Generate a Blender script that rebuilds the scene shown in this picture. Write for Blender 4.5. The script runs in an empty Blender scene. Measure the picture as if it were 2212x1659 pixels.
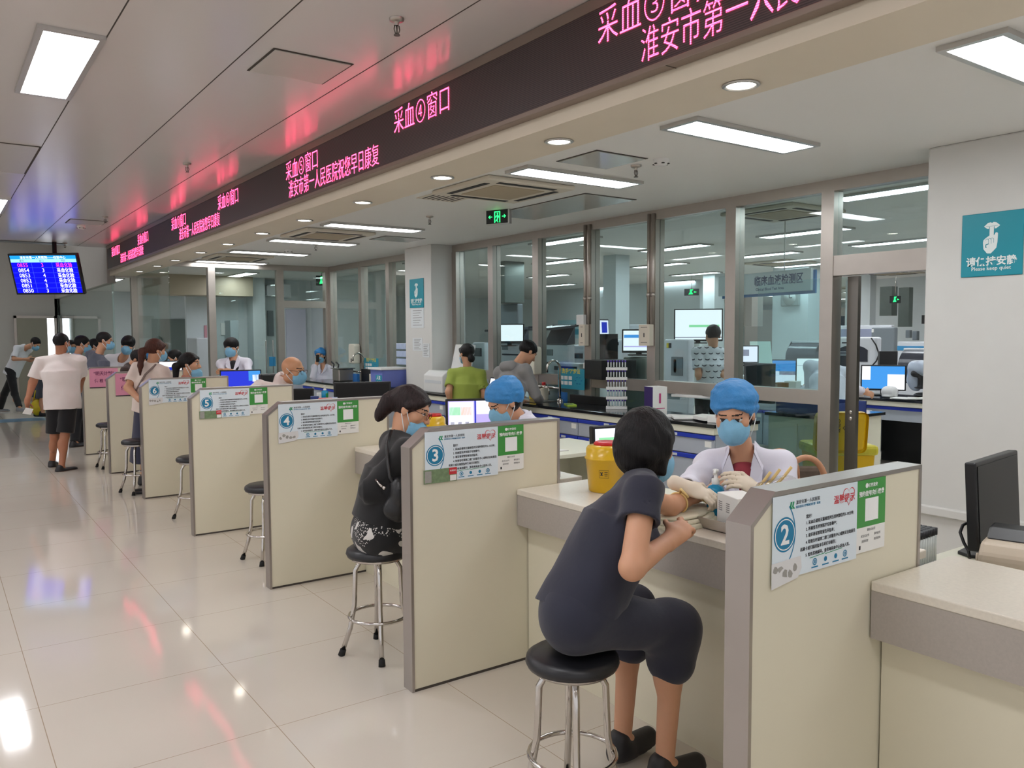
import bpy, bmesh, math, random
import numpy as np
from mathutils import Vector, Matrix
random.seed(7)
S = bpy.context.scene
COL = S.collection

# ------------------------------------------------------------------ camera
W_PX, H_PX, F_PX, CAM_H = 2212.0, 1659.0, 1760.0, 1.65
YAW, PITCH, ROLL = 0.6198, 0.0619, -0.00516
_F = Vector((math.sin(YAW)*math.cos(PITCH), math.cos(YAW)*math.cos(PITCH), -math.sin(PITCH)))
_R = Vector((math.cos(YAW), -math.sin(YAW), 0)); _U = _R.cross(_F)
R_ = math.cos(ROLL)*_R + math.sin(ROLL)*_U; U_ = -math.sin(ROLL)*_R + math.cos(ROLL)*_U
CAM0 = Vector((0, 0, CAM_H))
cd = bpy.data.cameras.new('camera'); cam = bpy.data.objects.new('camera', cd); COL.objects.link(cam)
cam.matrix_world = Matrix(((R_.x, U_.x, -_F.x, 0), (R_.y, U_.y, -_F.y, 0), (R_.z, U_.z, -_F.z, CAM_H), (0, 0, 0, 1)))
cd.sensor_fit = 'HORIZONTAL'; cd.sensor_width = 36.0; cd.lens = 36.0*F_PX/W_PX; cd.clip_start = 0.05; cd.clip_end = 200
S.camera = cam
# ------------------------------------------------------------------ world, exposure
S.view_settings.view_transform = 'Standard'; S.view_settings.look = 'None'
S.view_settings.exposure = 0.42; S.view_settings.gamma = 1.0; S.view_settings.use_curve_mapping = False
wd = bpy.data.worlds.new('hall_ambient'); S.world = wd; wd.use_nodes = True
wd.node_tree.nodes['Background'].inputs[0].default_value = (0.60, 0.60, 0.62, 1)
wd.node_tree.nodes['Background'].inputs[1].default_value = 1.0
PANEL_E, STRIP_E, DOWN_E, LAB_E = 16.0, 15.0, 16.0, 15.0     # radiance of the fixtures
c = S.cycles
c.max_bounces = 7; c.diffuse_bounces = 4; c.glossy_bounces = 4; c.transmission_bounces = 4; c.transparent_max_bounces = 16
c.sample_clamp_indirect = 4.0; c.caustics_reflective = False; c.caustics_refractive = False
c.use_denoising = True; c.use_adaptive_sampling = True; c.adaptive_threshold = 0.03

def ray(x, y):
    return R_*((x-W_PX/2)/F_PX) - U_*((y-H_PX/2)/F_PX) + _F
def onx(x, y, X): d = ray(x, y); return CAM0 + d*(X/d.x)
def ony(x, y, Y): d = ray(x, y); return CAM0 + d*(Y/d.y)
def onz(x, y, z): d = ray(x, y); return CAM0 + d*((z-CAM_H)/d.z)

# ------------------------------------------------------------------ materials
MATS = {}
def lin(v):
    v = v/255.0
    return v/12.92 if v <= 0.04045 else ((v+0.055)/1.055)**2.4
def col(c): return (lin(c[0]), lin(c[1]), lin(c[2]), 1.0)
def mat(name, c=(128,128,128), rough=0.5, metal=0.0, spec=0.5, emis=0.0, ecol=None, var=0.06, vscale=6.0, bump=0.0, bscale=40.0, coat=0.0, sheen=0.0, alpha=1.0, sss=0.0):
    if name in MATS: return MATS[name]
    m = bpy.data.materials.new(name); m.use_nodes = True; nt = m.node_tree; N = nt.nodes; L = nt.links
    p = N['Principled BSDF']
    p.inputs['Base Color'].default_value = col(c); p.inputs['Roughness'].default_value = rough
    p.inputs['Metallic'].default_value = metal; p.inputs['Specular IOR Level'].default_value = spec
    p.inputs['Coat Weight'].default_value = coat; p.inputs['Coat Roughness'].default_value = 0.08
    p.inputs['Sheen Weight'].default_value = sheen; p.inputs['Alpha'].default_value = alpha
    if sss: p.inputs['Subsurface Weight'].default_value = sss; p.inputs['Subsurface Radius'].default_value = (0.012, 0.004, 0.002)
    if emis:
        p.inputs['Emission Color'].default_value = col(ecol or c); p.inputs['Emission Strength'].default_value = emis
    if var or bump:
        tc = N.new('ShaderNodeTexCoord')
        if var:
            n = N.new('ShaderNodeTexNoise'); n.inputs['Scale'].default_value = vscale; n.inputs['Detail'].default_value = 3
            L.new(tc.outputs['Object'], n.inputs['Vector'])
            r = N.new('ShaderNodeMapRange'); r.inputs[3].default_value = 1-var; r.inputs[4].default_value = 1+var; L.new(n.outputs[0], r.inputs[0])
            mx = N.new('ShaderNodeMix'); mx.data_type = 'RGBA'; mx.blend_type = 'MULTIPLY'; mx.inputs[0].default_value = 1
            mx.inputs[6].default_value = col(c); L.new(r.outputs[0], mx.inputs[7]); L.new(mx.outputs[2], p.inputs['Base Color'])
        if bump:
            n = N.new('ShaderNodeTexNoise'); n.inputs['Scale'].default_value = bscale; n.inputs['Detail'].default_value = 4
            L.new(tc.outputs['Object'], n.inputs['Vector'])
            b = N.new('ShaderNodeBump'); b.inputs['Strength'].default_value = bump; b.inputs['Distance'].default_value = 0.01
            L.new(n.outputs[0], b.inputs['Height']); L.new(b.outputs[0], p.inputs['Normal'])
    MATS[name] = m; return m
def nodes(m): return m.node_tree.nodes, m.node_tree.links, m.node_tree.nodes['Principled BSDF']
def emit(name, c, strength):
    if name in MATS: return MATS[name]
    m = bpy.data.materials.new(name); m.use_nodes = True; N = m.node_tree.nodes; N.clear()
    e = N.new('ShaderNodeEmission'); o = N.new('ShaderNodeOutputMaterial'); e.inputs[0].default_value = col(c); e.inputs[1].default_value = strength
    m.node_tree.links.new(e.outputs[0], o.inputs[0]); MATS[name] = m; return m
def glass(name, tint, refl=1.0, rough=0.0):
    """thin pane: Fresnel mix of a tinted transparent and a glossy closure"""
    if name in MATS: return MATS[name]
    m = bpy.data.materials.new(name); m.use_nodes = True; N = m.node_tree.nodes; L = m.node_tree.links; N.clear()
    t = N.new('ShaderNodeBsdfTransparent'); g = N.new('ShaderNodeBsdfGlossy'); x = N.new('ShaderNodeMixShader'); o = N.new('ShaderNodeOutputMaterial')
    t.inputs[0].default_value = col(tint); g.inputs[0].default_value = (refl, refl, refl, 1); g.inputs[1].default_value = rough
    w = N.new('ShaderNodeLayerWeight'); w.inputs[0].default_value = 0.5          # Schlick curve on the facing angle
    q = N.new('ShaderNodeMath'); q.operation = 'POWER'; q.inputs[1].default_value = 5; L.new(w.outputs[1], q.inputs[0])
    f = N.new('ShaderNodeMath'); f.operation = 'MULTIPLY_ADD'; f.inputs[1].default_value = 0.9; f.inputs[2].default_value = 0.035; L.new(q.outputs[0], f.inputs[0])
    L.new(f.outputs[0], x.inputs[0]); L.new(t.outputs[0], x.inputs[1]); L.new(g.outputs[0], x.inputs[2]); L.new(x.outputs[0], o.inputs[0])
    MATS[name] = m; return m

# ------------------------------------------------------------------ mesh builder
class MB:
    def __init__(s): s.bm = bmesh.new(); s.mi = 0
    def _tag(s, geom):
        for f in geom:
            f.material_index = s.mi
    def poly(s, pts):
        vs = [s.bm.verts.new(p) for p in pts]; f = s.bm.faces.new(vs); f.material_index = s.mi; return s
    def box(s, x0, y0, z0, x1, y1, z1, bev=0.0, seg=2):
        b = bmesh.new(); bmesh.ops.create_cube(b, size=1)
        for v in b.verts: v.co = Vector(((x0+x1)/2+v.co.x*(x1-x0), (y0+y1)/2+v.co.y*(y1-y0), (z0+z1)/2+v.co.z*(z1-z0)))
        bmesh.ops.recalc_face_normals(b, faces=b.faces[:])
        if bev: bmesh.ops.bevel(b, geom=b.edges[:], offset=bev, segments=seg, profile=0.5, affect='EDGES')
        return s.add(b)
    def add(s, b, M=None, smooth=False):
        if M is not None: bmesh.ops.transform(b, matrix=M, verts=b.verts[:])
        vm = {v: s.bm.verts.new(v.co) for v in b.verts}
        for f in b.faces:
            try: g = s.bm.faces.new([vm[v] for v in f.verts])
            except ValueError: continue
            g.material_index = s.mi; g.smooth = f.smooth or smooth
        b.free(); return s
    def prism(s, pts, axis, a0, a1, bev=0.0):
        """extrude a 2-D outline along axis 'x','y' or 'z' from a0 to a1"""
        def P(u, v, a): return {'x': (a, u, v), 'y': (u, a, v), 'z': (u, v, a)}[axis]
        b = bmesh.new(); lo = [b.verts.new(P(u, v, a0)) for u, v in pts]; hi = [b.verts.new(P(u, v, a1)) for u, v in pts]
        n = len(pts); b.faces.new(lo); b.faces.new(hi[::-1])
        for i in range(n): b.faces.new((lo[i], hi[i], hi[(i+1) % n], lo[(i+1) % n]))
        bmesh.ops.recalc_face_normals(b, faces=b.faces[:])
        if bev: bmesh.ops.bevel(b, geom=b.edges[:], offset=bev, segments=2, profile=0.5, affect='EDGES')
        return s.add(b)
    def cyl(s, p0, p1, r0, r1=None, n=16, cap=True):
        return s.tube([p0, p1], [r0, r0 if r1 is None else r1], n, cap)
    def tube(s, pts, r, n=10, cap=True, closed=False):
        pts = [Vector(p) for p in pts]; k = len(pts); rs = r if isinstance(r, (list, tuple)) else [r]*k
        rings = []; up = None
        for i, p in enumerate(pts):
            d = (pts[(i+1) % k]-pts[i-1]) if closed else (pts[min(i+1, k-1)]-pts[max(i-1, 0)])
            d.normalize()
            if up is None: up = Vector((0, 0, 1)) if abs(d.z) < 0.9 else Vector((1, 0, 0))
            a = d.cross(up); a.normalize(); bb = a.cross(d); up = bb.copy()
            rings.append([s.bm.verts.new(p + (a*math.cos(2*math.pi*j/n)+bb*math.sin(2*math.pi*j/n))*rs[i]) for j in range(n)])
        for i in range(k if closed else k-1):
            A, B = rings[i], rings[(i+1) % k]
            for j in range(n):
                f = s.bm.faces.new((A[j], B[j], B[(j+1) % n], A[(j+1) % n])); f.smooth = True; f.material_index = s.mi
        if cap and not closed:
            for R0, rev in ((rings[0], False), (rings[-1], True)):
                f = s.bm.faces.new(R0 if not rev else R0[::-1]); f.material_index = s.mi
        return s
    def lathe(s, prof, c=(0, 0, 0), n=24, axis='z', smooth=True):
        c = Vector(c); rings = []
        def P(r, h, t):
            if axis == 'z': return c+Vector((r*math.cos(t), r*math.sin(t), h))
            if axis == 'y': return c+Vector((r*math.cos(t), h, r*math.sin(t)))
            return c+Vector((h, r*math.cos(t), r*math.sin(t)))
        for r, h in prof:
            rings.append([s.bm.verts.new(P(r, h, 2*math.pi*j/n)) for j in range(n)] if r > 1e-6 else [s.bm.verts.new(P(0, h, 0))])
        for A, B in zip(rings, rings[1:]):
            for j in range(n):
                a0, a1, b0, b1 = A[j % len(A)], A[(j+1) % len(A)], B[j % len(B)], B[(j+1) % len(B)]
                vs = [a0, a1, b1, b0]; u = []
                for v in vs:
                    if v not in u: u.append(v)
                if len(u) > 2:
                    f = s.bm.faces.new(u); f.smooth = smooth; f.material_index = s.mi
        return s
    def ball(s, c, r, n=12):
        b = bmesh.new(); bmesh.ops.create_uvsphere(b, u_segments=n*2, v_segments=n, radius=1)
        r = (r, r, r) if isinstance(r, (int, float)) else r
        return s.add(b, Matrix.Translation(c) @ Matrix.Diagonal((*r, 1)), True)
    def disc(s, c, r, axis='z', n=32, ry=None):
        ry = ry or r; c = Vector(c); vs = []
        for j in range(n):
            t = 2*math.pi*j/n; a, b_ = r*math.cos(t), ry*math.sin(t)
            vs.append(s.bm.verts.new(c+Vector({'z': (a, b_, 0), 'y': (a, 0, b_), 'x': (0, a, b_)}[axis])))
        f = s.bm.faces.new(vs); f.material_index = s.mi; return s
    def build(s, name, m, parent=None, label=None, world=True, recalc=True, kind=None):
        if recalc: bmesh.ops.recalc_face_normals(s.bm, faces=s.bm.faces[:])
        me = bpy.data.meshes.new(name); s.bm.to_mesh(me); s.bm.free()
        for x in (m if isinstance(m, (list, tuple)) else [m]): me.materials.append(x)
        return link(name, me, parent, label, world, kind)

def link(name, me, parent=None, label=None, world=True, kind=None):
    o = bpy.data.objects.new(name, me); COL.objects.link(o)
    if parent is not None:
        o.parent = parent
        if world: me.transform(wmat(parent).inverted())
    if label: o['label'] = label
    if kind: o['kind'] = kind
    return o
def wmat(o):
    M = Matrix.LocRotScale(o.location, o.rotation_euler, o.scale)
    return M if o.parent is None else wmat(o.parent) @ M
def tag(o, label=None, cat=None, group=None, kind=None):
    if label: o['label'] = label
    if cat: o['category'] = cat
    if group: o['group'] = group
    if kind: o['kind'] = kind
    return o
def thing(name, label, cat, loc=(0, 0, 0), rz=0.0, group=None):
    o = bpy.data.objects.new(name, None); COL.objects.link(o); o.location = loc; o.rotation_euler = (0, 0, rz); o.empty_display_size = 0.1
    return tag(o, label, cat, group)
def struct(name, mb, m): return tag(mb.build(name, m), kind='structure')
def dup(o, loc=None, rz=None, label=None, group=None, parent=None):
    r = o.copy(); COL.objects.link(r)
    if parent is not None: r.parent = parent
    for ch in list(o.children): dup(ch, parent=r)
    if loc is not None: r.location = loc
    if rz is not None: r.rotation_euler = (0, 0, rz)
    if label: r['label'] = label
    if group: r['group'] = group
    return r

def text(body, size, M, m, parent=None, name='lettering', bold=0.0, align='CENTER', extrude=0.0004, sx=1.0, world=True, space=1.0):
    """writing as a thin mesh; M places the text plane (x right, y up)"""
    cu = bpy.data.curves.new(name, 'FONT'); cu.body = body; cu.size = size; cu.align_x = align; cu.align_y = 'CENTER'
    cu.extrude = extrude; cu.offset = bold; cu.resolution_u = 2; cu.space_character = space; cu.space_line = 1.25
    o = bpy.data.objects.new('tmp_text', cu); COL.objects.link(o)
    bpy.context.view_layer.update()
    me = bpy.data.meshes.new_from_object(o.evaluated_get(bpy.context.evaluated_depsgraph_get()))
    bpy.data.objects.remove(o); bpy.data.curves.remove(cu)
    ys_ = [v.co.y for v in me.vertices]; dy_ = -(min(ys_)+max(ys_))/2 if ys_ else 0.0
    me.transform(M @ Matrix.Diagonal((sx, 1, 1, 1)) @ Matrix.Translation((0, dy_, 0))); me.materials.clear(); me.materials.append(m)
    return link(name, me, parent, world=world)
def plane_at(o, xdir, ydir, off=0.0):
    x = Vector(xdir).normalized(); y = Vector(ydir).normalized(); z = x.cross(y); o = Vector(o)+z*off
    return Matrix(((x.x, y.x, z.x, o.x), (x.y, y.y, z.y, o.y), (x.z, y.z, z.z, o.z), (0, 0, 0, 1)))
def onplane(M, pts2, dz=0.0): return [M @ Vector((u, v, dz)) for u, v in pts2]
def arc(cx, cy, r, a0, a1, n=16, ry=None):
    ry = ry or r
    return [(cx+r*math.cos(math.radians(a0+(a1-a0)*i/n)), cy+ry*math.sin(math.radians(a0+(a1-a0)*i/n))) for i in range(n+1)]
# ------------------------------------------------------------------ the setting
white_wall = mat('white_wall_paint', (208,207,203), 0.6, var=0.03)
grey_wall = mat('grey_wall_paint', (190,186,180), 0.65, var=0.03)
lab_wall_m = mat('lab_wall_paint', (214,222,224), 0.6, var=0.03)
hall_ceil_m = mat('hall_ceiling_panel', (214,208,206), 0.22, spec=0.55, var=0.02, vscale=1.5)
lab_ceil_m = mat('lab_ceiling_paint', (236,235,232), 0.55, var=0.02, vscale=1.5)
soffit_m = mat('soffit_board', (224,212,192), 0.5, var=0.04, vscale=3)
steel = mat('brushed_steel', (186,178,170), 0.34, metal=0.85, var=0.06, vscale=9)
steel_dark = mat('dark_steel', (120,116,110), 0.33, metal=1.0, var=0.05)
chrome = mat('polished_chrome', (205,200,195), 0.12, metal=1.0, var=0)
joint_m = mat('dark_joint', (70,64,58), 0.8, var=0)
black_m = mat('black_plastic', (22,22,24), 0.4, var=0.03)
dkgrey_m = mat('dark_grey_plastic', (48,48,52), 0.45, var=0.03)
white_pl = mat('white_plastic', (226,226,224), 0.4, var=0.02)
paper_m = mat('white_paper', (236,236,232), 0.8, var=0.02)
glass_m = glass('clear_glass', (240,247,245))
glass_lab = glass('tinted_glass', (234,244,244))

def floor_material():
    m = mat('polished_floor_tile', (212,204,192), 0.07, spec=0.55, var=0.05, vscale=1.2)
    N, L, p = nodes(m)
    tc = N.new('ShaderNodeTexCoord'); sp = N.new('ShaderNodeSeparateXYZ'); L.new(tc.outputs['Object'], sp.inputs[0])
    ms = []
    for k, off in (('X', 0.33), ('Y', 0.1)):
        a = N.new('ShaderNodeMath'); a.operation = 'SUBTRACT'; a.inputs[1].default_value = off; L.new(sp.outputs[k], a.inputs[0])
        b = N.new('ShaderNodeMath'); b.operation = 'PINGPONG'; b.inputs[1].default_value = 0.4; L.new(a.outputs[0], b.inputs[0])
        c_ = N.new('ShaderNodeMath'); c_.operation = 'LESS_THAN'; c_.inputs[1].default_value = 0.0017; L.new(b.outputs[0], c_.inputs[0]); ms.append(c_)
    o = N.new('ShaderNodeMath'); o.operation = 'MAXIMUM'; L.new(ms[0].outputs[0], o.inputs[0]); L.new(ms[1].outputs[0], o.inputs[1])
    src = p.inputs['Base Color'].links[0].from_socket
    x = N.new('ShaderNodeMix'); x.data_type = 'RGBA'; L.new(o.outputs[0], x.inputs[0]); L.new(src, x.inputs[6]); x.inputs[7].default_value = col((168,150,128))
    L.new(x.outputs[2], p.inputs['Base Color']); return m
HC, LC, SZ = 3.24, 2.83, 2.73          # hall ceiling, lab ceiling, soffit underside
b = MB(); b.poly([(-9,-5,0),(30,-5,0),(30,30,0),(-9,30,0)]); struct('floor', b, floor_material())
b = MB(); b.box(-7,-4,HC,2.72,16.4,HC+0.12); o = struct('ceiling_hall', b, hall_ceil_m)
b = MB()
for x in (0.835, 1.51, 2.205, 0.16, -0.52, -1.2):
    b.box(x-0.0035,-4,HC-0.0012,x+0.0035,16.4,HC+0.001)
struct('trim_1', b, joint_m)
b = MB(); b.box(2.72,-4,LC,30,26,LC+0.12); struct('ceiling_lab', b, lab_ceil_m)
b = MB(); b.box(-7,16.4,4.6,2.72,26,4.7); struct('ceiling_lobby', b, lab_ceil_m)
b = MB(); b.box(2.70,-4,SZ,3.10,16.3,HC+0.1); o = struct('beam_soffit', b, soffit_m)
b = MB(); b.box(2.66,16.3,2.60,2.80,24,4.6); struct('wall_header', b, grey_wall)
b = MB(); b.box(-9,24.0,0,2.8,24.2,4.7)
struct('wall_far', b, grey_wall)
b = MB(); b.box(-9,16.4,0,-0.9,24,4.6); struct('wall_left', b, grey_wall)
b = MB(); b.box(2.66,24.0,0,12,24.2,3.0); b.box(6.9,13.7,0,7.0,24,2.83); struct('wall_back', b, lab_wall_m)
b = MB(); b.box(4.25,17.3,0,6.9,17.4,2.83); struct('wall_inner', b, lab_wall_m)
b = MB(); b.box(29.6,-4,0,29.8,26,2.9); b.box(7,22.8,0,30,23,2.9); b.box(5.9,-4.2,0,30,-4,2.9); struct('wall_lab', b, lab_wall_m)
# column by the near counter: plastered, low plinth
b = MB(); b.box(5.30,0.4,0,6.35,2.785,LC,0.012); struct('column_near', b, white_wall)
b = MB(); b.box(5.262,0.38,0.455,5.32,2.83,0.51,0.006); struct('trim_2', b, white_wall)
b = MB(); b.box(5.42,9.42,0,5.95,10.15,LC,0.008); struct('column_middle', b, white_wall)
b = MB(); b.poly([(-2,18.25,0.002),(1.83,18.25,0.002),(1.83,18.95,0.002),(-2,18.95,0.002)]); o = struct('floor_stripe', b, mat('blue_floor_stripe', (98,140,170), 0.3))
# ---------------------------------------------------------------- glazed screens
def screen(name, p0, p1, posts, z0=0.0, z1=LC, hbar=0.09, depth=0.11, rails=(), gm=glass_m, sills=True, w=0.055, skip=()):
    """stainless framed glazing from p0 to p1 in plan; posts: distances along; rails: (from, to, zlo, zhi)"""
    p0 = Vector((*p0, 0)); p1 = Vector((*p1, 0)); d = (p1-p0); Ln = d.length; d.normalize()
    M = Matrix(((d.x, -d.y, 0, p0.x), (d.y, d.x, 0, p0.y), (0, 0, 1, 0), (0, 0, 0, 1)))
    f = MB()
    f.box(0,-depth/2,z1-hbar,Ln,depth/2,z1)
    for s0 in posts:
        f.box(s0-w,-depth/2-0.006,z0,s0+w,depth/2+0.006,z1-hbar)
    for a, b_, zl, zh in rails: f.box(a,-depth/2,zl,b_,depth/2,zh)
    f.bm.transform(M); fr = struct(name, f, steel)
    g = MB(); 
    ps = sorted(posts)
    for k, (a, b_) in enumerate(zip(ps, ps[1:])):
        if k in skip: continue
        zs = [z0]+[r for rr in rails if rr[0] <= a+0.1 and rr[1] >= b_-0.1 for r in (rr[2], rr[3])]+[z1-hbar]
        for zl, zh in zip(zs[::2], zs[1::2]):
            if zh-zl > 0.05: g.box(a+w,-0.005,zl,b_-w,0.005,zh)
    g.bm.transform(M); go = g.build('glass', gm, None); go.parent = fr
    return fr
my = [3.795, 4.74, 5.70, 6.64, 7.57, 8.50, 9.37]
S1 = screen('window_1', (5.80,2.785), (5.80,9.42), [y-2.785 for y in my], rails=((1.01,6.6,1.07,1.185),), gm=glass_lab)
# near bay: transom over an open doorway
b = MB(); b.box(5.745,2.79,2.10,5.855,3.74,2.24); b.box(5.745,2.79,2.085,5.855,3.74,2.10); struct('trim_3', b, steel)
b = MB(); b.box(5.795,2.79,2.24,5.805,3.74,2.745); struct('window_2', b, glass_lab)
S2 = screen('window_3', (5.80,10.15), (5.80,13.65), [0.0, 1.17, 2.15, 3.40], gm=glass_m)
S3 = screen('window_4', (3.12,13.65), (5.80,13.65), [0.63, 1.765, 2.62], rails=((1.8,2.6,2.11,2.23),), gm=glass_m, skip=(1,))
b = MB(); b.box(4.94,13.645,2.23,5.73,13.655,2.74); struct('window_5', b, glass_m)
S4 = screen('window_6', (2.76,16.2), (3.16,16.2), [0.32], z1=SZ, hbar=0.03, gm=glass_m)
b = MB(); b.box(3.112,13.7,0,3.128,16.2,SZ); struct('window_7', b, glass_m)
b = MB(); b.box(2.72,16.28,0,2.735,24,2.60); b.box(2.715,16.2,0,2.745,16.26,2.6); struct('window_8', b, glass_m)
# sliding door stile of the near doorway with its lock
# ------------------------------------------------------------------ ceiling fixtures
panel_e = emit('lamp_diffuser', (250,251,255), PANEL_E); strip_e = emit('strip_diffuser', (250,252,255), STRIP_E); lab_e = emit('lab_diffuser', (244,250,255), LAB_E)
down_e = emit('downlight_lens', (255,246,230), DOWN_E)
alu = mat('aluminium_frame', (200,198,195), 0.35, metal=0.8, var=0.02)
def panel_light(name, w, l, e, label, group=None, loc=(0,0,0)):
    t = thing(name, label, 'ceiling light', loc, 0, group)
    f = MB(); r = 0.03; h = 0.022
    for a in ((-w/2,-l/2,w/2,-l/2+r),(-w/2,l/2-r,w/2,l/2),(-w/2,-l/2+r,-w/2+r,l/2-r),(w/2-r,-l/2+r,w/2,l/2-r)): f.box(a[0],a[1],-h,a[2],a[3],0)
    f.build('frame', alu, t, world=False)
    d = MB(); d.box(-w/2+r,-l/2+r,-h+0.006,w/2-r,l/2-r,-0.004); d.build('diffuser', e, t, world=False)
    return t
H0 = panel_light('ceiling_light', 0.32, 1.37, panel_e, 'bright white rectangular panel light in the hall ceiling, near the square hatch', None, (0.672,5.55,HC))
for y, lab in ((11.8, 'white panel light in the hall ceiling cut by the picture edge, above the screen'),):
    dup(H0, (0.672,y,HC), 0, lab)
for i, (x, y) in enumerate(((-1.6,2.5),(-1.6,5.55),(-1.6,8.7),(-1.6,11.8),(0.672,-0.4),(0.672,2.4),(-4,2),(-4,6),(-4,11))):
    dup(H0, (x,y,HC), 0, 'white panel light of the hall ceiling outside the view', 'panel lights of the hall out of view')
ys = [1.655, 3.23, 4.78, 8.23, 9.95, 11.60, 13.40]
lb = ['cut by the picture edge', 'second from the white column', 'beside the first square air conditioner', 'fourth from the white column', 'fifth from the white column', 'last but one before the far glass', 'nearest the far glass']
L0 = None
for y, s_ in zip(ys, lb):
    if L0 is None: L0 = panel_light('strip_light', 0.28, 1.13, strip_e, 'white strip light in the staff ceiling '+s_, 'strip lights over the staff area', (4.02,y,LC)); L0.rotation_euler = (0,0,math.pi/2)
    else: dup(L0, (4.02,y,LC), math.pi/2, 'white strip light in the staff ceiling '+s_)
dup(L0, (4.02,0.0,LC), math.pi/2, 'white strip light in the staff ceiling outside the view')
D0 = thing('downlight', 'round recessed downlight in the beige soffit', 'downlight', (0,0,0), 0, 'round downlights along the soffit')
b = MB(); b.lathe([(0.078,-0.001),(0.082,-0.006),(0.066,-0.010),(0.062,0.0)], n=32); b.build('trim_ring', alu, D0, world=False)
b = MB(); b.lathe([(0,-0.004),(0.062,-0.004)], n=32); b.build('lens', down_e, D0, world=False)
names = ['nearest the ceiling-high column end','second','third','fourth','fifth','sixth','seventh','eighth','ninth','tenth','farthest']
dy = [2.372,3.638,4.92,6.196,7.465,8.67,9.899,11.093,12.438,13.584,14.901]
for k, y in enumerate(dy):
    s_ = ['largest in view, above the desk numbered 2', 'second along from the largest', 'third along from the largest', 'fourth along from the largest', 'fifth along from the largest', 'sixth along from the largest', 'seventh along from the largest', 'fifth from the far end', 'third from the far end', 'last but one at the far end', 'smallest, at the far end'][k]
    if k == 0: D0.location = (2.93,y,SZ); D0['label'] = 'round recessed downlight in the beige soffit, '+s_
    else: dup(D0, (2.93,y,SZ), 0, 'round recessed downlight in the beige soffit, '+s_)
for y in (1.1,-0.15,-1.4): dup(D0, (2.93,y,SZ), 0, 'round recessed downlight in the beige soffit outside the view', 'downlights out of view')
# lab strips, lengthwise
lab_rows = {6.6:(3.7,8.1,-0.2,11.6), 8.45:(5.9,7.95,10.5,3.6,1.4,-0.8), 10.35:(5.85,7.9,10.1,13.2,3.7,1.4), 12.5:(6.9,8.7,11.2,15.6,4.5), 14.05:(13.1,15.7,10.9,8.6,6.2), 15.4:(13.4,15.9,11.0,8.7), 18.9:(11.1,13.4,16.0,8.8), 20.6:(11.2,13.8,16.6), 22.2:(13.5,16.2,11.0), 24.0:(13.6,16.4,11.4), 26.5:(16.4,13.9,19)}
LL = None; k = 0
for X, yy in lab_rows.items():
    for Y in yy:
        lab_ = 'long white strip light in the ceiling of the laboratory behind the glass'
        if LL is None: LL = panel_light('lab_strip_light', 0.28, 1.16, lab_e, lab_, 'strip lights of the laboratory', (X,Y,LC))
        else: dup(LL, (X,Y,LC), 0)
for x, y in ((3.2,19),(5.0,16),(6.2,20),(4.4,21.5)): dup(LL, (x,y,LC), 0, 'strip light of the room behind the far glass screen', 'strip lights of the room behind the far glass')
for x, y in ((0.6,19.5),(-0.5,22)): dup(H0, (x,y,4.6), 0, 'unseen panel light added to brighten the high lobby', 'added lobby panel lights')  # unseen fixtures, added because the high lobby needs light
# ------------------------------------------------------------------ LED board
led_off = mat('led_board_dark', (58,46,48), 0.5, var=0.03)
N, L, p = nodes(led_off)      # fine horizontal rows of diodes
tc = N.new('ShaderNodeTexCoord'); wv = N.new('ShaderNodeTexWave'); wv.bands_direction = 'Z'; wv.inputs['Scale'].default_value = 33; L.new(tc.outputs['Object'], wv.inputs[0])
mr = N.new('ShaderNodeMix'); mr.data_type = 'RGBA'; mr.inputs[6].default_value = col((44,34,36)); mr.inputs[7].default_value = col((84,68,68)); L.new(wv.outputs[1], mr.inputs[0]); L.new(mr.outputs[2], p.inputs['Base Color'])
def led_emission(name, strength):
    m = bpy.data.materials.new(name); m.use_nodes = True; N = m.node_tree.nodes; L = m.node_tree.links; N.clear()
    e = N.new('ShaderNodeEmission'); o = N.new('ShaderNodeOutputMaterial'); e.inputs[0].default_value = (1.0, 0.05, 0.15, 1)
    tc = N.new('ShaderNodeTexCoord'); w = N.new('ShaderNodeTexWave'); w.bands_direction = 'Z'; w.inputs['Scale'].default_value = 33; L.new(tc.outputs['Object'], w.inputs[0])
    k = N.new('ShaderNodeMath'); k.operation = 'MULTIPLY_ADD'; k.inputs[1].default_value = strength; k.inputs[2].default_value = strength*0.45; L.new(w.outputs[1], k.inputs[0])
    L.new(k.outputs[0], e.inputs[1]); L.new(e.outputs[0], o.inputs[0]); return m
led_red = led_emission('led_red', 7.0)
bez = mat('led_bezel', (140,124,114), 0.4, metal=0.5, var=0.03)
LX = 2.63
t = thing('display_board', 'long black LED board with red Chinese writing along the beige soffit', 'LED display', (LX,6.2,2.80))
b = MB(); b.box(LX,-4,3.18,2.694,16.1,3.235); b.box(LX,-4,2.80,2.694,16.1,2.828,0.004); b.box(LX+0.002,16.06,2.80,2.694,16.1,3.235); b.build('bezel', bez, t)
b = MB(); b.box(LX+0.006,-4,2.828,2.694,16.06,3.18); b.build('screen', led_off, t)
b = MB(); b.box(LX+0.001,2.53,2.7985,2.694,2.535,2.80); b.build('seam', joint_m, t)
def led_text(s, px, py, h, sx, name='led_lettering', bold=0.0):
    P = onx(px, py, LX+0.004); P.z = 3.09 if h > 0.17 else 2.925                 # left end, middle height
    return text(s, h, plane_at(P, (0,-1,0), (0,0,1)), led_red, t, name, bold, 'LEFT', 0.0003, sx)
LW = []
for s, px, py in (('采血③窗口',1290,55),('采血④窗口',850,252),('采血⑤窗口',617,370),('采血⑥窗口',470,441),('采血⑦窗口',370,484),('采血⑧窗口',297,518),('采血⑨窗口',241,545)):
    LW.append(led_text(s, px, py, 0.18, 0.83, bold=-0.0015))
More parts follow.
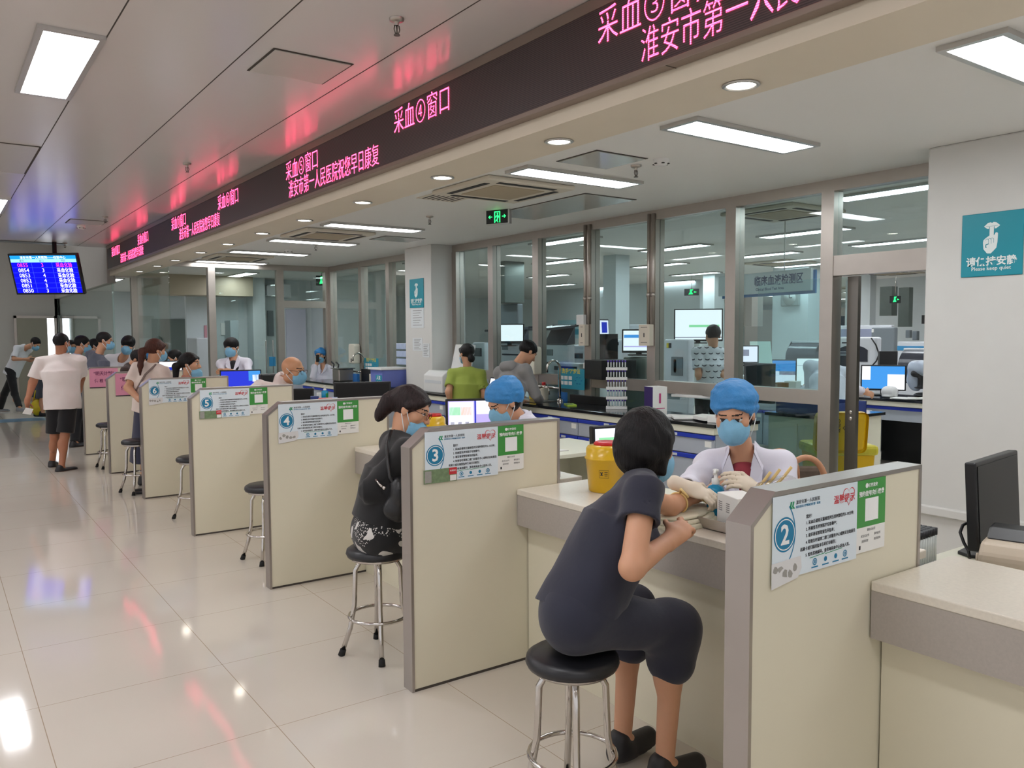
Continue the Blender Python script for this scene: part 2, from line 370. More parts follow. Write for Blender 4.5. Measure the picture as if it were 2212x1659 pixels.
for s, px, py in (('淮安市第一人民医院祝您早日康复',1383,95),('淮安市第一人民医院祝您早日康复',623,401),('淮安市第一人民医院祝您早日康复',387,506),('淮安市第一人民医院祝您早日康复',260,553)):
    LW.append(led_text(s, px, py, 0.165, 0.72, bold=-0.0015))
# ------------------------------------------------------------------ booth partitions
lam = mat('cream_laminate', (222,216,194), 0.42, var=0.03, vscale=3)
lam2 = mat('cream_cabinet', (220,218,200), 0.45, var=0.03, vscale=3)
capm = mat('steel_edge_cap', (176,170,166), 0.32, metal=0.9, var=0.04)
stone = mat('speckled_stone_top', (222,214,200), 0.3, var=0.10, vscale=90)
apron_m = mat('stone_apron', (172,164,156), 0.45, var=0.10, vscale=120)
TH = 0.084
def partition(loc, label, ex=0.0):
    t = thing('booth_partition', label, 'partition', loc, 0, 'booth partitions between the windows')
    L_, H_, c0, cz = 0.87+ex, 1.215, 0.105, 1.135
    b = MB(); b.prism([(0.004,0),(0.004,cz-0.004),(c0+0.003,H_-0.006),(L_-0.004,H_-0.006),(L_-0.004,0)], 'y', 0.004, TH-0.004); b.build('panel', lam, t, world=False)
    b = MB(); o_ = [(0,0),(0,cz),(c0,H_),(L_,H_),(L_,0)]; k = 0.013
    i_ = [(k,0),(k,cz-0.006),(c0+0.005,H_-k),(L_-k,H_-k),(L_-k,0)]
    for q in range(4):
        b.prism([o_[q],o_[q+1],i_[q+1],i_[q]], 'y', 0, TH)
    b.build('edge_cap', capm, t, world=False)
    b = MB(); b.box(0.01,0.002,0,L_-0.01,TH-0.002,0.012); b.build('foot_strip', joint_m, t, world=False)
    return t
PT = {}
for n, X, Y, lab in ((2,1.76,1.375,'cream booth partition with steel edge bearing the notice numbered 2'),
    (3,1.745,3.245,'cream booth partition with steel edge bearing the notice numbered 3'),
    (4,1.735,5.14,'cream booth partition with steel edge bearing the notice numbered 4'),
    (5,1.705,6.90,'cream booth partition with steel edge bearing the notice numbered 5'),
    (6,1.70,8.79,'cream booth partition with steel edge bearing the notice numbered 6'),
    (7,1.695,10.65,'cream booth partition with a pink sheet, behind the one numbered 6'),
    (8,1.69,12.55,'cream booth partition with a pink sheet, farthest of the row')):
    PT[n] = (X, Y); partition((X,Y,0), lab)
# ------------------------------------------------------------------ counters between the partitions
CX, CZ = 2.34, 0.88
def counter(y0, y1, label, x1=2.84):
    t = thing('counter', label, 'counter', (CX,(y0+y1)/2,0), 0, 'counters of the blood drawing windows')
    b = MB(); b.box(CX,y0,CZ-0.03,x1,y1,CZ,0.004); b.build('top_slab', stone, t)
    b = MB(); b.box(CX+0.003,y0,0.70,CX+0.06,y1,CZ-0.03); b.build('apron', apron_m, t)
    b = MB(); b.box(CX+0.07,y0,0.0,CX+0.11,y1,CZ-0.03); b.build('base_panel', lam, t)
    return t
wn = {2:'under the leaning woman in the navy dress',3:'beside the seated woman in black',4:'behind the partition numbered 4',5:'behind the partition numbered 5',6:'behind the partition numbered 6',7:'behind the first pink sheet partition'}
for k in range(2, 8):
    counter(PT[k][1]+TH+0.002, PT[k+1][1]-0.002, 'stone topped counter of the booth '+wn[k])
counter(-0.9, PT[2][1]-0.002, 'stone topped counter holding the black monitor by the white column')
# ------------------------------------------------------------------ notices on the partitions
blue_ink = mat('teal_blue_print', (28,128,170), 0.6, var=0); dark_ink = mat('black_print', (40,40,44), 0.7, var=0); red_ink = mat('red_print', (205,52,60), 0.6, var=0)
green_ink = mat('green_print', (24,150,96), 0.6, var=0); white_ink = mat('white_print', (244,246,246), 0.6, var=0); notice_m = mat('glossy_notice_sheet', (224,236,244), 0.35, var=0.02)
green_sheet = mat('green_poster_sheet', (62,150,66), 0.4, var=0.03); grey_print = mat('grey_print', (150,150,150), 0.7, var=0)
FZ = plane_at((0,0,0), (1,0,0), (0,0,1))       # poster plane: x right, z up, facing -y
def flat(pts, m, parent, name, dz=0.002, world=False):
    b = MB(); b.poly(onplane(FZ, pts, dz)); return b.build(name, m, parent, world=world, recalc=False)
def circ(cx, cy, r, n=40): return arc(cx, cy, r, 0, 360, n)[:-1]
def TX(s, u, v, size, m, parent, align='LEFT', bold=0.0, sx=1.0, dz=0.0022, name='lettering'):
    return text(s, size, plane_at(FZ @ Vector((u,v,dz)), (1,0,0), (0,0,1)), m, parent, name, bold, align, 0.0002, sx, world=False)
def ring(cx, cy, r0, r1, m, parent, name, a0=0, a1=360, dz=0.002, n=40):
    b = MB(); A = arc(cx,cy,r0,a0,a1,n); B = arc(cx,cy,r1,a0,a1,n)
    for i in range(n): b.poly(onplane(FZ, [A[i],A[i+1],B[i+1],B[i]], dz))
    return b.build(name, m, parent, world=False, recalc=False)
def notice(loc, label):
    W, Hh = 0.405, 0.235
    t = thing('notice_poster', label, 'notice', loc, 0, 'blue and white notices on the partitions')
    b = MB(); b.box(0,-0.0015,-Hh,W,0,0); b.build('sheet', notice_m, t, world=False)
    # hospital emblem: two leaning green strokes
    b = MB()
    for du in (0, 0.010): b.poly(onplane(FZ, [(0.078+du,-0.022),(0.085+du,-0.022),(0.081+du,-0.035),(0.088+du,-0.042),(0.080+du,-0.042),(0.074+du,-0.036)], 0.002))
    b.build('emblem', green_ink, t, world=False, recalc=False)
    TX('淮安市第一人民医院', 0.102,-0.026, 0.0125, dark_ink, t); TX('南京医科大学附属淮安第一医院', 0.102,-0.039, 0.0082, blue_ink, t)
    TX('温馨提示', 0.283,-0.042, 0.027, red_ink, t, bold=0.0003)
    hp = [(0.36+0.03*(16*math.sin(a)**3)/16, -0.036+0.03*(13*math.cos(a)-5*math.cos(2*a)-2*math.cos(3*a)-math.cos(4*a))/16) for a in [2*math.pi*i/40 for i in range(40)]]
    b = MB(); q = [(0.36+(u-0.36)*0.9, -0.037+(v+0.037)*0.9) for u, v in hp]
    for i in range(40): b.poly(onplane(FZ, [hp[i],hp[(i+1)%40],q[(i+1)%40],q[i]], 0.002))
    b.build('heart_outline', red_ink, t, world=False, recalc=False)
    lines = ['您好！','1. 采血后请将无菌棉签按压穿刺部位约5-10分钟；','2. 将棉签丢弃到医疗垃圾桶中；','3. 请妥善保管取报告回执单；','4. 取报告时请到二楼门诊服务中心或附近自助报告','机刷卡或扫描回执单条码打印报告；','5. 如有其他疑问，请咨询采血中心采血人员。']
    for i, s in enumerate(lines):
        TX(s, 0.15 if i != 5 else 0.125, -0.072-0.0185*i, 0.0122, dark_ink, t, bold=0.0001, sx=0.92)
    ring(-0.02,-0.11, 0.118, 0.122, blue_ink, t, 'blue_arc', -42, 40); 
    b = MB()
    for u0, u1, v in ((0.17,0.245,-0.196),(0.245,0.33,-0.195)): b.poly(onplane(FZ, [(u0,v),(u1,v+0.004),(u1,v+0.006),(u0,v+0.002)], 0.002))
    b.build('divider', green_ink, t, world=False, recalc=False)
    for i, u in enumerate((0.195,0.247,0.298,0.345)):
        r = ring(u,-0.209, 0.0072 if i in (0,3) else 0.0, 0.0105 if i in (0,3) else 0.0075, blue_ink, t, 'icon', n=24)
        b = MB(); b.poly(onplane(FZ, [(u-0.003,-0.214),(u+0.003,-0.214),(u+0.003,-0.204),(u-0.003,-0.204)], 0.0024)); b.poly(onplane(FZ, [(u-0.016,-0.2265),(u+0.016,-0.2265),(u+0.016,-0.2225),(u-0.016,-0.2225)], 0.002)); b.build('icon', blue_ink, t, world=False, recalc=False)
    flat([(0.054+math.cos(a)*0.049, -0.11+math.sin(a)*0.049) for a in [2*math.pi*i/48 for i in range(48)]], blue_ink, t, 'number_badge', 0.0019)
    ring(0.054,-0.11, 0.041, 0.044, white_ink, t, 'badge_ring', dz=0.0023, n=48)
    return t
def notice_number(t, n):
    TX(str(n), 0.054,-0.109, 0.078, white_ink, t, 'CENTER', 0.0018, 1.0, 0.0026, 'numeral')
def pay_poster(loc, label):
    t = thing('payment_poster', label, 'poster', loc, 0, 'green posters on the partitions')
    b = MB(); b.box(0,-0.0014,-0.145,0.155,0,0.0); b.build('green_sheet', green_sheet, t, world=False)
    b = MB(); b.box(0,-0.0013,-0.222,0.155,0,-0.145); b.build('lower_sheet', paper_m, t, world=False)
    TX('健康淮安', 0.083,-0.018, 0.013, white_ink, t, 'CENTER', 0.0002); flat(circ(0.05,-0.018,0.0075,20), white_ink, t, 'emblem')
    TX('预约挂号充值缴费', 0.0775,-0.042, 0.0175, white_ink, t, 'CENTER', 0.0004, 0.98)
    flat([(0.043,-0.128),(0.115,-0.128),(0.115,-0.058),(0.043,-0.058)], white_ink, t, 'blank_square')
    for u, v, s in ((0.078,-0.155,'微信公众号'),(0.045,-0.172,'关注公众号'),(0.112,-0.172,'预约挂号'),(0.045,-0.188,'选择科室'),(0.112,-0.188,'缴费查询')): TX(s, u, v, 0.009, grey_print, t, 'CENTER')
    flat([(0.014,-0.212),(0.022,-0.212),(0.022,-0.2),(0.014,-0.2)], dark_ink, t, 'small_mark')
    return t
beside = {2:'nearest partition, beside the black monitor',3:'partition in front of the masked nurse looking down',4:'partition beside the seated woman in black',5:'partition before the bald man',6:'partition in front of the woman with a dark ponytail'}
N0 = G0 = None
for n in (2,3,4,5,6):
    X, Y = PT[n]; loc = (X+0.078+(0.012 if n == 2 else 0), Y-0.0008, 1.2005)
    lab = 'white and blue notice with Chinese rules and numeral %d on the %s' % (n, beside[n]); lab2 = 'green payment poster right of the white notice on the %s' % beside[n]
    lab = ' '.join(lab.split()[:16]); lab2 = ' '.join(lab2.split()[:16])
    if N0 is None: N0 = notice(loc, lab); G0 = pay_poster((loc[0]+0.405,loc[1],loc[2]), lab2); first = N0
    else: first = dup(N0, loc, 0, lab); dup(G0, (loc[0]+0.405,loc[1],loc[2]), 0, lab2)
    first['n'] = n
for o in list(COL.objects):
    if o.name.startswith('notice_poster') and 'n' in o: notice_number(o, o['n']); del o['n']
# patches stuck over the lower corner of the notices
torn = mat('torn_paper', (222,222,222), 0.8, var=0.05); greyp = mat('grey_residue', (160,158,152), 0.8, var=0.2, vscale=40); leaflet = mat('green_leaflet', (118,140,104), 0.6, var=0.45, vscale=60)
def patch(n, kind, label):
    X, Y = PT[n]; x0 = X+0.075+(0.0 if n != 2 else 0.012)
    t = thing('patch_sticker', label, 'sticker', (x0,Y-0.0024,0.99), 0, 'patches stuck over the notices')
    if kind == 'leaf':
        b = MB(); b.box(-0.005,-0.0012,-0.028,0.172,0,0.036); b.build('sheet', leaflet, t, world=False)
        flat([(0.13,0.004),(0.172,0.004),(0.172,0.036),(0.13,0.036)], red_ink, t, 'red_corner', 0.0016); TX('免费预约', 0.151,0.022, 0.0085, white_ink, t, 'CENTER')
        flat([(0.135,-0.025),(0.168,-0.025),(0.168,0.001),(0.135,0.001)], paper_m, t, 'pale_square', 0.0016)
        flat([(0.0,-0.024),(0.035,-0.024),(0.035,0.03),(0.0,0.03)], greyp, t, 'photo_panel', 0.0016)
    else:
        b = MB(); b.prism([(0,-0.045),(0.118,-0.03),(0.135,-0.005),(0.13,0.03),(0,0.026)], 'y', -0.0012, 0); b.build('sheet', torn, t, world=False)
        random.seed(n)
        for k in range(5):
            u, v = 0.015+0.022*k, random.uniform(-0.018,0.008); flat([(u+0.013*random.uniform(0.5,1.1)*math.cos(a), v+0.012*random.uniform(0.5,1.2)*math.sin(a)) for a in [2*math.pi*i/7 for i in range(7)]], greyp, t, 'torn_spot', 0.0016)
    return t
patch(2,'torn','torn white sticker with grey residue under the numeral 2'); patch(3,'leaf','green leaflet with red corner under the numeral 3')
patch(4,'torn','torn white sticker under the numeral 4'); patch(5,'leaf','green leaflet with red corner under the numeral 5'); patch(6,'torn','torn white sticker under the numeral 6')
pink = mat('pink_paper', (226,150,176), 0.7, var=0.03); pen = mat('marker_ink', (120,50,90), 0.7, var=0)
for n, lab in ((7,'pink handwritten sheet on the partition behind the one numbered 6'),(8,'pink handwritten sheet on the farthest partition')):
    X, Y = PT[n]; t = thing('pink_sheet', lab, 'paper sheet', (X+0.09,Y-0.001,1.195), 0, 'pink sheets on the far partitions')
    b = MB(); b.box(0,-0.0015,-0.26,0.36,0,0); b.build('sheet', pink, t, world=False)
    TX('“明天计划”', 0.18,-0.07, 0.062, pen, t, 'CENTER', 0.0012, 0.85); TX('体 检 中 心', 0.18,-0.17, 0.055, pen, t, 'CENTER', 0.0012, 0.9)
    b = MB(); b.box(0.0,-0.001,-0.272,0.2,0,-0.26); b.build('dark_edge', dkgrey_m, t, world=False)
    if n == 8:
        dup(G0, (X+0.51,Y-0.001,1.2), 0, 'green poster right of the pink sheet on the farthest partition')
# ------------------------------------------------------------------ people: smooth-blended bodies turned into one mesh each
V3 = lambda *a: np.array(a, dtype=float)
def nz(v): v = np.asarray(v, float); return v/max(np.linalg.norm(v), 1e-9)
def frame(f, u):
    f = nz(f); r = nz(np.cross(f, u)); u = np.cross(r, f); return np.stack([r, f, u], 1)    # columns right, forward, up
class Blob:
    """a list of soft primitives; mesh() walks the zero level of their blend"""
    def __init__(s, k=0.02): s.P = []; s.k = k
    def _a(s, kind, lo, hi, fn, k, op, clip): s.P.append((kind, np.array(lo), np.array(hi), fn, s.k if k is None else k, op, clip or [])); return s
    def cap(s, a, b, ra, rb=None, k=None, op='u', clip=None):
        a = np.asarray(a, float); b = np.asarray(b, float); rb = ra if rb is None else rb; ab = b-a; L2 = max(ab@ab, 1e-12); m = max(ra, rb)
        def fn(p):
            t = np.clip(((p-a)@ab)/L2, 0, 1); return np.linalg.norm(p-a-t[..., None]*ab, axis=-1)-(ra+(rb-ra)*t)
        return s._a('c', np.minimum(a, b)-m, np.maximum(a, b)+m, fn, k, op, clip)
    def ell(s, c, r, R=None, k=None, op='u', clip=None):
        c = np.asarray(c, float); r = np.asarray(r, float)*np.ones(3); R = np.eye(3) if R is None else R; m = np.sqrt(((R*r)**2).sum(1))
        def fn(p):
            q = (p-c)@R; k0 = np.linalg.norm(q/r, axis=-1); k1 = np.linalg.norm(q/r**2, axis=-1); return k0*(k0-1)/np.maximum(k1, 1e-9)
        return s._a('e', c-m, c+m, fn, k, op, clip)
    def tub(s, a, b, ra, rb, right, k=None, op='u', clip=None, rnd=0.0):
        """flat-ended elliptic cone: ra=(half width, half depth) at a, rb at b"""
        a = np.asarray(a, float); b = np.asarray(b, float); ax = b-a; L = np.linalg.norm(ax); ax = ax/L; x = nz(np.asarray(right)-ax*(np.asarray(right)@ax)); y = np.cross(ax, x); m = max(*ra, *rb)
        def fn(p):
            q = p-a; t = (q@ax)/L; tc = np.clip(t, 0, 1); rx = ra[0]+(rb[0]-ra[0])*tc; ry = ra[1]+(rb[1]-ra[1])*tc
            e = np.sqrt(((q@x)/rx)**2+((q@y)/ry)**2); d = (e-1)*np.minimum(rx, ry); return np.maximum(d, np.maximum(-t, t-1)*L)
        return s._a('t', np.minimum(a, b)-m, np.maximum(a, b)+m, fn, k, op, clip)
    def mesh(s, res, fold=0.0, freq=40.0, seed=0, trim=None):
        U = [p for p in s.P if p[5] == 'u']; lo = np.min([p[1] for p in U], 0)-3*res-fold; hi = np.max([p[2] for p in U], 0)+3*res+fold
        n = np.ceil((hi-lo)/res).astype(int)+1; G = [lo[i]+res*np.arange(n[i]) for i in range(3)]
        F = np.full(n, 0.5, dtype=np.float32)
        for kind, a, b, fn, k, op, clip in s.P:
            pad = k+2.5*res+fold+0.01; i0 = np.clip(np.floor((a-pad-lo)/res).astype(int), 0, n); i1 = np.clip(np.ceil((b+pad-lo)/res).astype(int)+1, 0, n)
            if np.any(i1 <= i0): continue
            sl = tuple(slice(i0[i], i1[i]) for i in range(3))
            p = np.stack(np.meshgrid(*[G[i][sl[i]] for i in range(3)], indexing='ij'), -1)
            d = fn(p)
            for q, nn in clip: d = np.maximum(d, (p-np.asarray(q))@np.asarray(nn))
            f = F[sl]
            if op == 'u':
                h = np.maximum(k-np.abs(f-d), 0)/max(k, 1e-6); F[sl] = np.minimum(f, d)-h*h*k/4
            else:
                d = -d; h = np.maximum(k-np.abs(f-d), 0)/max(k, 1e-6); F[sl] = np.maximum(f, d)+h*h*k/4
        if fold:
            rg = np.random.RandomState(seed+3); p = np.stack(np.meshgrid(*G, indexing='ij'), -1).astype(np.float32); w = np.zeros(n, np.float32)
            for j in range(3):
                a, b = [nz(rg.normal(size=3))*freq*(0.6+0.5*j) for _ in range(2)]; w += np.sin(p@a+1.7*np.sin(p@b*0.6+j))/(1+0.6*j)
            F += (fold*w*0.5).astype(np.float32)
        for q, nn in (trim or []):
            p = np.stack(np.meshgrid(*G, indexing='ij'), -1); F = np.maximum(F, (p-np.asarray(q))@np.asarray(nn))
        return surface_nets(F, lo, res)
def surface_nets(F, lo, res):
    I = F < 0; n = np.array(F.shape); c = n-1
    sl = lambda o: tuple(slice(o[i], o[i]+c[i]) for i in range(3))
    corners = [(i, j, k) for i in (0, 1) for j in (0, 1) for k in (0, 1)]
    cnt = sum(I[sl(o)].astype(np.int8) for o in corners); act = (cnt > 0) & (cnt < 8); ids = np.argwhere(act); idx = np.full(c, -1, np.int32); idx[act] = np.arange(len(ids))
    acc = np.zeros((len(ids), 3)); num = np.zeros(len(ids))
    for o in corners:
        for ax in range(3):
            if o[ax]: continue
            e = list(o); e[ax] = 1; A = ids+np.array(o); B = ids+np.array(e); fa = F[tuple(A.T)]; fb = F[tuple(B.T)]; m = (fa < 0) != (fb < 0)
            t = fa[m]/(fa[m]-fb[m]); q = A[m].astype(float); q[:, ax] += t; acc[m] += q; num[m] += 1
    V = lo+res*acc/num[:, None]; Q = []
    for ax in range(3):
        s0 = [slice(None)]*3; s1 = [slice(None)]*3; s0[ax] = slice(0, -1); s1[ax] = slice(1, None)
        a = I[tuple(s0)]; b = I[tuple(s1)]; e = np.argwhere(a != b); u, v = [(1, 2), (2, 0), (0, 1)][ax]
        e = e[(e[:, u] > 0) & (e[:, v] > 0) & (e[:, u] < c[u]) & (e[:, v] < c[v])]
        def cell(du, dv): q = e.copy(); q[:, u] -= du; q[:, v] -= dv; return idx[tuple(q.T)]
        f = np.stack([cell(1, 1), cell(0, 1), cell(0, 0), cell(1, 0)], 1); fl = ~a[tuple(e.T)]; f[fl] = f[fl][:, ::-1]; Q.append(f)
    return V, np.concatenate(Q)
def blob_object(name, VQ, mats, parent, pick=None):
    V, Q = VQ; me = bpy.data.meshes.new(name); me.vertices.add(len(V)); me.vertices.foreach_set('co', V.astype(np.float32).ravel())
    me.loops.add(Q.size); me.loops.foreach_set('vertex_index', Q.astype(np.int32).ravel()); me.polygons.add(len(Q))
    me.polygons.foreach_set('loop_start', np.arange(0, Q.size, 4, dtype=np.int32)); me.update(calc_edges=True)
    me.polygons.foreach_set('use_smooth', np.ones(len(Q), bool))
    for m in (mats if isinstance(mats, (list, tuple)) else [mats]): me.materials.append(m)
    if pick is not None: me.polygons.foreach_set('material_index', pick(V[Q].mean(1)).astype(np.int32))
    me.validate(); me.update()
    return link(name, me, parent)

skin_m = mat('skin', (206,154,122), 0.5, var=0.05, vscale=14, sss=0.08); skin_tan = mat('skin_tan', (176,118,88), 0.5, var=0.05, vscale=14, sss=0.06)
def hair_mat(name, c):
    m = mat(name, c, 0.5, spec=0.25, var=0); N, L, p = nodes(m); tc = N.new('ShaderNodeTexCoord'); mp_ = N.new('ShaderNodeMapping'); mp_.inputs['Scale'].default_value = (150,150,12); n = N.new('ShaderNodeTexNoise'); n.inputs['Scale'].default_value = 1.0; n.inputs['Detail'].default_value = 3
    L.new(tc.outputs['Object'], mp_.inputs[0]); L.new(mp_.outputs[0], n.inputs['Vector']); b = N.new('ShaderNodeBump'); b.inputs['Strength'].default_value = 0.7; b.inputs['Distance'].default_value = 0.006; L.new(n.outputs[0], b.inputs['Height']); L.new(b.outputs[0], p.inputs['Normal'])
    r = N.new('ShaderNodeMapRange'); r.inputs[1].default_value = 0.3; r.inputs[2].default_value = 0.7; r.inputs[3].default_value = 0.6; r.inputs[4].default_value = 1.7; L.new(n.outputs[0], r.inputs[0]); x = N.new('ShaderNodeMix'); x.data_type = 'RGBA'; x.blend_type = 'MULTIPLY'; x.inputs[0].default_value = 1; x.inputs[6].default_value = col(c); L.new(r.outputs[0], x.inputs[7]); L.new(x.outputs[2], p.inputs['Base Color']); return m
hair_m = hair_mat('black_hair', (17,15,16)); hair_br = hair_mat('brown_hair', (70,40,32))
eye_w = mat('eye_white', (214,206,200), 0.3, var=0); eye_d = mat('eye_dark', (26,18,16), 0.2, var=0); lip_m = mat('lips', (182,104,96), 0.45, var=0.03); glove_m = mat('latex_glove', (226,212,192), 0.5, var=0.04)
mask_m = mat('blue_surgical_mask', (128,184,216), 0.7, var=0.04, bump=0.2, bscale=120); mask_w = mat('white_mask_edge', (224,230,232), 0.7, var=0.02)
cap_m = mat('blue_bouffant_cap', (52,132,196), 0.55, var=0.12, vscale=26, bump=0.5, bscale=60)
coat_m = mat('white_coat_cloth', (222,220,232), 0.8, var=0.03, bump=0.1, bscale=25)
def cloth(name, c, **k): return mat(name, c, 0.85, var=0.05, vscale=8, bump=0.12, bscale=30, sheen=0.15, **k)
MASKS = []
def A3(v): return np.array([v[0], v[1], v[2]], float)
def person(label, pelvis, neck, head, heading, look, sc=1.0, female=False, sk=None, res=0.011, arms=None, legs=None, hair='short', hairm=None, mask=True, cap=False, glasses=False,
           top=None, sleeve=0.55, hem=0.10, bottom=None, bottom_kind='trousers', btm_len=1.0, shoes=None, coat=False, hands=None, glove=False, up=None, group=None, bulk=1.0, inner=None, head_up=None, fold=0.004, mask_drop=0.0, collar=False, hand_res=None, neck_cut=0.0, sock=None):
    """pelvis, neck (base), head (centre) are points of the hall; heading / look are directions the chest and the face point to"""
    pelvis, neck, head = A3(pelvis), A3(neck), A3(head); s = sc; sk = sk or skin_m
    Lt = np.linalg.norm(neck-pelvis); pelvis = neck+(pelvis-neck)/Lt*min(max(Lt, 0.45*s), 0.53*s)
    U = nz(neck-pelvis); h_ = nz(A3(heading)); h_ = nz(h_-U*(h_@U)); B = np.stack([np.cross(h_, U), h_, U], 1); r, f, u = B[:, 0], B[:, 1], B[:, 2]
    Hf = frame(A3(look), A3(head_up) if head_up is not None else nz(0.6*V3(0,0,1)+0.4*nz(head-neck))); hp = lambda x, y, z: head+s*(Hf@V3(x, y, z))
    sw = (0.158 if female else 0.182)*s*bulk; sh = {-1: neck-u*0.035*s-r*sw, 1: neck-u*0.035*s+r*sw}; hw = 0.085*s
    hip = {-1: pelvis-r*hw, 1: pelvis+r*hw}; arms = arms or {}; legs = legs or {}; hands = hands or {}
    el, wr, kn, an, tf = {}, {}, {}, {}, {}
    for q in (-1, 1):
        a = arms.get(q)
        if a is None: el[q] = sh[q]+s*(V3(0,0,-0.27)+r*q*0.05-f*0.02); wr[q] = el[q]+s*(V3(0,0,-0.235)+f*0.05)
        else:      # two-bone reach: the wrist goes to its target, the elbow bends towards the hint
            L1, L2 = 0.275*s, 0.245*s; w_ = A3(a[1])-sh[q]; D = min(np.linalg.norm(w_), 0.985*(L1+L2)); w_ = nz(w_); D = max(D, 0.09); ca = (L1*L1+D*D-L2*L2)/(2*L1*D); ca = min(1, max(-1, ca))
            hv = A3(a[0])-sh[q]; hv = nz(hv-w_*(hv@w_)); el[q] = sh[q]+L1*(w_*ca+hv*math.sqrt(1-ca*ca)); wr[q] = sh[q]+w_*D
        l = legs.get(q)
        if l is None:
            fx = V3(f[0], f[1], 0); fx = nz(fx); kn[q] = V3(hip[q][0], hip[q][1], 0)+V3(0,0,0.49*s)+fx*0.01; an[q] = V3(hip[q][0], hip[q][1], 0.085*s)-fx*0.02; tf[q] = fx
        else: kn[q], an[q] = A3(l[0]), A3(l[1]); tf[q] = nz(A3(l[2])) if len(l) > 2 else nz(V3(f[0], f[1], 0))
    root = thing('person', label, 'person', (float(pelvis[0]), float(pelvis[1]), 0.0), 0, group)
    # ---- body
    b = Blob(0.022*s)
    b.ell(neck-u*0.21*s, (0.132*s*bulk, 0.086*s*bulk, 0.17*s), B); b.ell(pelvis+u*0.15*s, (0.118*s*bulk, 0.086*s*bulk, 0.15*s), B); b.ell(pelvis, (0.130*s, 0.092*s, 0.10*s), B)
    b.cap(sh[-1], sh[1], 0.036*s); b.cap(neck-u*0.03*s, head-Hf[:, 2]*0.06*s-Hf[:, 1]*0.02*s, 0.056*s*(0.9 if female else 1.0), 0.05*s)
    for q in (-1, 1):
        b.cap(sh[q], el[q], 0.041*s*bulk, 0.037*s*bulk); b.cap(el[q], wr[q], 0.039*s*bulk, 0.026*s, k=0.015); b.cap(neck, sh[q], 0.034*s, 0.034*s)
        b.cap(hip[q], kn[q], 0.066*s, 0.052*s); b.cap(kn[q], an[q], 0.050*s, 0.034*s, k=0.02); m_ = kn[q]*0.68+an[q]*0.32; b.ell(m_-tf[q]*0.016*s, (0.05*s, 0.055*s, 0.1*s), frame(tf[q], nz(kn[q]-an[q]))); b.cap(an[q]-V3(0,0,0.04*s), an[q]-V3(0,0,0.052*s)+tf[q]*0.14*s, 0.036*s, 0.028*s, k=0.03)
    hg = Blob(0.012)
    fr_ = 0.0085*s if res <= 0.007 else 0.0105*s
    for q in (-1, 1):
        hd = hands.get(q, {}); d = nz(A3(hd['dir'])) if 'dir' in hd else nz(wr[q]-el[q]); n_ = A3(hd['n']) if 'n' in hd else -q*r
        n_ = nz(n_-d*(n_@d)); w = np.cross(d, n_)*hd.get('flip', q); cu = hd.get('curl', 0.35); T = hg if glove else b
        # palm faces n_, thumb side is w
        c0 = wr[q]+d*0.045*s; T.ell(c0, (0.040*s, 0.017*s, 0.05*s), np.stack([w, n_, d], 1), k=0.02); T.cap(wr[q]-d*0.03*s*(1 if not glove else 1.6), wr[q]+d*0.02*s, 0.027*s*(1 if not glove else 1.12), 0.028*s, k=0.02)
        for i, (o_, ln) in enumerate(((0.029, 0.070), (0.010, 0.079), (-0.010, 0.073), (-0.028, 0.056))):
            k0 = wr[q]+d*0.088*s+w*o_*s; spread = hd.get('spread', 0.06); dd = nz(d+w*o_*spread*20); cc = cu*(1+0.12*i); p_ = k0
            for jj, (fl, an_) in enumerate(((0.46, 0.7), (0.3, 1.6), (0.24, 2.3))):
                a_ = cc*an_; v = dd*math.cos(a_)+n_*math.sin(a_); q2 = p_+v*ln*fl*s*1.05; T.cap(p_, q2, fr_*(1.06-0.1*jj), fr_*(1.0-0.1*jj), k=0.004); p_ = q2
        t0 = wr[q]+d*0.03*s+w*0.03*s; ta = hd.get('thumb', 0.6); t1 = t0+nz(w*0.8+d*0.7+n_*ta*0.5)*0.042*s; t2 = t1+nz(w*0.15+d*0.9+n_*ta)*0.034*s; T.cap(t0, t1, 0.013*s, fr_*1.15, k=0.012); T.cap(t1, t2, fr_*1.15, fr_*0.95, k=0.004)
    # ---- head
    E = lambda c, rr, **kw: b.ell(hp(*c), np.array(rr)*s, Hf, **kw)
    E((0,-0.012,0.03), (0.074,0.094,0.086), k=0.02); E((0,0.028,-0.045), (0.057,0.064,0.074), k=0.03); E((0,0.066,-0.098), (0.022,0.020,0.018), k=0.03)
    for q in (-1, 1): E((q*0.043,0.05,-0.022), (0.026,0.030,0.028), k=0.02); E((q*0.077,-0.010,-0.008), (0.009,0.020,0.031), k=0.008)
    E((0,0.074,0.024), (0.050,0.018,0.014), k=0.02); b.cap(hp(0,0.090,0.006), hp(0,0.110,-0.031), 0.0075*s, 0.0115*s, k=0.012)
    for q in (-1, 1): E((q*0.012,0.100,-0.034), (0.009,0.010,0.008), k=0.006)
    if res <= 0.009:
        for q in (-1, 1): E((q*0.032,0.099,0.004), (0.019,0.014,0.010), k=0.012, op='s'); E((q*0.032,0.0765,0.003), (0.0145,0.0135,0.0125), k=0.003)
        E((0,0.092,-0.059), (0.022,0.008,0.0055), k=0.006); E((0,0.090,-0.069), (0.019,0.009,0.0065), k=0.006)
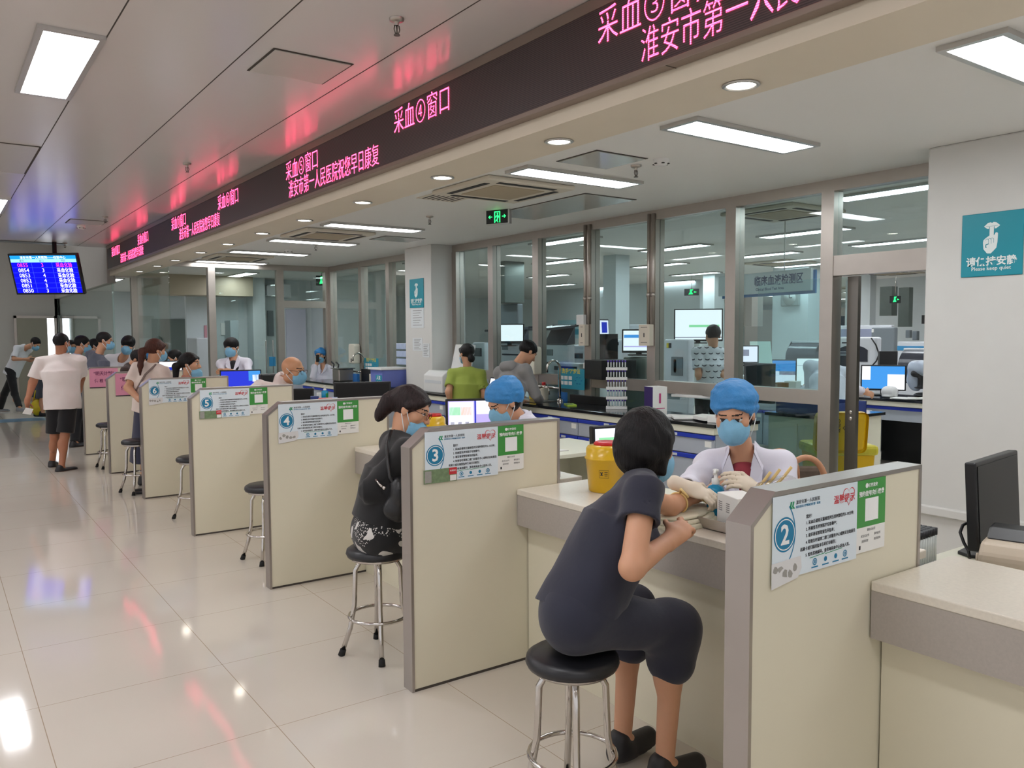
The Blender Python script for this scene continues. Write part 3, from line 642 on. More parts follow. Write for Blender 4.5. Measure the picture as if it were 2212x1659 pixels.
    def pick(C):
        q = (C-head)@Hf/s; x, y, z = np.abs(q[:, 0]), q[:, 1], q[:, 2]; m = np.zeros(len(C), int); fr = (y > 0.055) & (y < 0.13) & (np.linalg.norm(q, axis=1) < 0.15)
        ey = fr & (((x-0.032)/0.0155)**2+((z-0.003)/0.0062)**2 < 1); m[ey] = 1; m[ey & (((x-0.031)/0.007)**2+((z-0.003)/0.008)**2 < 1)] = 2
        m[fr & (((x-0.032)/0.018)**2+((z-0.0085)/0.0028)**2 < 1)] = 2
        m[fr & (((x-0.033)/0.022)**2+((z-0.027-0.05*(0.033-x)*0)/0.0034)**2 < 1)] = 3
        m[fr & ((x/0.024)**2+((z+0.064)/0.011)**2 < 1) & (y > 0.082)] = 4
        return m
    hm = hairm or hair_m
    blob_object('body', b.mesh(res), [sk, eye_w, eye_d, hm, lip_m], root, pick)
    if glove: blob_object('gloves', hg.mesh(min(res, 0.006)), glove_m, root)
    # ---- hair, cap
    n_f = Hf@nz(V3(0, 0.80, -0.60)); pf = hp(0, 0.088, 0.072)
    hb = Blob(0.025*s); HE = lambda c, rr, **kw: hb.ell(hp(*c), np.array(rr)*s, Hf, **kw)
    if hair != 'bald' and not cap:
        face = [(pf, n_f)]
        if hair == 'short': HE((0,-0.016,0.036), (0.084,0.104,0.092), clip=face+[(hp(0,0,-0.055), -Hf[:, 2])])
        elif hair == 'crop': HE((0,-0.014,0.034), (0.079,0.099,0.089), clip=face+[(hp(0,0,-0.045), -Hf[:, 2])])
        elif hair == 'mop': HE((0,-0.010,0.036), (0.090,0.110,0.094), clip=[(hp(0,0.09,0.02), Hf@nz(V3(0,0.75,-0.66)))]); HE((0,0.062,0.062), (0.062,0.040,0.032))
        elif hair == 'bob':
            HE((0,-0.016,0.030), (0.092,0.112,0.100), clip=[(hp(0,0.095,0.055), Hf@nz(V3(0,0.85,-0.5)))]); HE((0,-0.028,-0.035), (0.094,0.094,0.098), clip=[(hp(0,0.034,0), Hf[:, 1])], k=0.04)
            for q in (-1, 1): hb.cap(hp(q*0.078,0.012,0.02), hp(q*0.072,0.03,-0.095), 0.022*s, 0.012*s, k=0.03)
        else:
            HE((0,-0.018,0.034), (0.085,0.106,0.092), clip=face+[(hp(0,0,-0.06), -Hf[:, 2])])
            for q in (-1, 1): hb.cap(hp(q*0.055,0.06,0.062), hp(q*0.08,0.0,0.02), 0.016*s, 0.014*s)
            if hair == 'bun': HE((0.0,-0.122,-0.015), (0.052,0.048,0.062), k=0.02); HE((0.015,-0.135,-0.075), (0.036,0.032,0.05), k=0.03)
            if hair == 'ponytail': hb.cap(hp(0,-0.105,-0.01), hp(0,-0.15,-0.035), 0.035*s, 0.034*s); hb.cap(hp(0,-0.15,-0.035), hp(0.005,-0.145,-0.19), 0.038*s, 0.028*s); hb.cap(hp(0.005,-0.145,-0.19), hp(0.0,-0.13,-0.29), 0.028*s, 0.01*s)
            if hair == 'lowbun': HE((0,-0.108,-0.065), (0.045,0.04,0.05), k=0.03)
        blob_object('hair', hb.mesh(min(res, 0.008), 0.004 if res < 0.009 else 0.002, 90.0, 5), hm, root)
    elif hair == 'bald' and not cap: pass
    if cap:
        if hair != 'bald':
            HE((0,-0.02,-0.02), (0.080,0.09,0.07), clip=[(hp(0,-0.005,0), Hf[:, 1])]); blob_object('hair', hb.mesh(min(res, 0.008)), hm, root)
        cb = Blob(0.02*s); cb.ell(hp(0,-0.030,0.052), np.array((0.102,0.122,0.090))*s, Hf, clip=[(hp(0,0.085,0.058), Hf@nz(V3(0,0.62,-0.78)))]); cb.ell(hp(0,-0.085,0.0), np.array((0.085,0.055,0.062))*s, Hf, k=0.04)
        blob_object('bouffant_cap', cb.mesh(min(res, 0.006), 0.007, 85.0, 2), cap_m, root)
    # ---- mask and glasses
    if mask:
        dz = -mask_drop; mk = Blob(0.02*s); ME = lambda c, rr, **kw: mk.ell(hp(c[0], c[1], c[2]+dz), np.array(rr)*s, Hf, **kw)
        cl = [(hp(0,0.035,0), -Hf[:, 1]), (hp(0,0.101,-0.004+dz), Hf@nz(V3(0,0.66,0.75))), (hp(0,0,-0.122+dz), -Hf[:, 2])]
        ME((0,0.034,-0.055), (0.069,0.078,0.080), clip=cl); ME((0,0.094,-0.048), (0.034,0.038,0.054), clip=cl, k=0.03)
        mo = blob_object('face_mask', mk.mesh(min(res, 0.006), 0.0018, 120.0, 1), [mask_m, mask_w], root, lambda C: (np.abs(((C-head)@Hf)[:, 2]/s+0.119-dz) < 0.004).astype(int))
        lp = MB()
        for q in (-1, 1):
            for z0, z1 in ((-0.03, 0.022), (-0.095, -0.03)): lp.tube([hp(q*0.064,0.042,z0+dz), hp(q*0.079,0.012,(z0+z1)/2+dz*0.5), hp(q*0.086,-0.018,z1)], 0.0022*s if res < 0.009 else 0.0035, 6)
        lp.build('ear_loop', mask_w, mo)
    if glasses:
        g = MB()
        for q in (-1, 1):
            g.tube([hp(q*(0.034+0.025*math.cos(a)), 0.106, 0.0+0.018*math.sin(a)) for a in [2*math.pi*i/18 for i in range(18)]], 0.0016*s, 6, closed=True); g.tube([hp(q*0.059,0.104,0.006), hp(q*0.076,0.05,0.008), hp(q*0.084,-0.015,0.004)], 0.0016*s, 6)
        g.tube([hp(-0.01,0.107,0.004), hp(0,0.112,0.006), hp(0.01,0.107,0.004)], 0.0016*s, 6); g.build('glasses', mat('glasses_frame', (70,38,32), 0.3, var=0), root)
    # ---- clothes
    g = 0.016*s; W = bulk
    def torso(T, grow=0.0, low=None, k=0.06):
        gg = g+grow; low = hem if low is None else low
        T.ell(neck-u*0.20*s, (0.148*s*W+gg, 0.10*s*W+gg, 0.175*s), B, k=k); T.cap(sh[-1]-u*0.010, sh[1]-u*0.010, 0.050*s+grow, k=k)
        T.tub(neck-u*0.18*s, pelvis-u*low*s, (0.150*s*W+gg, 0.106*s*W+gg), (0.152*s*W+gg*1.3, 0.118*s*W+gg*1.3), r, k=k)
        for q in (-1, 1): T.cap(neck+u*0.004*s, sh[q]-u*0.006, 0.048*s+grow, 0.050*s+grow, k=k)
        if female: 
            for q in (-1, 1): T.ell(neck-u*0.20*s+r*q*0.07*s+f*0.085*s, (0.058*s, 0.045*s, 0.06*s), B, k=0.05)
    def sleeves(T, frac, ra, rb, open_=True):
        for q in (-1, 1):
            if frac <= 1: e = sh[q]+(el[q]-sh[q])*frac; dd = nz(el[q]-sh[q]); T.tub(sh[q]-dd*0.02, e, (ra*s, ra*s), (rb*s, rb*s), f+0.01*r, k=0.03)
            else:
                T.cap(sh[q], el[q], ra*s, rb*s, k=0.03); e = el[q]+(wr[q]-el[q])*(frac-1); dd = nz(wr[q]-el[q]); T.tub(el[q]-dd*0.02, e, (rb*s, rb*s), (rb*0.84*s, rb*0.84*s), f+0.01*u, k=0.02)
            if open_: T.cap(e-dd*0.03, e+dd*0.03, (rb if frac <= 1 else rb*0.8)*s*0.76, k=0.004, op='s')
    cres = max(res*0.9, 0.0055)
    if top is not None:
        T = Blob(0.02*s); torso(T); sleeves(T, sleeve, 0.055*W, 0.061*W if sleeve <= 1 else 0.050*W); T.cap(neck-u*0.03*s+f*0.02*s+V3(0,0,neck_cut), head, 0.056*s, 0.075*s, k=0.012, op='s')
        if coat or inner is not None: T.ell(neck-u*0.055*s+f*0.125*s, (0.036*s, 0.075*s, 0.095*s), B, k=0.01, op='s')
        o_ = blob_object('white_coat' if coat else 'shirt', T.mesh(cres, fold, 34.0, int(pelvis[1]*7) % 50), top, root)
        if inner is not None:
            T2 = Blob(0.02*s); T2.ell(neck-u*0.13*s+f*0.040*s, (0.085*s, 0.066*s, 0.13*s), B); blob_object('inner_shirt', T2.mesh(cres), inner, root)
        if coat or collar:
            c_ = MB()
            for q in (-1, 1):
                P_ = lambda a, d, h: A3(neck+r*q*a*s+f*d*s+u*h*s)
                for quad in ([(0.052,-0.035,0.060),(0.054,0.045,0.040),(0.086,0.085,-0.030),(0.096,-0.01,0.010)], [(0.052,0.05,0.036),(0.008,0.128,-0.15),(0.078,0.124,-0.085),(0.086,0.086,-0.030)]):
                    lo_ = [c_.bm.verts.new(P_(*v)) for v in quad]; hi_ = [c_.bm.verts.new(Vector(P_(*v))+Vector(f*0.008+u*0.004)) for v in quad]
                    c_.bm.faces.new(lo_); c_.bm.faces.new(hi_[::-1]); [c_.bm.faces.new((lo_[i], hi_[i], hi_[(i+1) % 4], lo_[(i+1) % 4])) for i in range(4)]
            c_.box(*(-0.001,)*3, *(0.001,)*3) if False else None
            c_.build('collar', top, o_)
        if coat:
            T = Blob(0.03*s)
            if legs: 
                for q in (-1, 1): T.cap(hip[q], hip[q]*0.35+kn[q]*0.65, 0.10*s, 0.085*s)
            else: T.tub(pelvis+u*0.02*s, V3(pelvis[0], pelvis[1], 0.5*s), (0.175*s, 0.135*s), (0.21*s, 0.17*s), r)
            blob_object('coat_skirt', T.mesh(max(cres, 0.009), 0.006, 24.0, 4), top, root)
    if bottom is not None:
        T = Blob(0.035*s); T.ell(pelvis-u*0.0*s, (0.170*s, 0.130*s, 0.135*s), B)
        if bottom_kind == 'skirt':
            if legs:
                for q in (-1, 1): T.cap(hip[q], kn[q], 0.105*s, 0.082*s, k=0.06); e = kn[q]+(an[q]-kn[q])*btm_len; T.cap(kn[q], e, 0.082*s, 0.085*s, k=0.08)
            else: T.tub(pelvis+u*0.03*s, V3(pelvis[0], pelvis[1], (1-btm_len)*0.85*s+0.05), (0.16*s, 0.125*s), (0.23*s, 0.20*s), r)
        else:
            for q in (-1, 1):
                if btm_len < 0.6: e = hip[q]+(kn[q]-hip[q])*btm_len*1.75; T.tub(hip[q], e, (0.094*s, 0.10*s), (0.098*s, 0.104*s), r, k=0.03)
                else: T.cap(hip[q], kn[q], 0.092*s, 0.068*s); e = kn[q]+(an[q]-kn[q])*0.97; T.tub(kn[q], e, (0.066*s, 0.066*s), (0.056*s, 0.062*s), r, k=0.03)
        blob_object({'skirt': 'skirt'}.get(bottom_kind, 'shorts' if btm_len < 0.6 else 'trousers'), T.mesh(max(cres, 0.008), fold*1.1, 26.0, 8), bottom, root)
    if shoes is not None:
        for q in (-1, 1):
            T = Blob(0.02*s); a_ = an[q]-V3(0,0,0.05*s); T.cap(a_-tf[q]*0.03*s, a_+tf[q]*0.15*s, 0.043*s, 0.036*s); T.cap(an[q]-tf[q]*0.02*s-V3(0,0,0.01), a_, 0.043*s, 0.045*s); zb = V3(0, 0, max(a_[2]-0.034*s, 0.004))
            T.tub(V3(a_[0], a_[1], zb[2])+tf[q]*0.06*s, V3(a_[0], a_[1], zb[2]+0.02)+tf[q]*0.06*s, (0.042*s, 0.125*s), (0.042*s, 0.125*s), np.cross(tf[q], V3(0,0,1)))
            blob_object('shoe', T.mesh(max(res, 0.008), trim=[(zb, V3(0,0,-1))]), shoes, root)
    root['_j'] = 0; del root['_j']
    return root, dict(hp=hp, Hf=Hf, neck=neck, pelvis=pelvis, r=r, f=f, u=u, sh=sh, el=el, wr=wr, kn=kn, an=an, s=s)
def pt(x, y, zc): return CAM0 + ray(x, y)*zc       # the point seen at a pixel, zc metres ahead of the camera
# ------------------------------------------------------------------ the people of the photograph
navy = cloth('navy_dress_cloth', (38,40,56)); blk = cloth('black_knit', (22,22,24)); wht = cloth('white_tee_cotton', (226,216,212)); wht2 = cloth('white_shirt_cotton', (222,224,230)); cream_t = cloth('cream_tee_cotton', (224,208,198))
green_t = cloth('olive_green_cotton', (152,168,72)); grey_h = cloth('grey_hoodie_cloth', (140,138,138)); slate = cloth('slate_grey_cotton', (86,90,104)); sky = cloth('pale_blue_shirt', (184,196,218)); pinkw = cloth('pale_pink_shirt', (228,212,208))
black_tr = cloth('black_trouser_cloth', (20,20,24)); dk_short = cloth('charcoal_short_cloth', (66,72,84)); denim = cloth('dark_blue_skirt_cloth', (48,50,72)); peach = cloth('peach_blouse', (196,130,112)); brown_t = cloth('dark_brown_cloth', (58,44,40)); red_in = cloth('red_white_blouse', (150,52,64)); shoe_d = mat('dark_shoe', (34,32,34), 0.5); shoe_g = mat('grey_shoe', (140,142,148), 0.6)
# patterned skirt: white motifs and dotted patches on black
pat = cloth('patterned_skirt_cloth', (24,24,26)); N, L, p_ = nodes(pat)
tc = N.new('ShaderNodeTexCoord'); v1 = N.new('ShaderNodeTexVoronoi'); v1.inputs['Scale'].default_value = 9; v2 = N.new('ShaderNodeTexVoronoi'); v2.inputs['Scale'].default_value = 95; nz1 = N.new('ShaderNodeTexNoise'); nz1.inputs['Scale'].default_value = 11; nz1.inputs['Detail'].default_value = 1
for q in (v1, v2, nz1): L.new(tc.outputs['Object'], q.inputs['Vector'])
def M_(op, a, b): q = N.new('ShaderNodeMath'); q.operation = op; (L.new(a, q.inputs[0]) if not isinstance(a, float) else setattr(q.inputs[0], 'default_value', a)); (L.new(b, q.inputs[1]) if not isinstance(b, float) else setattr(q.inputs[1], 'default_value', b)); return q.outputs[0]
motif = M_('GREATER_THAN', nz1.outputs[0], 0.60); sepc = N.new('ShaderNodeSeparateColor'); L.new(v1.outputs['Color'], sepc.inputs[0])
dots = M_('MULTIPLY', M_('GREATER_THAN', sepc.outputs[0], 0.5), M_('LESS_THAN', v2.outputs['Distance'], 0.34)); al = M_('MAXIMUM', motif, dots)
mx = N.new('ShaderNodeMix'); mx.data_type = 'RGBA'; mx.inputs[6].default_value = col((20,20,22)); mx.inputs[7].default_value = col((206,202,198)); L.new(al, mx.inputs[0]); L.new(mx.outputs[2], p_.inputs['Base Color'])
def vx(a, b, z=0.0):   # a direction given by how far it points right of and away from the viewer
    return V3(a*0.814+b*0.581, -a*0.581+b*0.814, z)
P = pt
PEOPLE = {}
def cast(key, *a, **k): PEOPLE[key] = person(*a, **k)
# woman in navy leaning on the counter
pv = P(1246,1325,2.80)
cast('navy', 'woman in a navy dress with short black hair leaning over the counter, arm stretched out', pv, P(1386,1044,2.88), P(1398,958,2.93), vx(1,0.0), vx(0.82,0.5,-0.30), sc=1.0, female=True, res=0.0055, hair='bob', top=navy, sleeve=0.42, hem=0.02, bottom=navy, bottom_kind='skirt', btm_len=0.25, shoes=shoe_d, mask=True, bulk=1.08, mask_drop=0.012, neck_cut=0.0, fold=0.005,
     arms={1: (P(1392,1198,2.62), P(1452,1163,2.74)), -1: (P(1450,1110,3.22), P(1516,1070,3.46))}, hands={1: dict(dir=A3(P(1485,1130,2.80))-A3(P(1452,1163,2.74)), n=vx(0.2,0.9,-0.5), curl=0.95, thumb=0.9), -1: dict(n=V3(0,0,1), curl=0.35, dir=vx(0.75,0.5,0.12))},
     legs={1: (pv+Vector((0.37,-0.10,-0.10)), pv+Vector((0.33,-0.10,-0.58)), (1,-0.1,0)), -1: (pv+Vector((0.37,0.12,-0.10)), pv+Vector((0.33,0.12,-0.58)), (1,0.1,0))})
# nurse at window 2
cast('nurse2', 'nurse in blue bouffant cap and white coat drawing blood at the nearest desk', P(1630,1200,3.86), P(1606,986,3.70), P(1586,893,3.62), vx(-0.38,-0.92), vx(-0.42,-0.85,-0.30), sc=1.02, female=True, res=0.0055, cap=True, top=coat_m, sleeve=1.97, hem=0.1, coat=True, inner=red_in, glove=True, fold=0.006,
     arms={-1: (P(1712,1085,3.55), P(1632,1058,3.36)), 1: (P(1455,1090,3.5), P(1482,1052,3.30))}, hands={-1: dict(dir=vx(-0.75,-0.25,0.42), n=vx(-0.4,0.5,-0.4), curl=0.6, thumb=0.8), 1: dict(dir=vx(0.72,-0.2,-0.25), n=vx(0.0,0.5,-0.8), curl=0.6, thumb=0.7)},
     legs={1: (P(1560,1210,3.45), P(1560,1518,3.45)), -1: (P(1680,1215,3.5), P(1680,1508,3.5))}, bottom=wht2)
# seated woman in black at window 3
pv = P(815,1146,4.20)
cast('black', 'seated woman in a black top and patterned skirt with glasses and mask below her chin', pv, P(866,950,4.22), P(887,884,4.24), (0.96,-0.25,0), vx(0.92,-0.12,-0.38), sc=1.0, female=True, res=0.0058, hair='bun', hairm=hair_mat('dark_brown_hair', (36,26,26)), glasses=True, mask=True, mask_drop=0.042, top=blk, sleeve=1.9, hem=-0.05, bottom=pat, bottom_kind='skirt', btm_len=0.35, shoes=shoe_d, bulk=1.1,
     arms={1: (P(838,1060,4.05), P(905,1060,4.06)), -1: (pv+Vector((0.30,0.24,0.16)), pv+Vector((0.52,0.20,0.30)))}, legs={1: (pv+Vector((0.40,-0.12,-0.06)), pv+Vector((0.36,-0.12,-0.56)), (1,0,0)), -1: (pv+Vector((0.40,0.10,-0.06)), pv+Vector((0.36,0.10,-0.56)), (1,0,0))})
# nurse at window 3
cast('nurse3', 'nurse in a blue cap looking down behind the partition numbered 3', P(1146,1070,5.12), P(1130,908,5.04), P(1088,868,4.96), vx(-0.80,-0.5), vx(-0.80,-0.42,-0.55), female=True, res=0.0065, cap=True, top=coat_m, sleeve=1.95, coat=True, mask=True, legs={1: (P(1090,1090,4.8), P(1090,1298,4.8)), -1: (P(1120,1090,4.7), P(1120,1308,4.7))}, arms={1: (P(1100,1000,5.0), P(1060,1000,4.9)), -1: (P(1160,1010,4.85), P(1100,1010,4.75))}, bottom=wht2)
cast('green', 'woman in an olive green shirt with a low black bun standing at the bench', P(1006,880,9.2), P(1008,800,9.2), P(1008,764,9.2), vx(0.25,0.97), vx(-0.55,0.83,-0.1), sc=0.93, female=True, res=0.010, hair='lowbun', top=green_t, sleeve=0.72, hem=0.04, bottom=black_tr, shoes=shoe_d, arms={-1: (P(966,842,9.05), P(975,880,9.25)), 1: (P(1048,842,9.1), P(1035,880,9.3))}, bulk=1.1)
cast('hood', 'person in a grey hooded jacket bending over the sink', P(1092,885,8.45), P(1108,795,8.55), P(1140,761,8.66), vx(0.75,0.65), vx(0.72,0.4,-0.6), sc=1.02, res=0.010, hair='short', mask=False, top=grey_h, sleeve=1.93, hem=0.1, bottom=black_tr, shoes=shoe_d, bulk=1.12, arms={1: (P(1152,838,8.5), P(1166,866,8.7)), -1: (P(1075,835,8.6), P(1120,868,8.85))})
b_ = Blob(0.02); b_.cap(PEOPLE['hood'][1]['neck']-PEOPLE['hood'][1]['f']*0.07-PEOPLE['hood'][1]['r']*0.06, PEOPLE['hood'][1]['neck']-PEOPLE['hood'][1]['f']*0.07+PEOPLE['hood'][1]['r']*0.06, 0.055); blob_object('hood', b_.mesh(0.01), grey_h, PEOPLE['hood'][0])
cast('tee', 'man in a white tee with small dark marks standing in the laboratory behind the glass', P(1533,835,9.9), P(1539,756,9.9), P(1540,725,9.9), vx(-0.1,0.99), vx(-0.12,0.97,-0.2), sc=1.06, res=0.011, hair='short', top=cloth('marked_white_tee', (216,220,226)), sleeve=0.75, hem=0.12, bottom=black_tr, shoes=shoe_d, mask=False, arms={-1: (P(1508,805,9.8), P(1515,838,10.0)), 1: (P(1560,805,9.85), P(1565,838,10.0))})
cast('scope', 'laboratory worker in a white coat bending over the microscope, head behind the steel post', P(1788,872,9.1), P(1789,792,9.35), P(1790,766,9.45), vx(0.1,0.99), vx(0.1,0.8,-0.6), sc=1.05, res=0.011, hair='short', top=coat_m, sleeve=1.95, coat=True, bottom=black_tr, shoes=shoe_d, mask=False, arms={-1: (P(1748,812,9.4), P(1736,842,9.7)), 1: (P(1828,815,9.4), P(1866,846,9.6))}, bulk=1.1)
cast('bald', 'bald man with spectacles, blue mask and pale pink shirt behind the monitors', P(584,915,8.4), P(609,824,8.3), P(633,800,8.25), vx(0.95,0.2), vx(0.95,-0.22,-0.12), sc=1.16, res=0.009, hair='bald', glasses=True, top=pinkw, sleeve=1.92, collar=True, bottom=black_tr, shoes=shoe_d, arms={-1: (P(600,860,8.6), P(640,870,8.7)), 1: (P(580,845,8.1), P(540,850,8.0))}, bulk=1.1, sk=mat('skin_warm', (206,150,112), 0.42, var=0.04, vscale=14))
cast('doctor', 'young doctor in a white coat with folded arms and black fringe standing by the post', P(508,838,11.0), P(506,778,11.0), P(500,750,11.0), vx(0.1,-0.99), vx(-0.12,-0.98,-0.1), sc=1.06, bulk=0.88, res=0.010, hair='mop', top=coat_m, sleeve=1.95, coat=True, bottom=black_tr, shoes=shoe_d, inner=blk, arms={1: (P(484,808,10.85), P(515,806,10.68)), -1: (P(536,806,10.85), P(496,802,10.68))}, hands={1: dict(dir=vx(1,0.1,0)), -1: dict(dir=vx(-1,0.1,0))})
cast('phone', 'nurse in a blue cap holding a phone to her ear in the far glass doorway', P(695,845,14.4), P(700,791,14.4), P(692,769,14.4), vx(-0.1,-0.99), vx(-0.15,-0.98,-0.05), sc=1.03, female=True, res=0.012, cap=True, top=coat_m, sleeve=1.95, coat=True, bottom=wht2, shoes=shoe_d, legs={1: (P(690,850,13.95), P(690,922,13.95)), -1: (P(705,850,13.95), P(705,922,13.95))}, arms={1: (P(676,815,14.2), P(684,785,14.15)), -1: (P(722,828,14.4), P(716,850,14.2))}, hands={1: dict(dir=vx(0.1,0.2,1), curl=0.7)})
ph = MB(); a_ = P(685,773,14.1); ph.box(a_.x-0.03,a_.y-0.03,a_.z-0.07,a_.x+0.03,a_.y-0.02,a_.z+0.06,0.003); tag(ph.build('mobile_phone', black_m), 'black phone held to the ear of the nurse in the glass doorway', 'phone')
pv = P(398,930,8.75)
cast('pony', 'seated woman with a dark ponytail, peach blouse and white mask under her chin', pv, P(406,819,8.75), P(411,786,8.75), vx(0.9,0.3), vx(0.95,0.05,-0.05), sc=1.0, female=True, res=0.009, hair='ponytail', mask=True, mask_drop=0.055, top=peach, sleeve=0.6, bottom=black_tr, shoes=shoe_d, legs={1: (pv+Vector((-0.36,-0.02,-0.06)), pv+Vector((-0.34,-0.02,-0.62)), (-1,0,0)), -1: (pv+Vector((-0.34,0.14,-0.06)), pv+Vector((-0.32,0.14,-0.62)), (-1,0,0))})
cast('cream', 'woman with a brown ponytail in a cream tee standing with a strap over her shoulder', P(322,868,8.95), P(326,790,8.9), P(337,756,8.9), vx(0.35,0.93), vx(0.65,0.75,-0.15), sc=1.0, female=True, res=0.009, hair='ponytail', hairm=hair_br, top=cream_t, sleeve=0.75, hem=0.06, bottom=denim, bottom_kind='skirt', btm_len=0.75, shoes=shoe_d, arms={-1: (P(280,842,8.8), P(300,862,8.7)), 1: (P(372,838,8.9), P(390,850,9.1))}, bulk=1.12)
J = PEOPLE['cream'][1]; b_ = MB(); b_.tube([J['neck']+J['r']*0.10+J['u']*0.03-J['f']*0.03, J['neck']+J['r']*0.06-J['u']*0.08-J['f']*0.135, J['neck']-J['r']*0.06-J['u']*0.30-J['f']*0.15, J['neck']-J['r']*0.16-J['u']*0.42-J['f']*0.06], 0.012, 8); b_.build('bag_strap', cloth('taupe_strap', (128,112,106)), PEOPLE['cream'][0])
cast('whitemask', 'person in a white tee and blue mask facing the room beyond the farthest partition', P(262,835,12.9), P(265,772,12.8), P(276,745,12.6), vx(0.1,-0.99), vx(0.2,-0.95,-0.25), sc=1.14, res=0.011, hair='mop', top=wht2, sleeve=0.7, bottom=black_tr, shoes=shoe_d)
cast('slate', 'man in a slate grey tee with glasses and mask standing beyond the farthest partition', P(192,862,12.2), P(212,769,12.1), P(226,736,12.1), vx(0.65,0.75), vx(0.9,0.35,-0.15), sc=1.08, res=0.011, hair='crop', glasses=True, top=slate, sleeve=0.75, bottom=black_tr, shoes=shoe_d, bulk=1.2, legs={-1: (P(165,905,12.2), P(162,955,12.1)), 1: (P(180,905,12.4), P(176,955,12.5))})
cast('sky', 'man with black hair in a pale blue shirt between two men in tees', P(160,838,13.3), P(166,770,13.3), P(178,743,13.3), vx(0.7,0.7), vx(0.85,0.45,-0.2), sc=1.1, res=0.012, hair='short', top=sky, sleeve=0.8, bottom=black_tr, shoes=shoe_d)
cast('dark_hair', 'dark haired person mostly hidden behind the man in the slate tee', P(205,835,14.0), P(203,772,14.0), P(206,748,14.0), vx(0.7,0.7), vx(0.9,0.3,-0.1), sc=1.05, res=0.013, hair='short', top=brown_t, bottom=black_tr, shoes=shoe_d)
pv = P(272,874,10.6)
cast('brown', 'person in dark brown bowing their dark haired head behind the pink sheet partition', pv, P(280,794,10.6), P(298,777,10.6), vx(0.95,0.2), vx(0.85,0.1,-0.6), sc=1.0, res=0.011, hair='short', top=brown_t, bottom=black_tr, shoes=shoe_d, mask=False, legs={1: (pv+Vector((0.0,-0.38,-0.06)), pv+Vector((0.0,-0.34,-0.56)), (0,-1,0)), -1: (pv+Vector((0.13,-0.36,-0.06)), pv+Vector((0.12,-0.34,-0.56)), (0,-1,0))})
cast('cap_far', 'nurse in a blue cap almost hidden behind the bowed dark head', P(322,850,13.6), P(318,797,13.5), P(311,772,13.4), vx(-0.9,-0.4), vx(-0.9,-0.3,-0.4), sc=1.0, female=True, res=0.012, cap=True, top=coat_m, sleeve=1.9, coat=True, bottom=wht2, legs={1: (P(312,852,13.3), P(312,933,13.3)), -1: (P(318,852,13.1), P(318,936,13.1))})
cast('desk_far', 'dark haired staff member seated behind a small white screen near the ponytailed woman', P(386,850,12.6), P(383,800,12.6), P(377,773,12.5), vx(-0.9,-0.4), vx(-0.85,-0.4,-0.3), sc=1.0, res=0.012, hair='short', top=coat_m, sleeve=1.9, coat=True, bottom=wht2, legs={1: (P(376,855,12.3), P(376,951,12.3)), -1: (P(382,855,12.1), P(382,954,12.1))})
cast('walker', 'man in a white tee and black shorts walking away along the hall', P(135,880,10.1), P(131,772,10.1), P(133,741,10.1), vx(-0.05,1), vx(0.25,0.97,-0.05), sc=1.02, res=0.010, hair='crop', sk=skin_tan, top=wht, sleeve=0.80, hem=0.10, bottom=black_tr, btm_len=0.52, shoes=shoe_d, bulk=1.27, arms={-1: (P(66,838,10.05), P(55,878,9.95)), 1: (P(180,838,10.2), P(172,858,10.5))}, hands={-1: dict(dir=(0,0.1,-1), curl=0.6)}, legs={-1: (P(118,942,10.15), P(113,998,10.3), vx(-0.3,0.9)), 1: (P(140,942,10.05), P(133,1009,9.95), vx(0.5,0.8))})
sl = MB(); a_ = P(58,884,9.9); sl.prism([(a_.x-0.05,a_.z-0.05),(a_.x+0.04,a_.z-0.07),(a_.x+0.07,a_.z+0.0),(a_.x-0.01,a_.z+0.02)], 'y', a_.y, a_.y+0.003); tag(sl.build('paper_slip', paper_m), 'white paper slip in the hand of the man walking away', 'paper slip')
cast('stoop', 'man in a white shirt and black trousers bending over a phone by the far door', P(24,808,17.6), P(52,750,17.6), P(76,742,17.6), vx(0.95,-0.1), vx(0.75,-0.1,-0.65), sc=1.05, res=0.012, hair='short', top=wht2, sleeve=0.85, bottom=black_tr, shoes=shoe_g, arms={1: (P(28,768,17.3), P(58,776,17.3)), -1: (P(45,775,17.8), P(62,778,17.7))}, legs={1: (P(32,850,17.5), P(42,880,17.4), vx(0.9,-0.2)), -1: (P(10,850,17.8), P(0,882,17.9), vx(0.9,0.1))})
ph = MB(); a_ = P(66,775,17.3); ph.box(a_.x-0.02,a_.y-0.07,a_.z-0.01,a_.x+0.06,a_.y+0.0,a_.z+0.01,0.003); tag(ph.build('mobile_phone', black_m), 'phone held by the man bending in front of the far door', 'phone')
cast('shorts', 'man in charcoal shorts and blue mask leaning behind the man walking away', P(86,818,16.3), P(135,768,16.3), P(154,748,16.2), vx(0.9,0.2), vx(0.8,-0.5,-0.2), sc=1.05, res=0.012, hair='crop', top=black_tr, sleeve=0.7, bottom=dk_short, btm_len=0.55, shoes=shoe_d, legs={-1: (P(76,862,16.3), P(80,890,16.3), vx(0.9,-0.3)), 1: (P(92,862,16.2), P(92,890,16.2), vx(0.9,-0.3))})

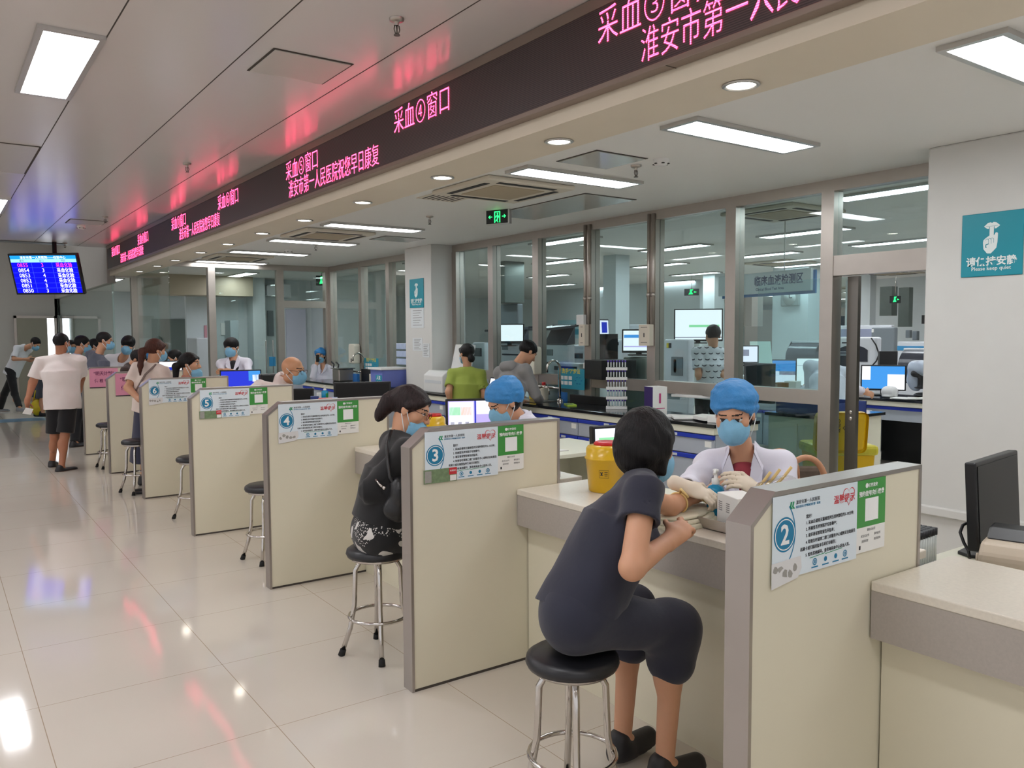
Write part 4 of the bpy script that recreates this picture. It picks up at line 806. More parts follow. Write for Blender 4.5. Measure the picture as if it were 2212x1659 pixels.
# printed marks: small ticks on the tee behind the glass, red lettering and pens on the nurse's pocket
m = MATS['marked_white_tee']; N, L, p_ = nodes(m); tc = N.new('ShaderNodeTexCoord'); sp = N.new('ShaderNodeSeparateXYZ'); L.new(tc.outputs['Object'], sp.inputs[0])
u_ = M_('ADD', M_('MULTIPLY', sp.outputs[0], 9.0), M_('MULTIPLY', sp.outputs[1], -7.0)); v_ = M_('MULTIPLY', sp.outputs[2], 14.0); row = M_('FLOOR', v_, 0.0); u2 = M_('ADD', u_, M_('MULTIPLY', row, 0.5))
fu = M_('SUBTRACT', M_('FRACT', u2, 0.0), 0.5); fv = M_('SUBTRACT', M_('FRACT', v_, 0.0), 0.5); cur = M_('SUBTRACT', fv, M_('MULTIPLY', M_('MULTIPLY', fu, fu), 1.6)); tick = M_('MULTIPLY', M_('LESS_THAN', M_('ABSOLUTE', fu, 0.0), 0.30), M_('LESS_THAN', M_('ABSOLUTE', cur, 0.0), 0.10))
mx = N.new('ShaderNodeMix'); mx.data_type = 'RGBA'; mx.inputs[6].default_value = col((216,220,226)); mx.inputs[7].default_value = col((70,74,84)); L.new(tick, mx.inputs[0]); L.new(mx.outputs[2], p_.inputs['Base Color'])
from mathutils.bvhtree import BVHTree
def on_surface(ob, P0, d):
    me = ob.data; W_ = wmat(ob.parent); t_ = BVHTree.FromPolygons([W_ @ v.co for v in me.vertices], [tuple(f.vertices) for f in me.polygons]); return lambda P_: t_.ray_cast(Vector(P_), Vector(d))[0]
R0, J = PEOPLE['nurse2']; ct = [c_ for c_ in R0.children if c_.name.startswith('white_coat')][0]; d_ = -J['f']; hit = on_surface(ct, None, d_)
def decal(name, m, a, h, w, hh, tilt=0.0):
    b = MB(); n = 4; ex = J['r']*math.cos(tilt)+J['u']*math.sin(tilt); ey = np.cross(J['f'], ex)*-1
    G_ = [[None]*(n+1) for _ in range(2)]
    for i in range(n+1):
        for j in (0, 1):
            P_ = J['neck']+J['r']*a+J['u']*h+ex*(i/n-0.5)*w+ey*(j-0.5)*hh+J['f']*0.5; q = hit(P_); G_[j][i] = (q+Vector(J['f'])*0.002) if q else None
    for i in range(n):
        q = (G_[0][i], G_[0][i+1], G_[1][i+1], G_[1][i])
        if all(x is not None for x in q): b.poly(q)
    return b.build(name, m, ct, recalc=False)
red_pr = mat('red_pocket_print', (206,40,56), 0.6, var=0)
for k in range(5): decal('pocket_mark', red_pr, -0.075-0.020*k, -0.155+0.006*k, 0.012, 0.011, 0.4)
decal('pocket_mark', red_pr, -0.16, -0.165, 0.03, 0.022, 0.6); decal('pocket_edge', mat('pocket_seam', (186,184,200), 0.8, var=0), -0.125, -0.195, 0.11, 0.006, 0.25)
decal('pen', mat('navy_pen', (30,40,90), 0.4, var=0), -0.105, -0.225, 0.016, 0.07, 0.15)
for k in range(3): decal('button', mat('coat_button', (204,202,210), 0.4, var=0), 0.008, -0.19-0.08*k, 0.012, 0.012)

a_ = P(82,880,16.25); b = Blob(0.03); b.ell(A3(a_), (0.13,0.10,0.17)); t = thing('shopping_bag', 'yellow bag hanging beside the man in charcoal shorts', 'bag', tuple(a_)); blob_object('pouch', b.mesh(0.015, 0.008, 30.0, 1), mat('yellow_bag', (214,190,30), 0.5), t); b = MB(); b.tube([a_+Vector((-0.07,0,0.14)), a_+Vector((-0.03,0,0.34)), a_+Vector((0.03,0,0.34)), a_+Vector((0.07,0,0.14))], 0.012, 6); b.build('strap', MATS['yellow_bag'], t)
# ------------------------------------------------------------------ stools
pad_m = mat('black_vinyl_pad', (30,30,34), 0.4, var=0.05); rub = mat('black_rubber', (24,24,24), 0.8, var=0)
def stool(loc, label, rz=0.0):
    t = thing('stool', label, 'stool', loc, rz, 'round metal stools in the booths'); H = 0.56
    b = MB(); b.lathe([(0,H),(0.14,H),(0.158,H-0.012),(0.162,H-0.03),(0.155,H-0.045),(0.0,H-0.045)], n=32); b.build('seat', pad_m, t, world=False)
    b = MB(); b.lathe([(0.13,H-0.046),(0.135,H-0.062),(0.1,H-0.062)], n=24); b.build('seat_ring', chrome, t, world=False)
    for k in range(4):
        a = math.pi/4+k*math.pi/2; ca, sa = math.cos(a), math.sin(a); pr = [(0.055,H-0.062),(0.09,H-0.075),(0.115,H-0.12),(0.118,H-0.20),(0.122,0.26),(0.145,0.14),(0.185,0.025)]
        b = MB(); b.tube([(r*ca, r*sa, z) for r, z in pr], 0.0125, 10); l = b.build('leg', chrome, t, world=False)
        b = MB(); b.cyl((0.182*ca,0.182*sa,0.032),(0.193*ca,0.193*sa,0.0),0.016,0.018,12); b.build('rubber_foot', rub, l, world=False)
    b = MB(); b.tube([(0.150*math.cos(a), 0.150*math.sin(a), 0.20) for a in [2*math.pi*i/28 for i in range(28)]], 0.009, 8, closed=True); b.build('foot_ring', chrome, t, world=False)
    return t
s0 = stool((1.972,5.86,0), 'empty black topped chrome stool between the partitions numbered 5 and 4', 0.2)
for loc, lab, rz in (((1.91,7.62,0),'black topped chrome stool mostly hidden behind the partition numbered 5',0.5),((1.74,9.22,0),'chrome stool by the dark skirt behind the partition numbered 6',0.3),((1.80,11.2,0),'chrome stool showing beside the nearer pink sheet partition',0.1),
    ((PEOPLE['black'][1]['pelvis'][0],PEOPLE['black'][1]['pelvis'][1],0),'chrome stool under the seated woman in the patterned skirt',0.4),((PEOPLE['navy'][1]['pelvis'][0]-0.02,PEOPLE['navy'][1]['pelvis'][1],0.0),'chrome stool under the woman in the navy dress',0.2)): dup(s0, loc, rz, lab)
# ------------------------------------------------------------------ monitors
scr = {'light': emit('screen_light', (232,234,250), 1.0), 'violet': emit('screen_violet', (190,176,240), 0.9), 'blue': emit('screen_blue', (52,66,220), 0.8), 'sky': emit('screen_sky', (70,150,226), 0.9), 'white': emit('screen_white', (244,248,252), 1.0), 'green': emit('screen_green', (150,226,170), 0.9), 'peach': emit('screen_peach', (240,206,190), 0.9), 'deep': emit('screen_deep', (40,60,190), 0.8), 'dark': mat('screen_off', (18,17,18), 0.38, spec=0.3, var=0.02), 'redtext': emit('screen_red', (250,60,90), 1.4), 'grey': emit('screen_grey', (150,150,170), 0.8)}
def monitor(label, loc, rz, w=0.48, h=0.29, kind='light', lift=0.10, tilt=-0.06, name='monitor', stand=True, art=None):
    """loc = foot centre; the screen faces local -y"""
    t = thing(name, label, 'monitor', loc, rz); R = Matrix.Translation((0,0,lift+h/2)) @ Matrix.Rotation(tilt,4,'X')
    b = MB(); b.box(-w/2,-0.018,-h/2,w/2,0.022,h/2,0.006); b.box(-w*0.3,0.02,-h*0.3,w*0.3,0.05,h*0.3,0.01); b.bm.transform(R); b.build('housing', black_m, t, world=False)
    b = MB(); e = 0.016; b.box(-w/2+e,-0.0205,-h/2+e+0.006,w/2-e,-0.0185,h/2-e); b.bm.transform(R); sc_ = b.build('screen', scr[kind], t, world=False)
    for m, u0, v0, u1, v1 in (art or []):
        b = MB(); b.box(-w/2+e+(w-2*e)*u0,-0.0215,h/2-e-(h-2*e)*v1,-w/2+e+(w-2*e)*u1,-0.0207,h/2-e-(h-2*e)*v0); b.bm.transform(R); b.build('screen_panel', scr[m], sc_, world=False)
    if stand:
        b = MB(); b.box(-0.03,0.015,0.01,0.03,0.045,lift+h*0.45,0.004); b.build('neck', black_m, t, world=False)
        b = MB(); b.prism([(-0.11,-0.075),(0.11,-0.075),(0.12,0.05),(0.09,0.10),(-0.09,0.10),(-0.12,0.05)], 'z', 0.0, 0.014, 0.004); b.build('base', black_m, t, world=False)
    return t
win = [('green',0.05,0.18,0.5,0.42),('peach',0.52,0.18,0.95,0.42),('grey',0.05,0.48,0.95,0.5),('violet',0.0,0.9,1.0,1.0),('grey',0.1,0.62,0.25,0.72),('grey',0.4,0.62,0.55,0.72),('grey',0.7,0.62,0.85,0.72)]
DZ = 0.75
def desk(x0, x1, y0, y1, label):
    t = thing('staff_desk', label, 'desk', ((x0+x1)/2,(y0+y1)/2,0), 0, 'cream staff desks behind the counters')
    b = MB(); b.box(x0,y0,DZ-0.03,x1,y1,DZ,0.004); b.build('top', lam2, t); b = MB(); b.box(x0+0.03,y0+0.05,0,x0+0.05,y1-0.05,DZ-0.03); b.build('side_panel', lam2, t); b = MB(); b.box(x1-0.05,y0+0.05,0,x1-0.03,y1-0.05,DZ-0.03); b.build('side_panel', lam2, t); b = MB(); b.box(x0+0.05,y1-0.08,0.2,x1-0.05,y1-0.06,DZ-0.03); b.build('back_panel', lam2, t)
wh = {3:'behind the masked nurse looking down',4:'behind the partition numbered 4',5:'behind the bald man',6:'behind the partition numbered 6',2:'beside the nurse drawing blood'}
desk(2.9,3.45,2.95,3.55,'cream staff desk '+wh[2]); desk(2.9,4.45,4.66,5.40,'cream staff desk '+wh[3]); desk(2.9,3.6,6.35,7.05,'cream staff desk '+wh[4]); desk(2.9,3.5,8.35,8.95,'cream staff desk '+wh[5]); desk(2.9,3.6,10.2,10.9,'cream staff desk '+wh[6]); desk(2.9,3.5,12.0,12.6,'cream staff desk behind the far pink sheets')
desk(2.86,3.7,0.3,1.65,'cream staff desk under the black monitor by the white column')
vy = math.atan2
def face_cam(x, y, extra=0.0): return math.atan2(x, -y)*-1+extra if False else -math.atan2(x, y)+extra
monitor('lit monitor half hidden behind the short black hair of the leaning woman', (3.10,3.25,DZ), -0.20, 0.46, 0.30, 'light', 0.10, art=win)
monitor('lit monitor with a window of icons behind the partition numbered 3', (3.12,4.86,DZ), -0.45, 0.38, 0.27, 'violet', 0.17, art=[('light',0.02,0.02,0.52,0.95)]+[(m,u0*0.5,v0,u1*0.5,v1) for m,u0,v0,u1,v1 in win[:2]+win[4:]]+[('light',0.58,0.0,0.98,0.4),('deep',0.54,0.0,0.57,1.0)])
monitor('wide dark monitor above the partition numbered 4', (3.10,6.62,DZ), -0.35, 0.50, 0.28, 'dark', 0.20)
monitor('dark monitor in front of the bald man', (2.82,7.45,CZ), -0.30, 0.30, 0.22, 'dark', 0.04)
monitor('monitor with a blue sky picture behind the partition numbered 6', (3.18,10.35,DZ), -0.25, 0.50, 0.28, 'blue', 0.18, art=[('sky',0.7,0.0,1.0,0.5),('white',0.8,0.2,0.98,0.55)])
monitor('white lit monitor beside the ponytailed woman', (2.75,11.9,CZ), -0.15, 0.42, 0.28, 'light', 0.14, art=[('deep',0.3,0.3,0.45,0.6)])
monitor('small white lit screen before the seated dark haired staff member', (2.78,11.2,CZ), 0.15, 0.20, 0.24, 'white', 0.12)
# big black monitor by the white column, seen from its tilted front
P0 = pt(2105,1190,3.1)
M9 = monitor('large black switched-off monitor by the white column', (P0.x+0.25,P0.y+0.045,DZ), 0.12, 0.50, 0.34, 'dark', 0.06, -0.06)
b = MB(); b.tube([pt(2094,1128,3.2), pt(2080,1134,3.2), pt(2074,1150,3.19), pt(2082,1172,3.18), pt(2092,1190,3.16), pt(2095,1206,3.14)], 0.006, 8); b.build('cable', black_m, M9)
# ------------------------------------------------------------------ sharps buckets
yel = mat('yellow_plastic', (222,178,20), 0.3, var=0.03, coat=0.2); redp = mat('red_plastic', (198,24,32), 0.35, var=0.03); black_ink = dark_ink
def bucket(label, loc, k=1.0, rz=0.0):
    t = thing('sharps_bucket', label, 'sharps bucket', loc, rz, 'yellow sharps buckets with red lids')
    b = MB(); b.lathe([(r*k, h*k) for r, h in ((0,0),(0.072,0),(0.078,0.006),(0.092,0.150),(0.097,0.152),(0.097,0.158),(0.091,0.160),(0.090,0.198),(0.082,0.210),(0,0.214))], n=40); b.build('body', yel, t, world=False)
    b = MB(); b.lathe([(r*k, h*k) for r, h in ((0,0.226),(0.052,0.226),(0.060,0.220),(0.062,0.212),(0,0.212))], (0.018*k,0.012*k,0), 32); b.build('lid', redp, t, world=False)
    b = MB(); n = 8; R0 = lambda h: (0.078+(0.092-0.078)*(h-0.006)/0.144+0.0008)*k
    def strip(a0, a1, h0, h1):
        for i in range(n):
            p = [a0+(a1-a0)*i/n, a0+(a1-a0)*(i+1)/n]; b.poly([(R0(h)*math.cos(a), R0(h)*math.sin(a), h*k) for a, h in ((p[0],h0),(p[1],h0),(p[1],h1),(p[0],h1))])
    for h in (0.072,0.107): strip(-2.65,-2.15,h,h+0.0012)
    for a in (-2.65,-2.15): strip(a,a+0.012,0.072,0.107)
    for i in range(3): strip(-2.37,-2.2,0.082+0.008*i,0.0842+0.008*i)
    strip(-2.56,-2.48,0.086,0.097); strip(-2.60,-2.44,0.083,0.0855); strip(-2.6,-2.54,0.096,0.099); strip(-2.5,-2.44,0.096,0.099)
    b.build('printed_label', black_ink, t, world=False); return t
B0 = bucket('yellow sharps bucket with red lid standing behind the leaning woman in navy', (2.665,2.95,CZ), 1.06, 0.0)
dup(B0, (2.69,4.70,CZ), 0.1, 'yellow sharps bucket with red lid before the face of the woman in black')
dup(B0, (2.66,6.42,CZ), 0.1, 'yellow sharps bucket whose red lid shows beyond the partition numbered 5')
for y, l in ((8.35,'yellow sharps bucket barely showing beyond the partition numbered 6'),): dup(B0, (2.60,y,CZ), 0.1, l)
# ------------------------------------------------------------------ tube racks
def tube_mesh(name, capc, r=0.0065, h=0.088, hc=0.018):
    b = MB(); b.cyl((0,0,0),(0,0,h),r,r,10); b.mi = 1; b.cyl((0,0,h-0.004),(0,0,h+hc),r*1.22,r*1.22,10)
    me = bpy.data.meshes.new(name); b.bm.to_mesh(me); b.bm.free(); me.materials.append(mat('clear_tube', (206,212,210), 0.2, var=0.12, vscale=60)); me.materials.append(capc); return me
capb = mat('blue_tube_cap', (36,92,190), 0.4, var=0.1, vscale=60); capp = mat('purple_tube_cap', (92,60,176), 0.45, var=0.05); capk = mat('black_tube_cap', (30,30,36), 0.45, var=0.1)
def rack(label, loc, rz, nx, ny, me, pitch, tl, grp, hb=0.035):
    t = thing('tube_rack', label, 'tube rack', loc, rz); w, d = nx*pitch+0.012, ny*pitch+0.012
    b = MB(); b.box(-w/2,-d/2,0,w/2,d/2,hb,0.004); b.build('tray', white_pl, t, world=False)
    M = Matrix.Translation(loc) @ Matrix.Rotation(rz,4,'Z')
    for i in range(nx):
        for j in range(ny):
            o = bpy.data.objects.new('sample_tube', me); COL.objects.link(o); o.location = M @ Vector(((i-(nx-1)/2)*pitch,(j-(ny-1)/2)*pitch,hb-0.006)); tag(o, tl, 'sample tube', grp)
    return t
rack('white rack of blue capped tubes at the end of the partition numbered 3', (2.66,3.40,CZ), -0.12, 8, 2, tube_mesh('blue_tube', capb), 0.0155, 'blue capped sample tube in the white rack beside the partition numbered 3', 'blue capped tubes')
b = MB(); b.prism([(-0.085,-0.03),(0.105,-0.045),(0.08,0.045),(-0.085,0.045)], 'z', 0.0, 0.004); b.bm.transform(Matrix.Translation((2.66,3.40,CZ+0.141))); tag(b.build('paper_sheet', paper_m), 'white sheet lying on the blue capped tubes', 'paper sheet')
mp = tube_mesh('purple_tube', capp, 0.0062, 0.062, 0.014)
bx, by = 5.50, 5.93
for k in range(5):
    w_ = ['lowest', 'second from the bottom', 'in the middle', 'second from the top', 'topmost'][k]
    rack('white rack of purple capped tubes, %s of the stack on the bench' % w_, (bx,by,0.90+k*0.096), -0.75, 7, 3, mp, 0.028, 'purple capped sample tube in the %s rack of the tower' % w_.split(',')[0], 'purple capped tubes, rack '+w_.split(',')[0], 0.028)
rack('rack of black capped tubes by the white column', (3.00,1.60,DZ), 0.05, 9, 6, tube_mesh('black_tube', capk, 0.0078, 0.11, 0.022), 0.0195, 'black capped sample tube in the rack by the white column', 'black capped tubes', 0.03)
# ------------------------------------------------------------------ things on the nearest counter
t = thing('steel_tray', 'shallow steel tray holding the blue sanitiser bottle', 'tray', (2.58,2.08,CZ)); b = MB(); b.box(2.45,1.90,CZ,2.74,2.33,CZ+0.006,0.002)
for q in ((2.45,1.90,2.458,2.33),(2.732,1.90,2.74,2.33),(2.45,2.322,2.74,2.33),(2.45,1.90,2.74,1.908)): b.box(q[0],q[1],CZ,q[2],q[3],CZ+0.042,0.002)
b.build('pan', steel, t)
bl = mat('blue_bottle', (20,140,186), 0.25, var=0.02); gl = mat('green_label', (40,140,70), 0.5, var=0.1)
t = thing('sanitiser_bottle', 'blue pump bottle of hand sanitiser with a green label in the steel tray', 'bottle', (2.630,2.235,CZ+0.007)); z0 = 0
b = MB(); b.lathe([(0,0),(0.033,0),(0.036,0.004),(0.036,0.11),(0.030,0.126),(0.016,0.132),(0.014,0.14)], n=28); b.build('body', bl, t, world=False)
b = MB(); n = 10
for i in range(n):
    a = [-2.0+1.6*i/n, -2.0+1.6*(i+1)/n]; b.poly([(0.0365*math.cos(x), 0.0365*math.sin(x), h) for x, h in ((a[0],0.012),(a[1],0.012),(a[1],0.095),(a[0],0.095))])
b.build('label', gl, t, world=False)
b = MB(); b.lathe([(0.016,0.136),(0.017,0.158),(0.008,0.16),(0.0065,0.185),(0.012,0.187),(0.012,0.197),(0,0.2)], n=16); b.tube([(0,0,0.192),(-0.02,-0.012,0.193),(-0.036,-0.022,0.184)], 0.0055, 8); b.build('pump', white_pl, t, world=False)
t = thing('paper_box', 'white box with printed panels standing in the tray by the nearest partition', 'box', (2.535,2.035,CZ+0.007), -0.35)
b = MB(); b.box(-0.055,-0.075,0,0.055,0.075,0.135,0.003); b.build('carton', paper_m, t, world=False); b = MB()
for j in (0, 1):
    for i in range(5): b.box(-0.0558,0.035-0.055*j,0.10-0.008*i,-0.0551,0.06-0.055*j,0.104-0.008*i)
b.build('print', grey_print, t, world=False); b = MB(); b.box(-0.0557,-0.072,0.002,-0.0551,0.072,0.010); b.build('blue_band', scr['deep'] if False else mat('blue_band', (48,52,150), 0.5), t, world=False)
# folded cloth pad under the arm
J = PEOPLE['navy'][1]; A_ = J['el'][-1]; W_ = J['wr'][-1]; mid = (A_+W_)/2; yw = math.atan2((W_-A_)[1], (W_-A_)[0])
t = thing('folded_towel', 'folded cream towel under the outstretched arm', 'towel', (mid[0],mid[1],CZ), yw, None); cream_c = cloth('cream_towel_cloth', (220,214,190))
for k in range(3):
    T = Blob(0.01); T.tub((0,0,0.002+0.016*k),(0,0,0.017+0.016*k),(0.20-0.008*k,0.12-0.012*k),(0.195-0.008*k,0.115-0.012*k),(1,0,0)); o = blob_object('fold', T.mesh(0.006,0.004,30.0,k), cream_c, t); o.data.transform(wmat(t) if True else Matrix())
tq = mat('latex_tube', (226,196,130), 0.45, var=0.03); dA = nz(W_-A_); c1 = A_+dA*0.07; e1 = nz(np.cross(dA, V3(0,0,1))); e2 = np.cross(e1, dA)
t = thing('tourniquet', 'pale yellow rubber tube tied round the outstretched arm', 'tourniquet', tuple(c1))
b = MB(); b.tube([c1+(e1*math.cos(a)+e2*math.sin(a))*0.041 for a in [2*math.pi*i/24 for i in range(24)]], 0.0042, 8, closed=True); b.build('band', tq, t)
b = MB(); k0 = c1+e2*0.041-e1*-0.01; b.tube([k0, k0+e2*0.012+dA*0.02+e1*0.02, k0+dA*0.06+e1*0.05-e2*0.02, k0+dA*0.11+e1*0.075-e2*0.055, k0+dA*0.17+e1*0.07-e2*0.075], 0.005, 8); b.tube([k0, k0+e2*0.02-dA*0.015+e1*0.01, k0+e2*0.012-dA*0.03+e1*0.03, k0-e2*0.01-dA*0.02+e1*0.045], 0.005, 8); b.build('tail', tq, t)
# clear bag with yellow tubes, blue bin, small boxes
film = glass('clear_film', (240,240,238), 1.0, 0.12)
c0 = pt(1668,1052,3.15); t = thing('tube_bag', 'clear plastic bag of yellow tubing behind the nearest partition', 'plastic bag', tuple(c0)); T = Blob(0.03); cA = A3(c0); T.ell(cA, (0.07,0.06,0.035)); T.ell(cA+V3(0.05,-0.03,0.01), (0.05,0.04,0.03)); blob_object('film', T.mesh(0.007,0.008,60.0,3), film, t)
b = MB()
for dx, dy, dz in ((0,0,0.01),(0.03,-0.03,0.02),(-0.03,0.02,0)): b.tube([c0+Vector((dx-0.04,dy+0.02,dz-0.02)), c0+Vector((dx,dy,dz+0.02)), c0+Vector((dx+0.02,dy-0.02,dz+0.06))], 0.006, 8)
b.build('tubing', tq, t)
t = thing('parts_bin', 'small blue plastic bin with a white card beside the leaning woman', 'bin', (2.76,2.90,CZ), -0.6); b = MB(); b.prism([(-0.06,0),(0.06,0),(0.06,0.085),(0.02,0.085),(-0.06,0.045)], 'x', -0.05, 0.05, 0.004); b.build('tub', mat('blue_bin_plastic', (62,84,170), 0.4), t, world=False); b = MB(); b.box(-0.03,-0.0625,0.008,0.03,-0.0608,0.036); b.build('card', paper_m, t, world=False)
# tan bent-wood chair arm behind the nurse
tan = mat('tan_bentwood', (186,134,100), 0.4, var=0.04); fl = mat('brown_floral_fabric', (84,70,58), 0.8, var=0.5, vscale=25)
c0 = pt(1740,1060,4.25); t = thing('armchair', 'tan bentwood armchair with brown patterned cushion behind the nearest partition', 'chair', (c0.x,c0.y,0)); up_ = Vector((0,0,1)); rt = R_
for off in (0.0, 0.42):
    b = MB(); o_ = _F*off; b.tube([c0+rt*(0.105*math.cos(a))+o_+up_*(0.02+0.155*math.sin(a)) for a in [math.pi*i/14 for i in range(15)]]+[c0-rt*0.105+o_-up_*0.3], 0.016, 10); b.tube([c0+rt*0.105+o_+up_*0.02, c0+rt*0.12+o_-up_*0.25, Vector((c0.x,c0.y,0))+rt*0.13+o_+up_*0.01], 0.016, 10); b.tube([c0-rt*0.105+o_-up_*0.28, Vector((c0.x,c0.y,0))-rt*0.11+o_+up_*0.01], 0.016, 10); b.build('arm_frame', tan, t)
b = MB(); cc = c0+_F*0.22; b.box(-0.24,-0.22,-0.05,0.24,0.22,0.05,0.03); b.bm.transform(Matrix.Translation((cc.x,cc.y,0.45)) @ Matrix.Rotation(-YAW,4,'Z')); b.build('cushion', fl, t)
b = MB(); cc = c0+_F*0.44; b.box(-0.24,-0.03,0.0,0.24,0.03,0.42,0.025); b.bm.transform(Matrix.Translation((cc.x,cc.y,0.46)) @ Matrix.Rotation(-YAW,4,'Z')); b.build('back_cushion', fl, t)
# beige label printer at the picture's edge
beige = mat('beige_plastic', (196,182,162), 0.45, var=0.03)
c0 = pt(2218,1195,2.92); t = thing('label_printer', 'beige label printer with black lid in front of the black monitor', 'printer', (c0.x,c0.y,DZ+0.0), 0.25)
b = MB(); b.prism([(-0.16,0),(0.16,0),(0.16,0.10),(0.10,0.15),(-0.10,0.15),(-0.15,0.11)], 'y', -0.13, 0.13, 0.015); b.build('housing', beige, t, world=False); b = MB(); b.prism([(-0.06,0.15),(0.1,0.15),(0.09,0.185),(0.0,0.185)], 'y', -0.10, 0.12, 0.008); b.build('lid', black_m, t, world=False); b = MB(); b.lathe([(0,0),(0.018,0),(0.018,0.006),(0,0.006)], (-0.12,0.131,0.09), 20, 'y'); b.build('hinge_cap', beige, t, world=False)
# small things behind the partition numbered 4
def sbox(name, label, cat, px, py, zc, w, d, h, m, rz=-0.4, bev=0.004):
    c_ = pt(px, py, zc); b = MB(); b.box(-w/2,-d/2,0,w/2,d/2,h,bev); o = b.build(name, m); o.location = c_; o.rotation_euler = (0,0,rz); return tag(o, label, cat)
sbox('medical_box','blue small box above the partition numbered 4','box',680,867,6.95,0.07,0.06,0.045,mat('navy_blue_box',(40,56,120),0.5)); sbox('medical_box','white carton beside the small blue box above the partition numbered 4','box',692,862,7.05,0.06,0.05,0.055,paper_m)
b0 = pt(702,864,7.0); t = dup(bpy.data.objects['sanitiser_bottle'], (b0.x,b0.y,b0.z), 0.3, 'white and blue pump bottle above the partition numbered 4'); t.scale = (0.8,0.8,0.62)
sbox('gauze_pack','pile of blue and white gauze packets above the partition numbered 4','packets',718,866,7.0,0.09,0.06,0.03,mat('gauze_packet',(186,196,226),0.7,var=0.3,vscale=50))
# bags: crossbody bag of the seated woman
J = PEOPLE['black'][1]; hb_ = A3(pt(862,1075,3.98)); t = thing('shoulder_bag', 'black shoulder bag with a silver clasp at the hip of the seated woman in black', 'bag', tuple(hb_)); T = Blob(0.02); T.ell(hb_, (0.075,0.05,0.11), frame(vx(1,0.2), V3(0,0,1))); T.ell(hb_-V3(0,0,0.05), (0.085,0.055,0.07)); blob_object('pouch', T.mesh(0.008,0.006,40.0,2), mat('black_leather',(26,26,28),0.4,bump=0.2,bscale=60), t)
b = MB(); b.tube([pt(845,930,4.12), pt(836,960,4.06), pt(838,1000,3.98), pt(842,1030,3.96), pt(858,1060,3.95)], 0.009, 8); b.tube([pt(858,1056,3.95), pt(880,1075,3.93), pt(905,1100,3.92)], 0.006, 6); b.build('strap', mat('black_leather'), t); b = MB(); b.tube([pt(812,1036,3.98), pt(820,1046,3.96), pt(826,1052,3.95)], 0.006, 8); b.ball(pt(830,1054,3.95), 0.010, 8); b.build('clasp', chrome, t)
# ------------------------------------------------------------------ benches with blue pulls
blk_top = mat('black_epoxy_top', (24,26,30), 0.12, spec=0.6, var=0.03); front_m = mat('grey_drawer_front', (172,178,188), 0.5, var=0.03); pull_m = mat('blue_pull_strip', (34,58,176), 0.35, var=0.04)
knob_m = mat('pale_plastic_clip', (206,210,214), 0.35, var=0)
def bench(x0, x1, y0, y1, ztop, label, cabs, prefix, back=True):
    """black topped run along y with fronts to -x; the worktop is one thing, every cabinet another"""
    t = thing('worktop', 'long black worktop '+label, 'worktop', ((x0+x1)/2,(y0+y1)/2,0), 0, None)
    b = MB(); b.box(x0,y0,ztop-0.03,x1,y1,ztop,0.005); b.build('slab', blk_top, t); b = MB(); b.box(x0+0.012,y0+0.012,ztop-0.085,x1-0.012,y1-0.012,ztop-0.03); b.build('rail', lam2, t)
    for i, (a, b_, kind, lab) in enumerate(cabs):
        c_ = thing('bench_cabinet', lab, 'cabinet', ((x0+x1)/2,(a+b_)/2,0), 0, 'bench cabinets '+prefix)
        zt = ztop-0.09; xf = x0+0.03
        m = MB(); m.box(xf+0.02,a+0.004,0.1,x1-0.02,b_-0.004,zt); m.build('body', lam2 if kind == 'panel' else front_m, c_)
        if kind == 'panel': continue
        def front(name, ya, yb, z0, z1):
            m = MB(); m.box(xf,ya+0.006,z0,xf+0.02,yb-0.006,z1-0.042,0.002); d = m.build(name, front_m, c_)
            m = MB(); m.box(xf-0.012,ya+0.006,z1-0.04,xf+0.02,yb-0.006,z1-0.004,0.004); m.build('pull', pull_m, d)
            m = MB(); m.box(xf-0.015,(ya+yb)/2-0.035,z1-0.034,xf-0.010,(ya+yb)/2+0.035,z1-0.012,0.002); m.build('clip', knob_m, d)
            m = MB(); m.box(xf-0.0015,ya+0.03,z1-0.105,xf,ya+0.10,z1-0.055); m.build('label_card', paper_m, d); return d
        front('drawer', a, b_, zt-0.17, zt)
        if kind == 'two': front('door', a, (a+b_)/2, 0.12, zt-0.175); front('door', (a+b_)/2, b_, 0.12, zt-0.175)
        if kind == 'one': front('door', a, b_, 0.12, zt-0.175)
ks = [4.42,5.28,6.14,7.0,7.86,8.72,9.38]
nm = ['nearest the open doorway','under the tower of purple tubes','below the sink tap','behind the masked nurse looking down','in front of the grey hooded person','beside the white pillar']
bench(5.15,5.74,4.40,9.40,0.90,'along the near glass wall', [(ks[i],ks[i+1],'two' if i else 'one','grey bench cabinet with blue pulls '+nm[i]) for i in range(6)], 'along the near glass')
bench(4.98,5.73,10.17,13.0,0.90,'before the far glass screen', [(10.2,11.1,'two','grey bench cabinet with blue pulls beyond the white pillar'),(11.1,12.05,'two','grey bench cabinet with blue pulls below the far steel basin'),(12.05,12.97,'two','grey bench cabinet with blue pulls at the end by the glass door')], 'before the far glass')
bench(9.25,10.05,4.0,7.6,0.85,'of the laboratory behind the doorway', [(4.03,4.78,'one','laboratory bench cabinet with a printed card behind the open doorway'),(5.75,6.6,'two','laboratory bench cabinet behind the worker at the microscope'),(6.6,7.55,'two','laboratory bench cabinet under the two lit monitors')], 'of the laboratory')
m = MB(); m.box(9.30,4.78,0.59,9.33,5.75,0.76,0.002); o = m.build('drawer_front', front_m); tag(o, 'grey knee-hole drawer front with blue pull behind the open doorway', 'drawer'); m = MB(); m.box(9.288,4.80,0.72,9.32,5.73,0.757,0.004); m.build('pull', pull_m, o)
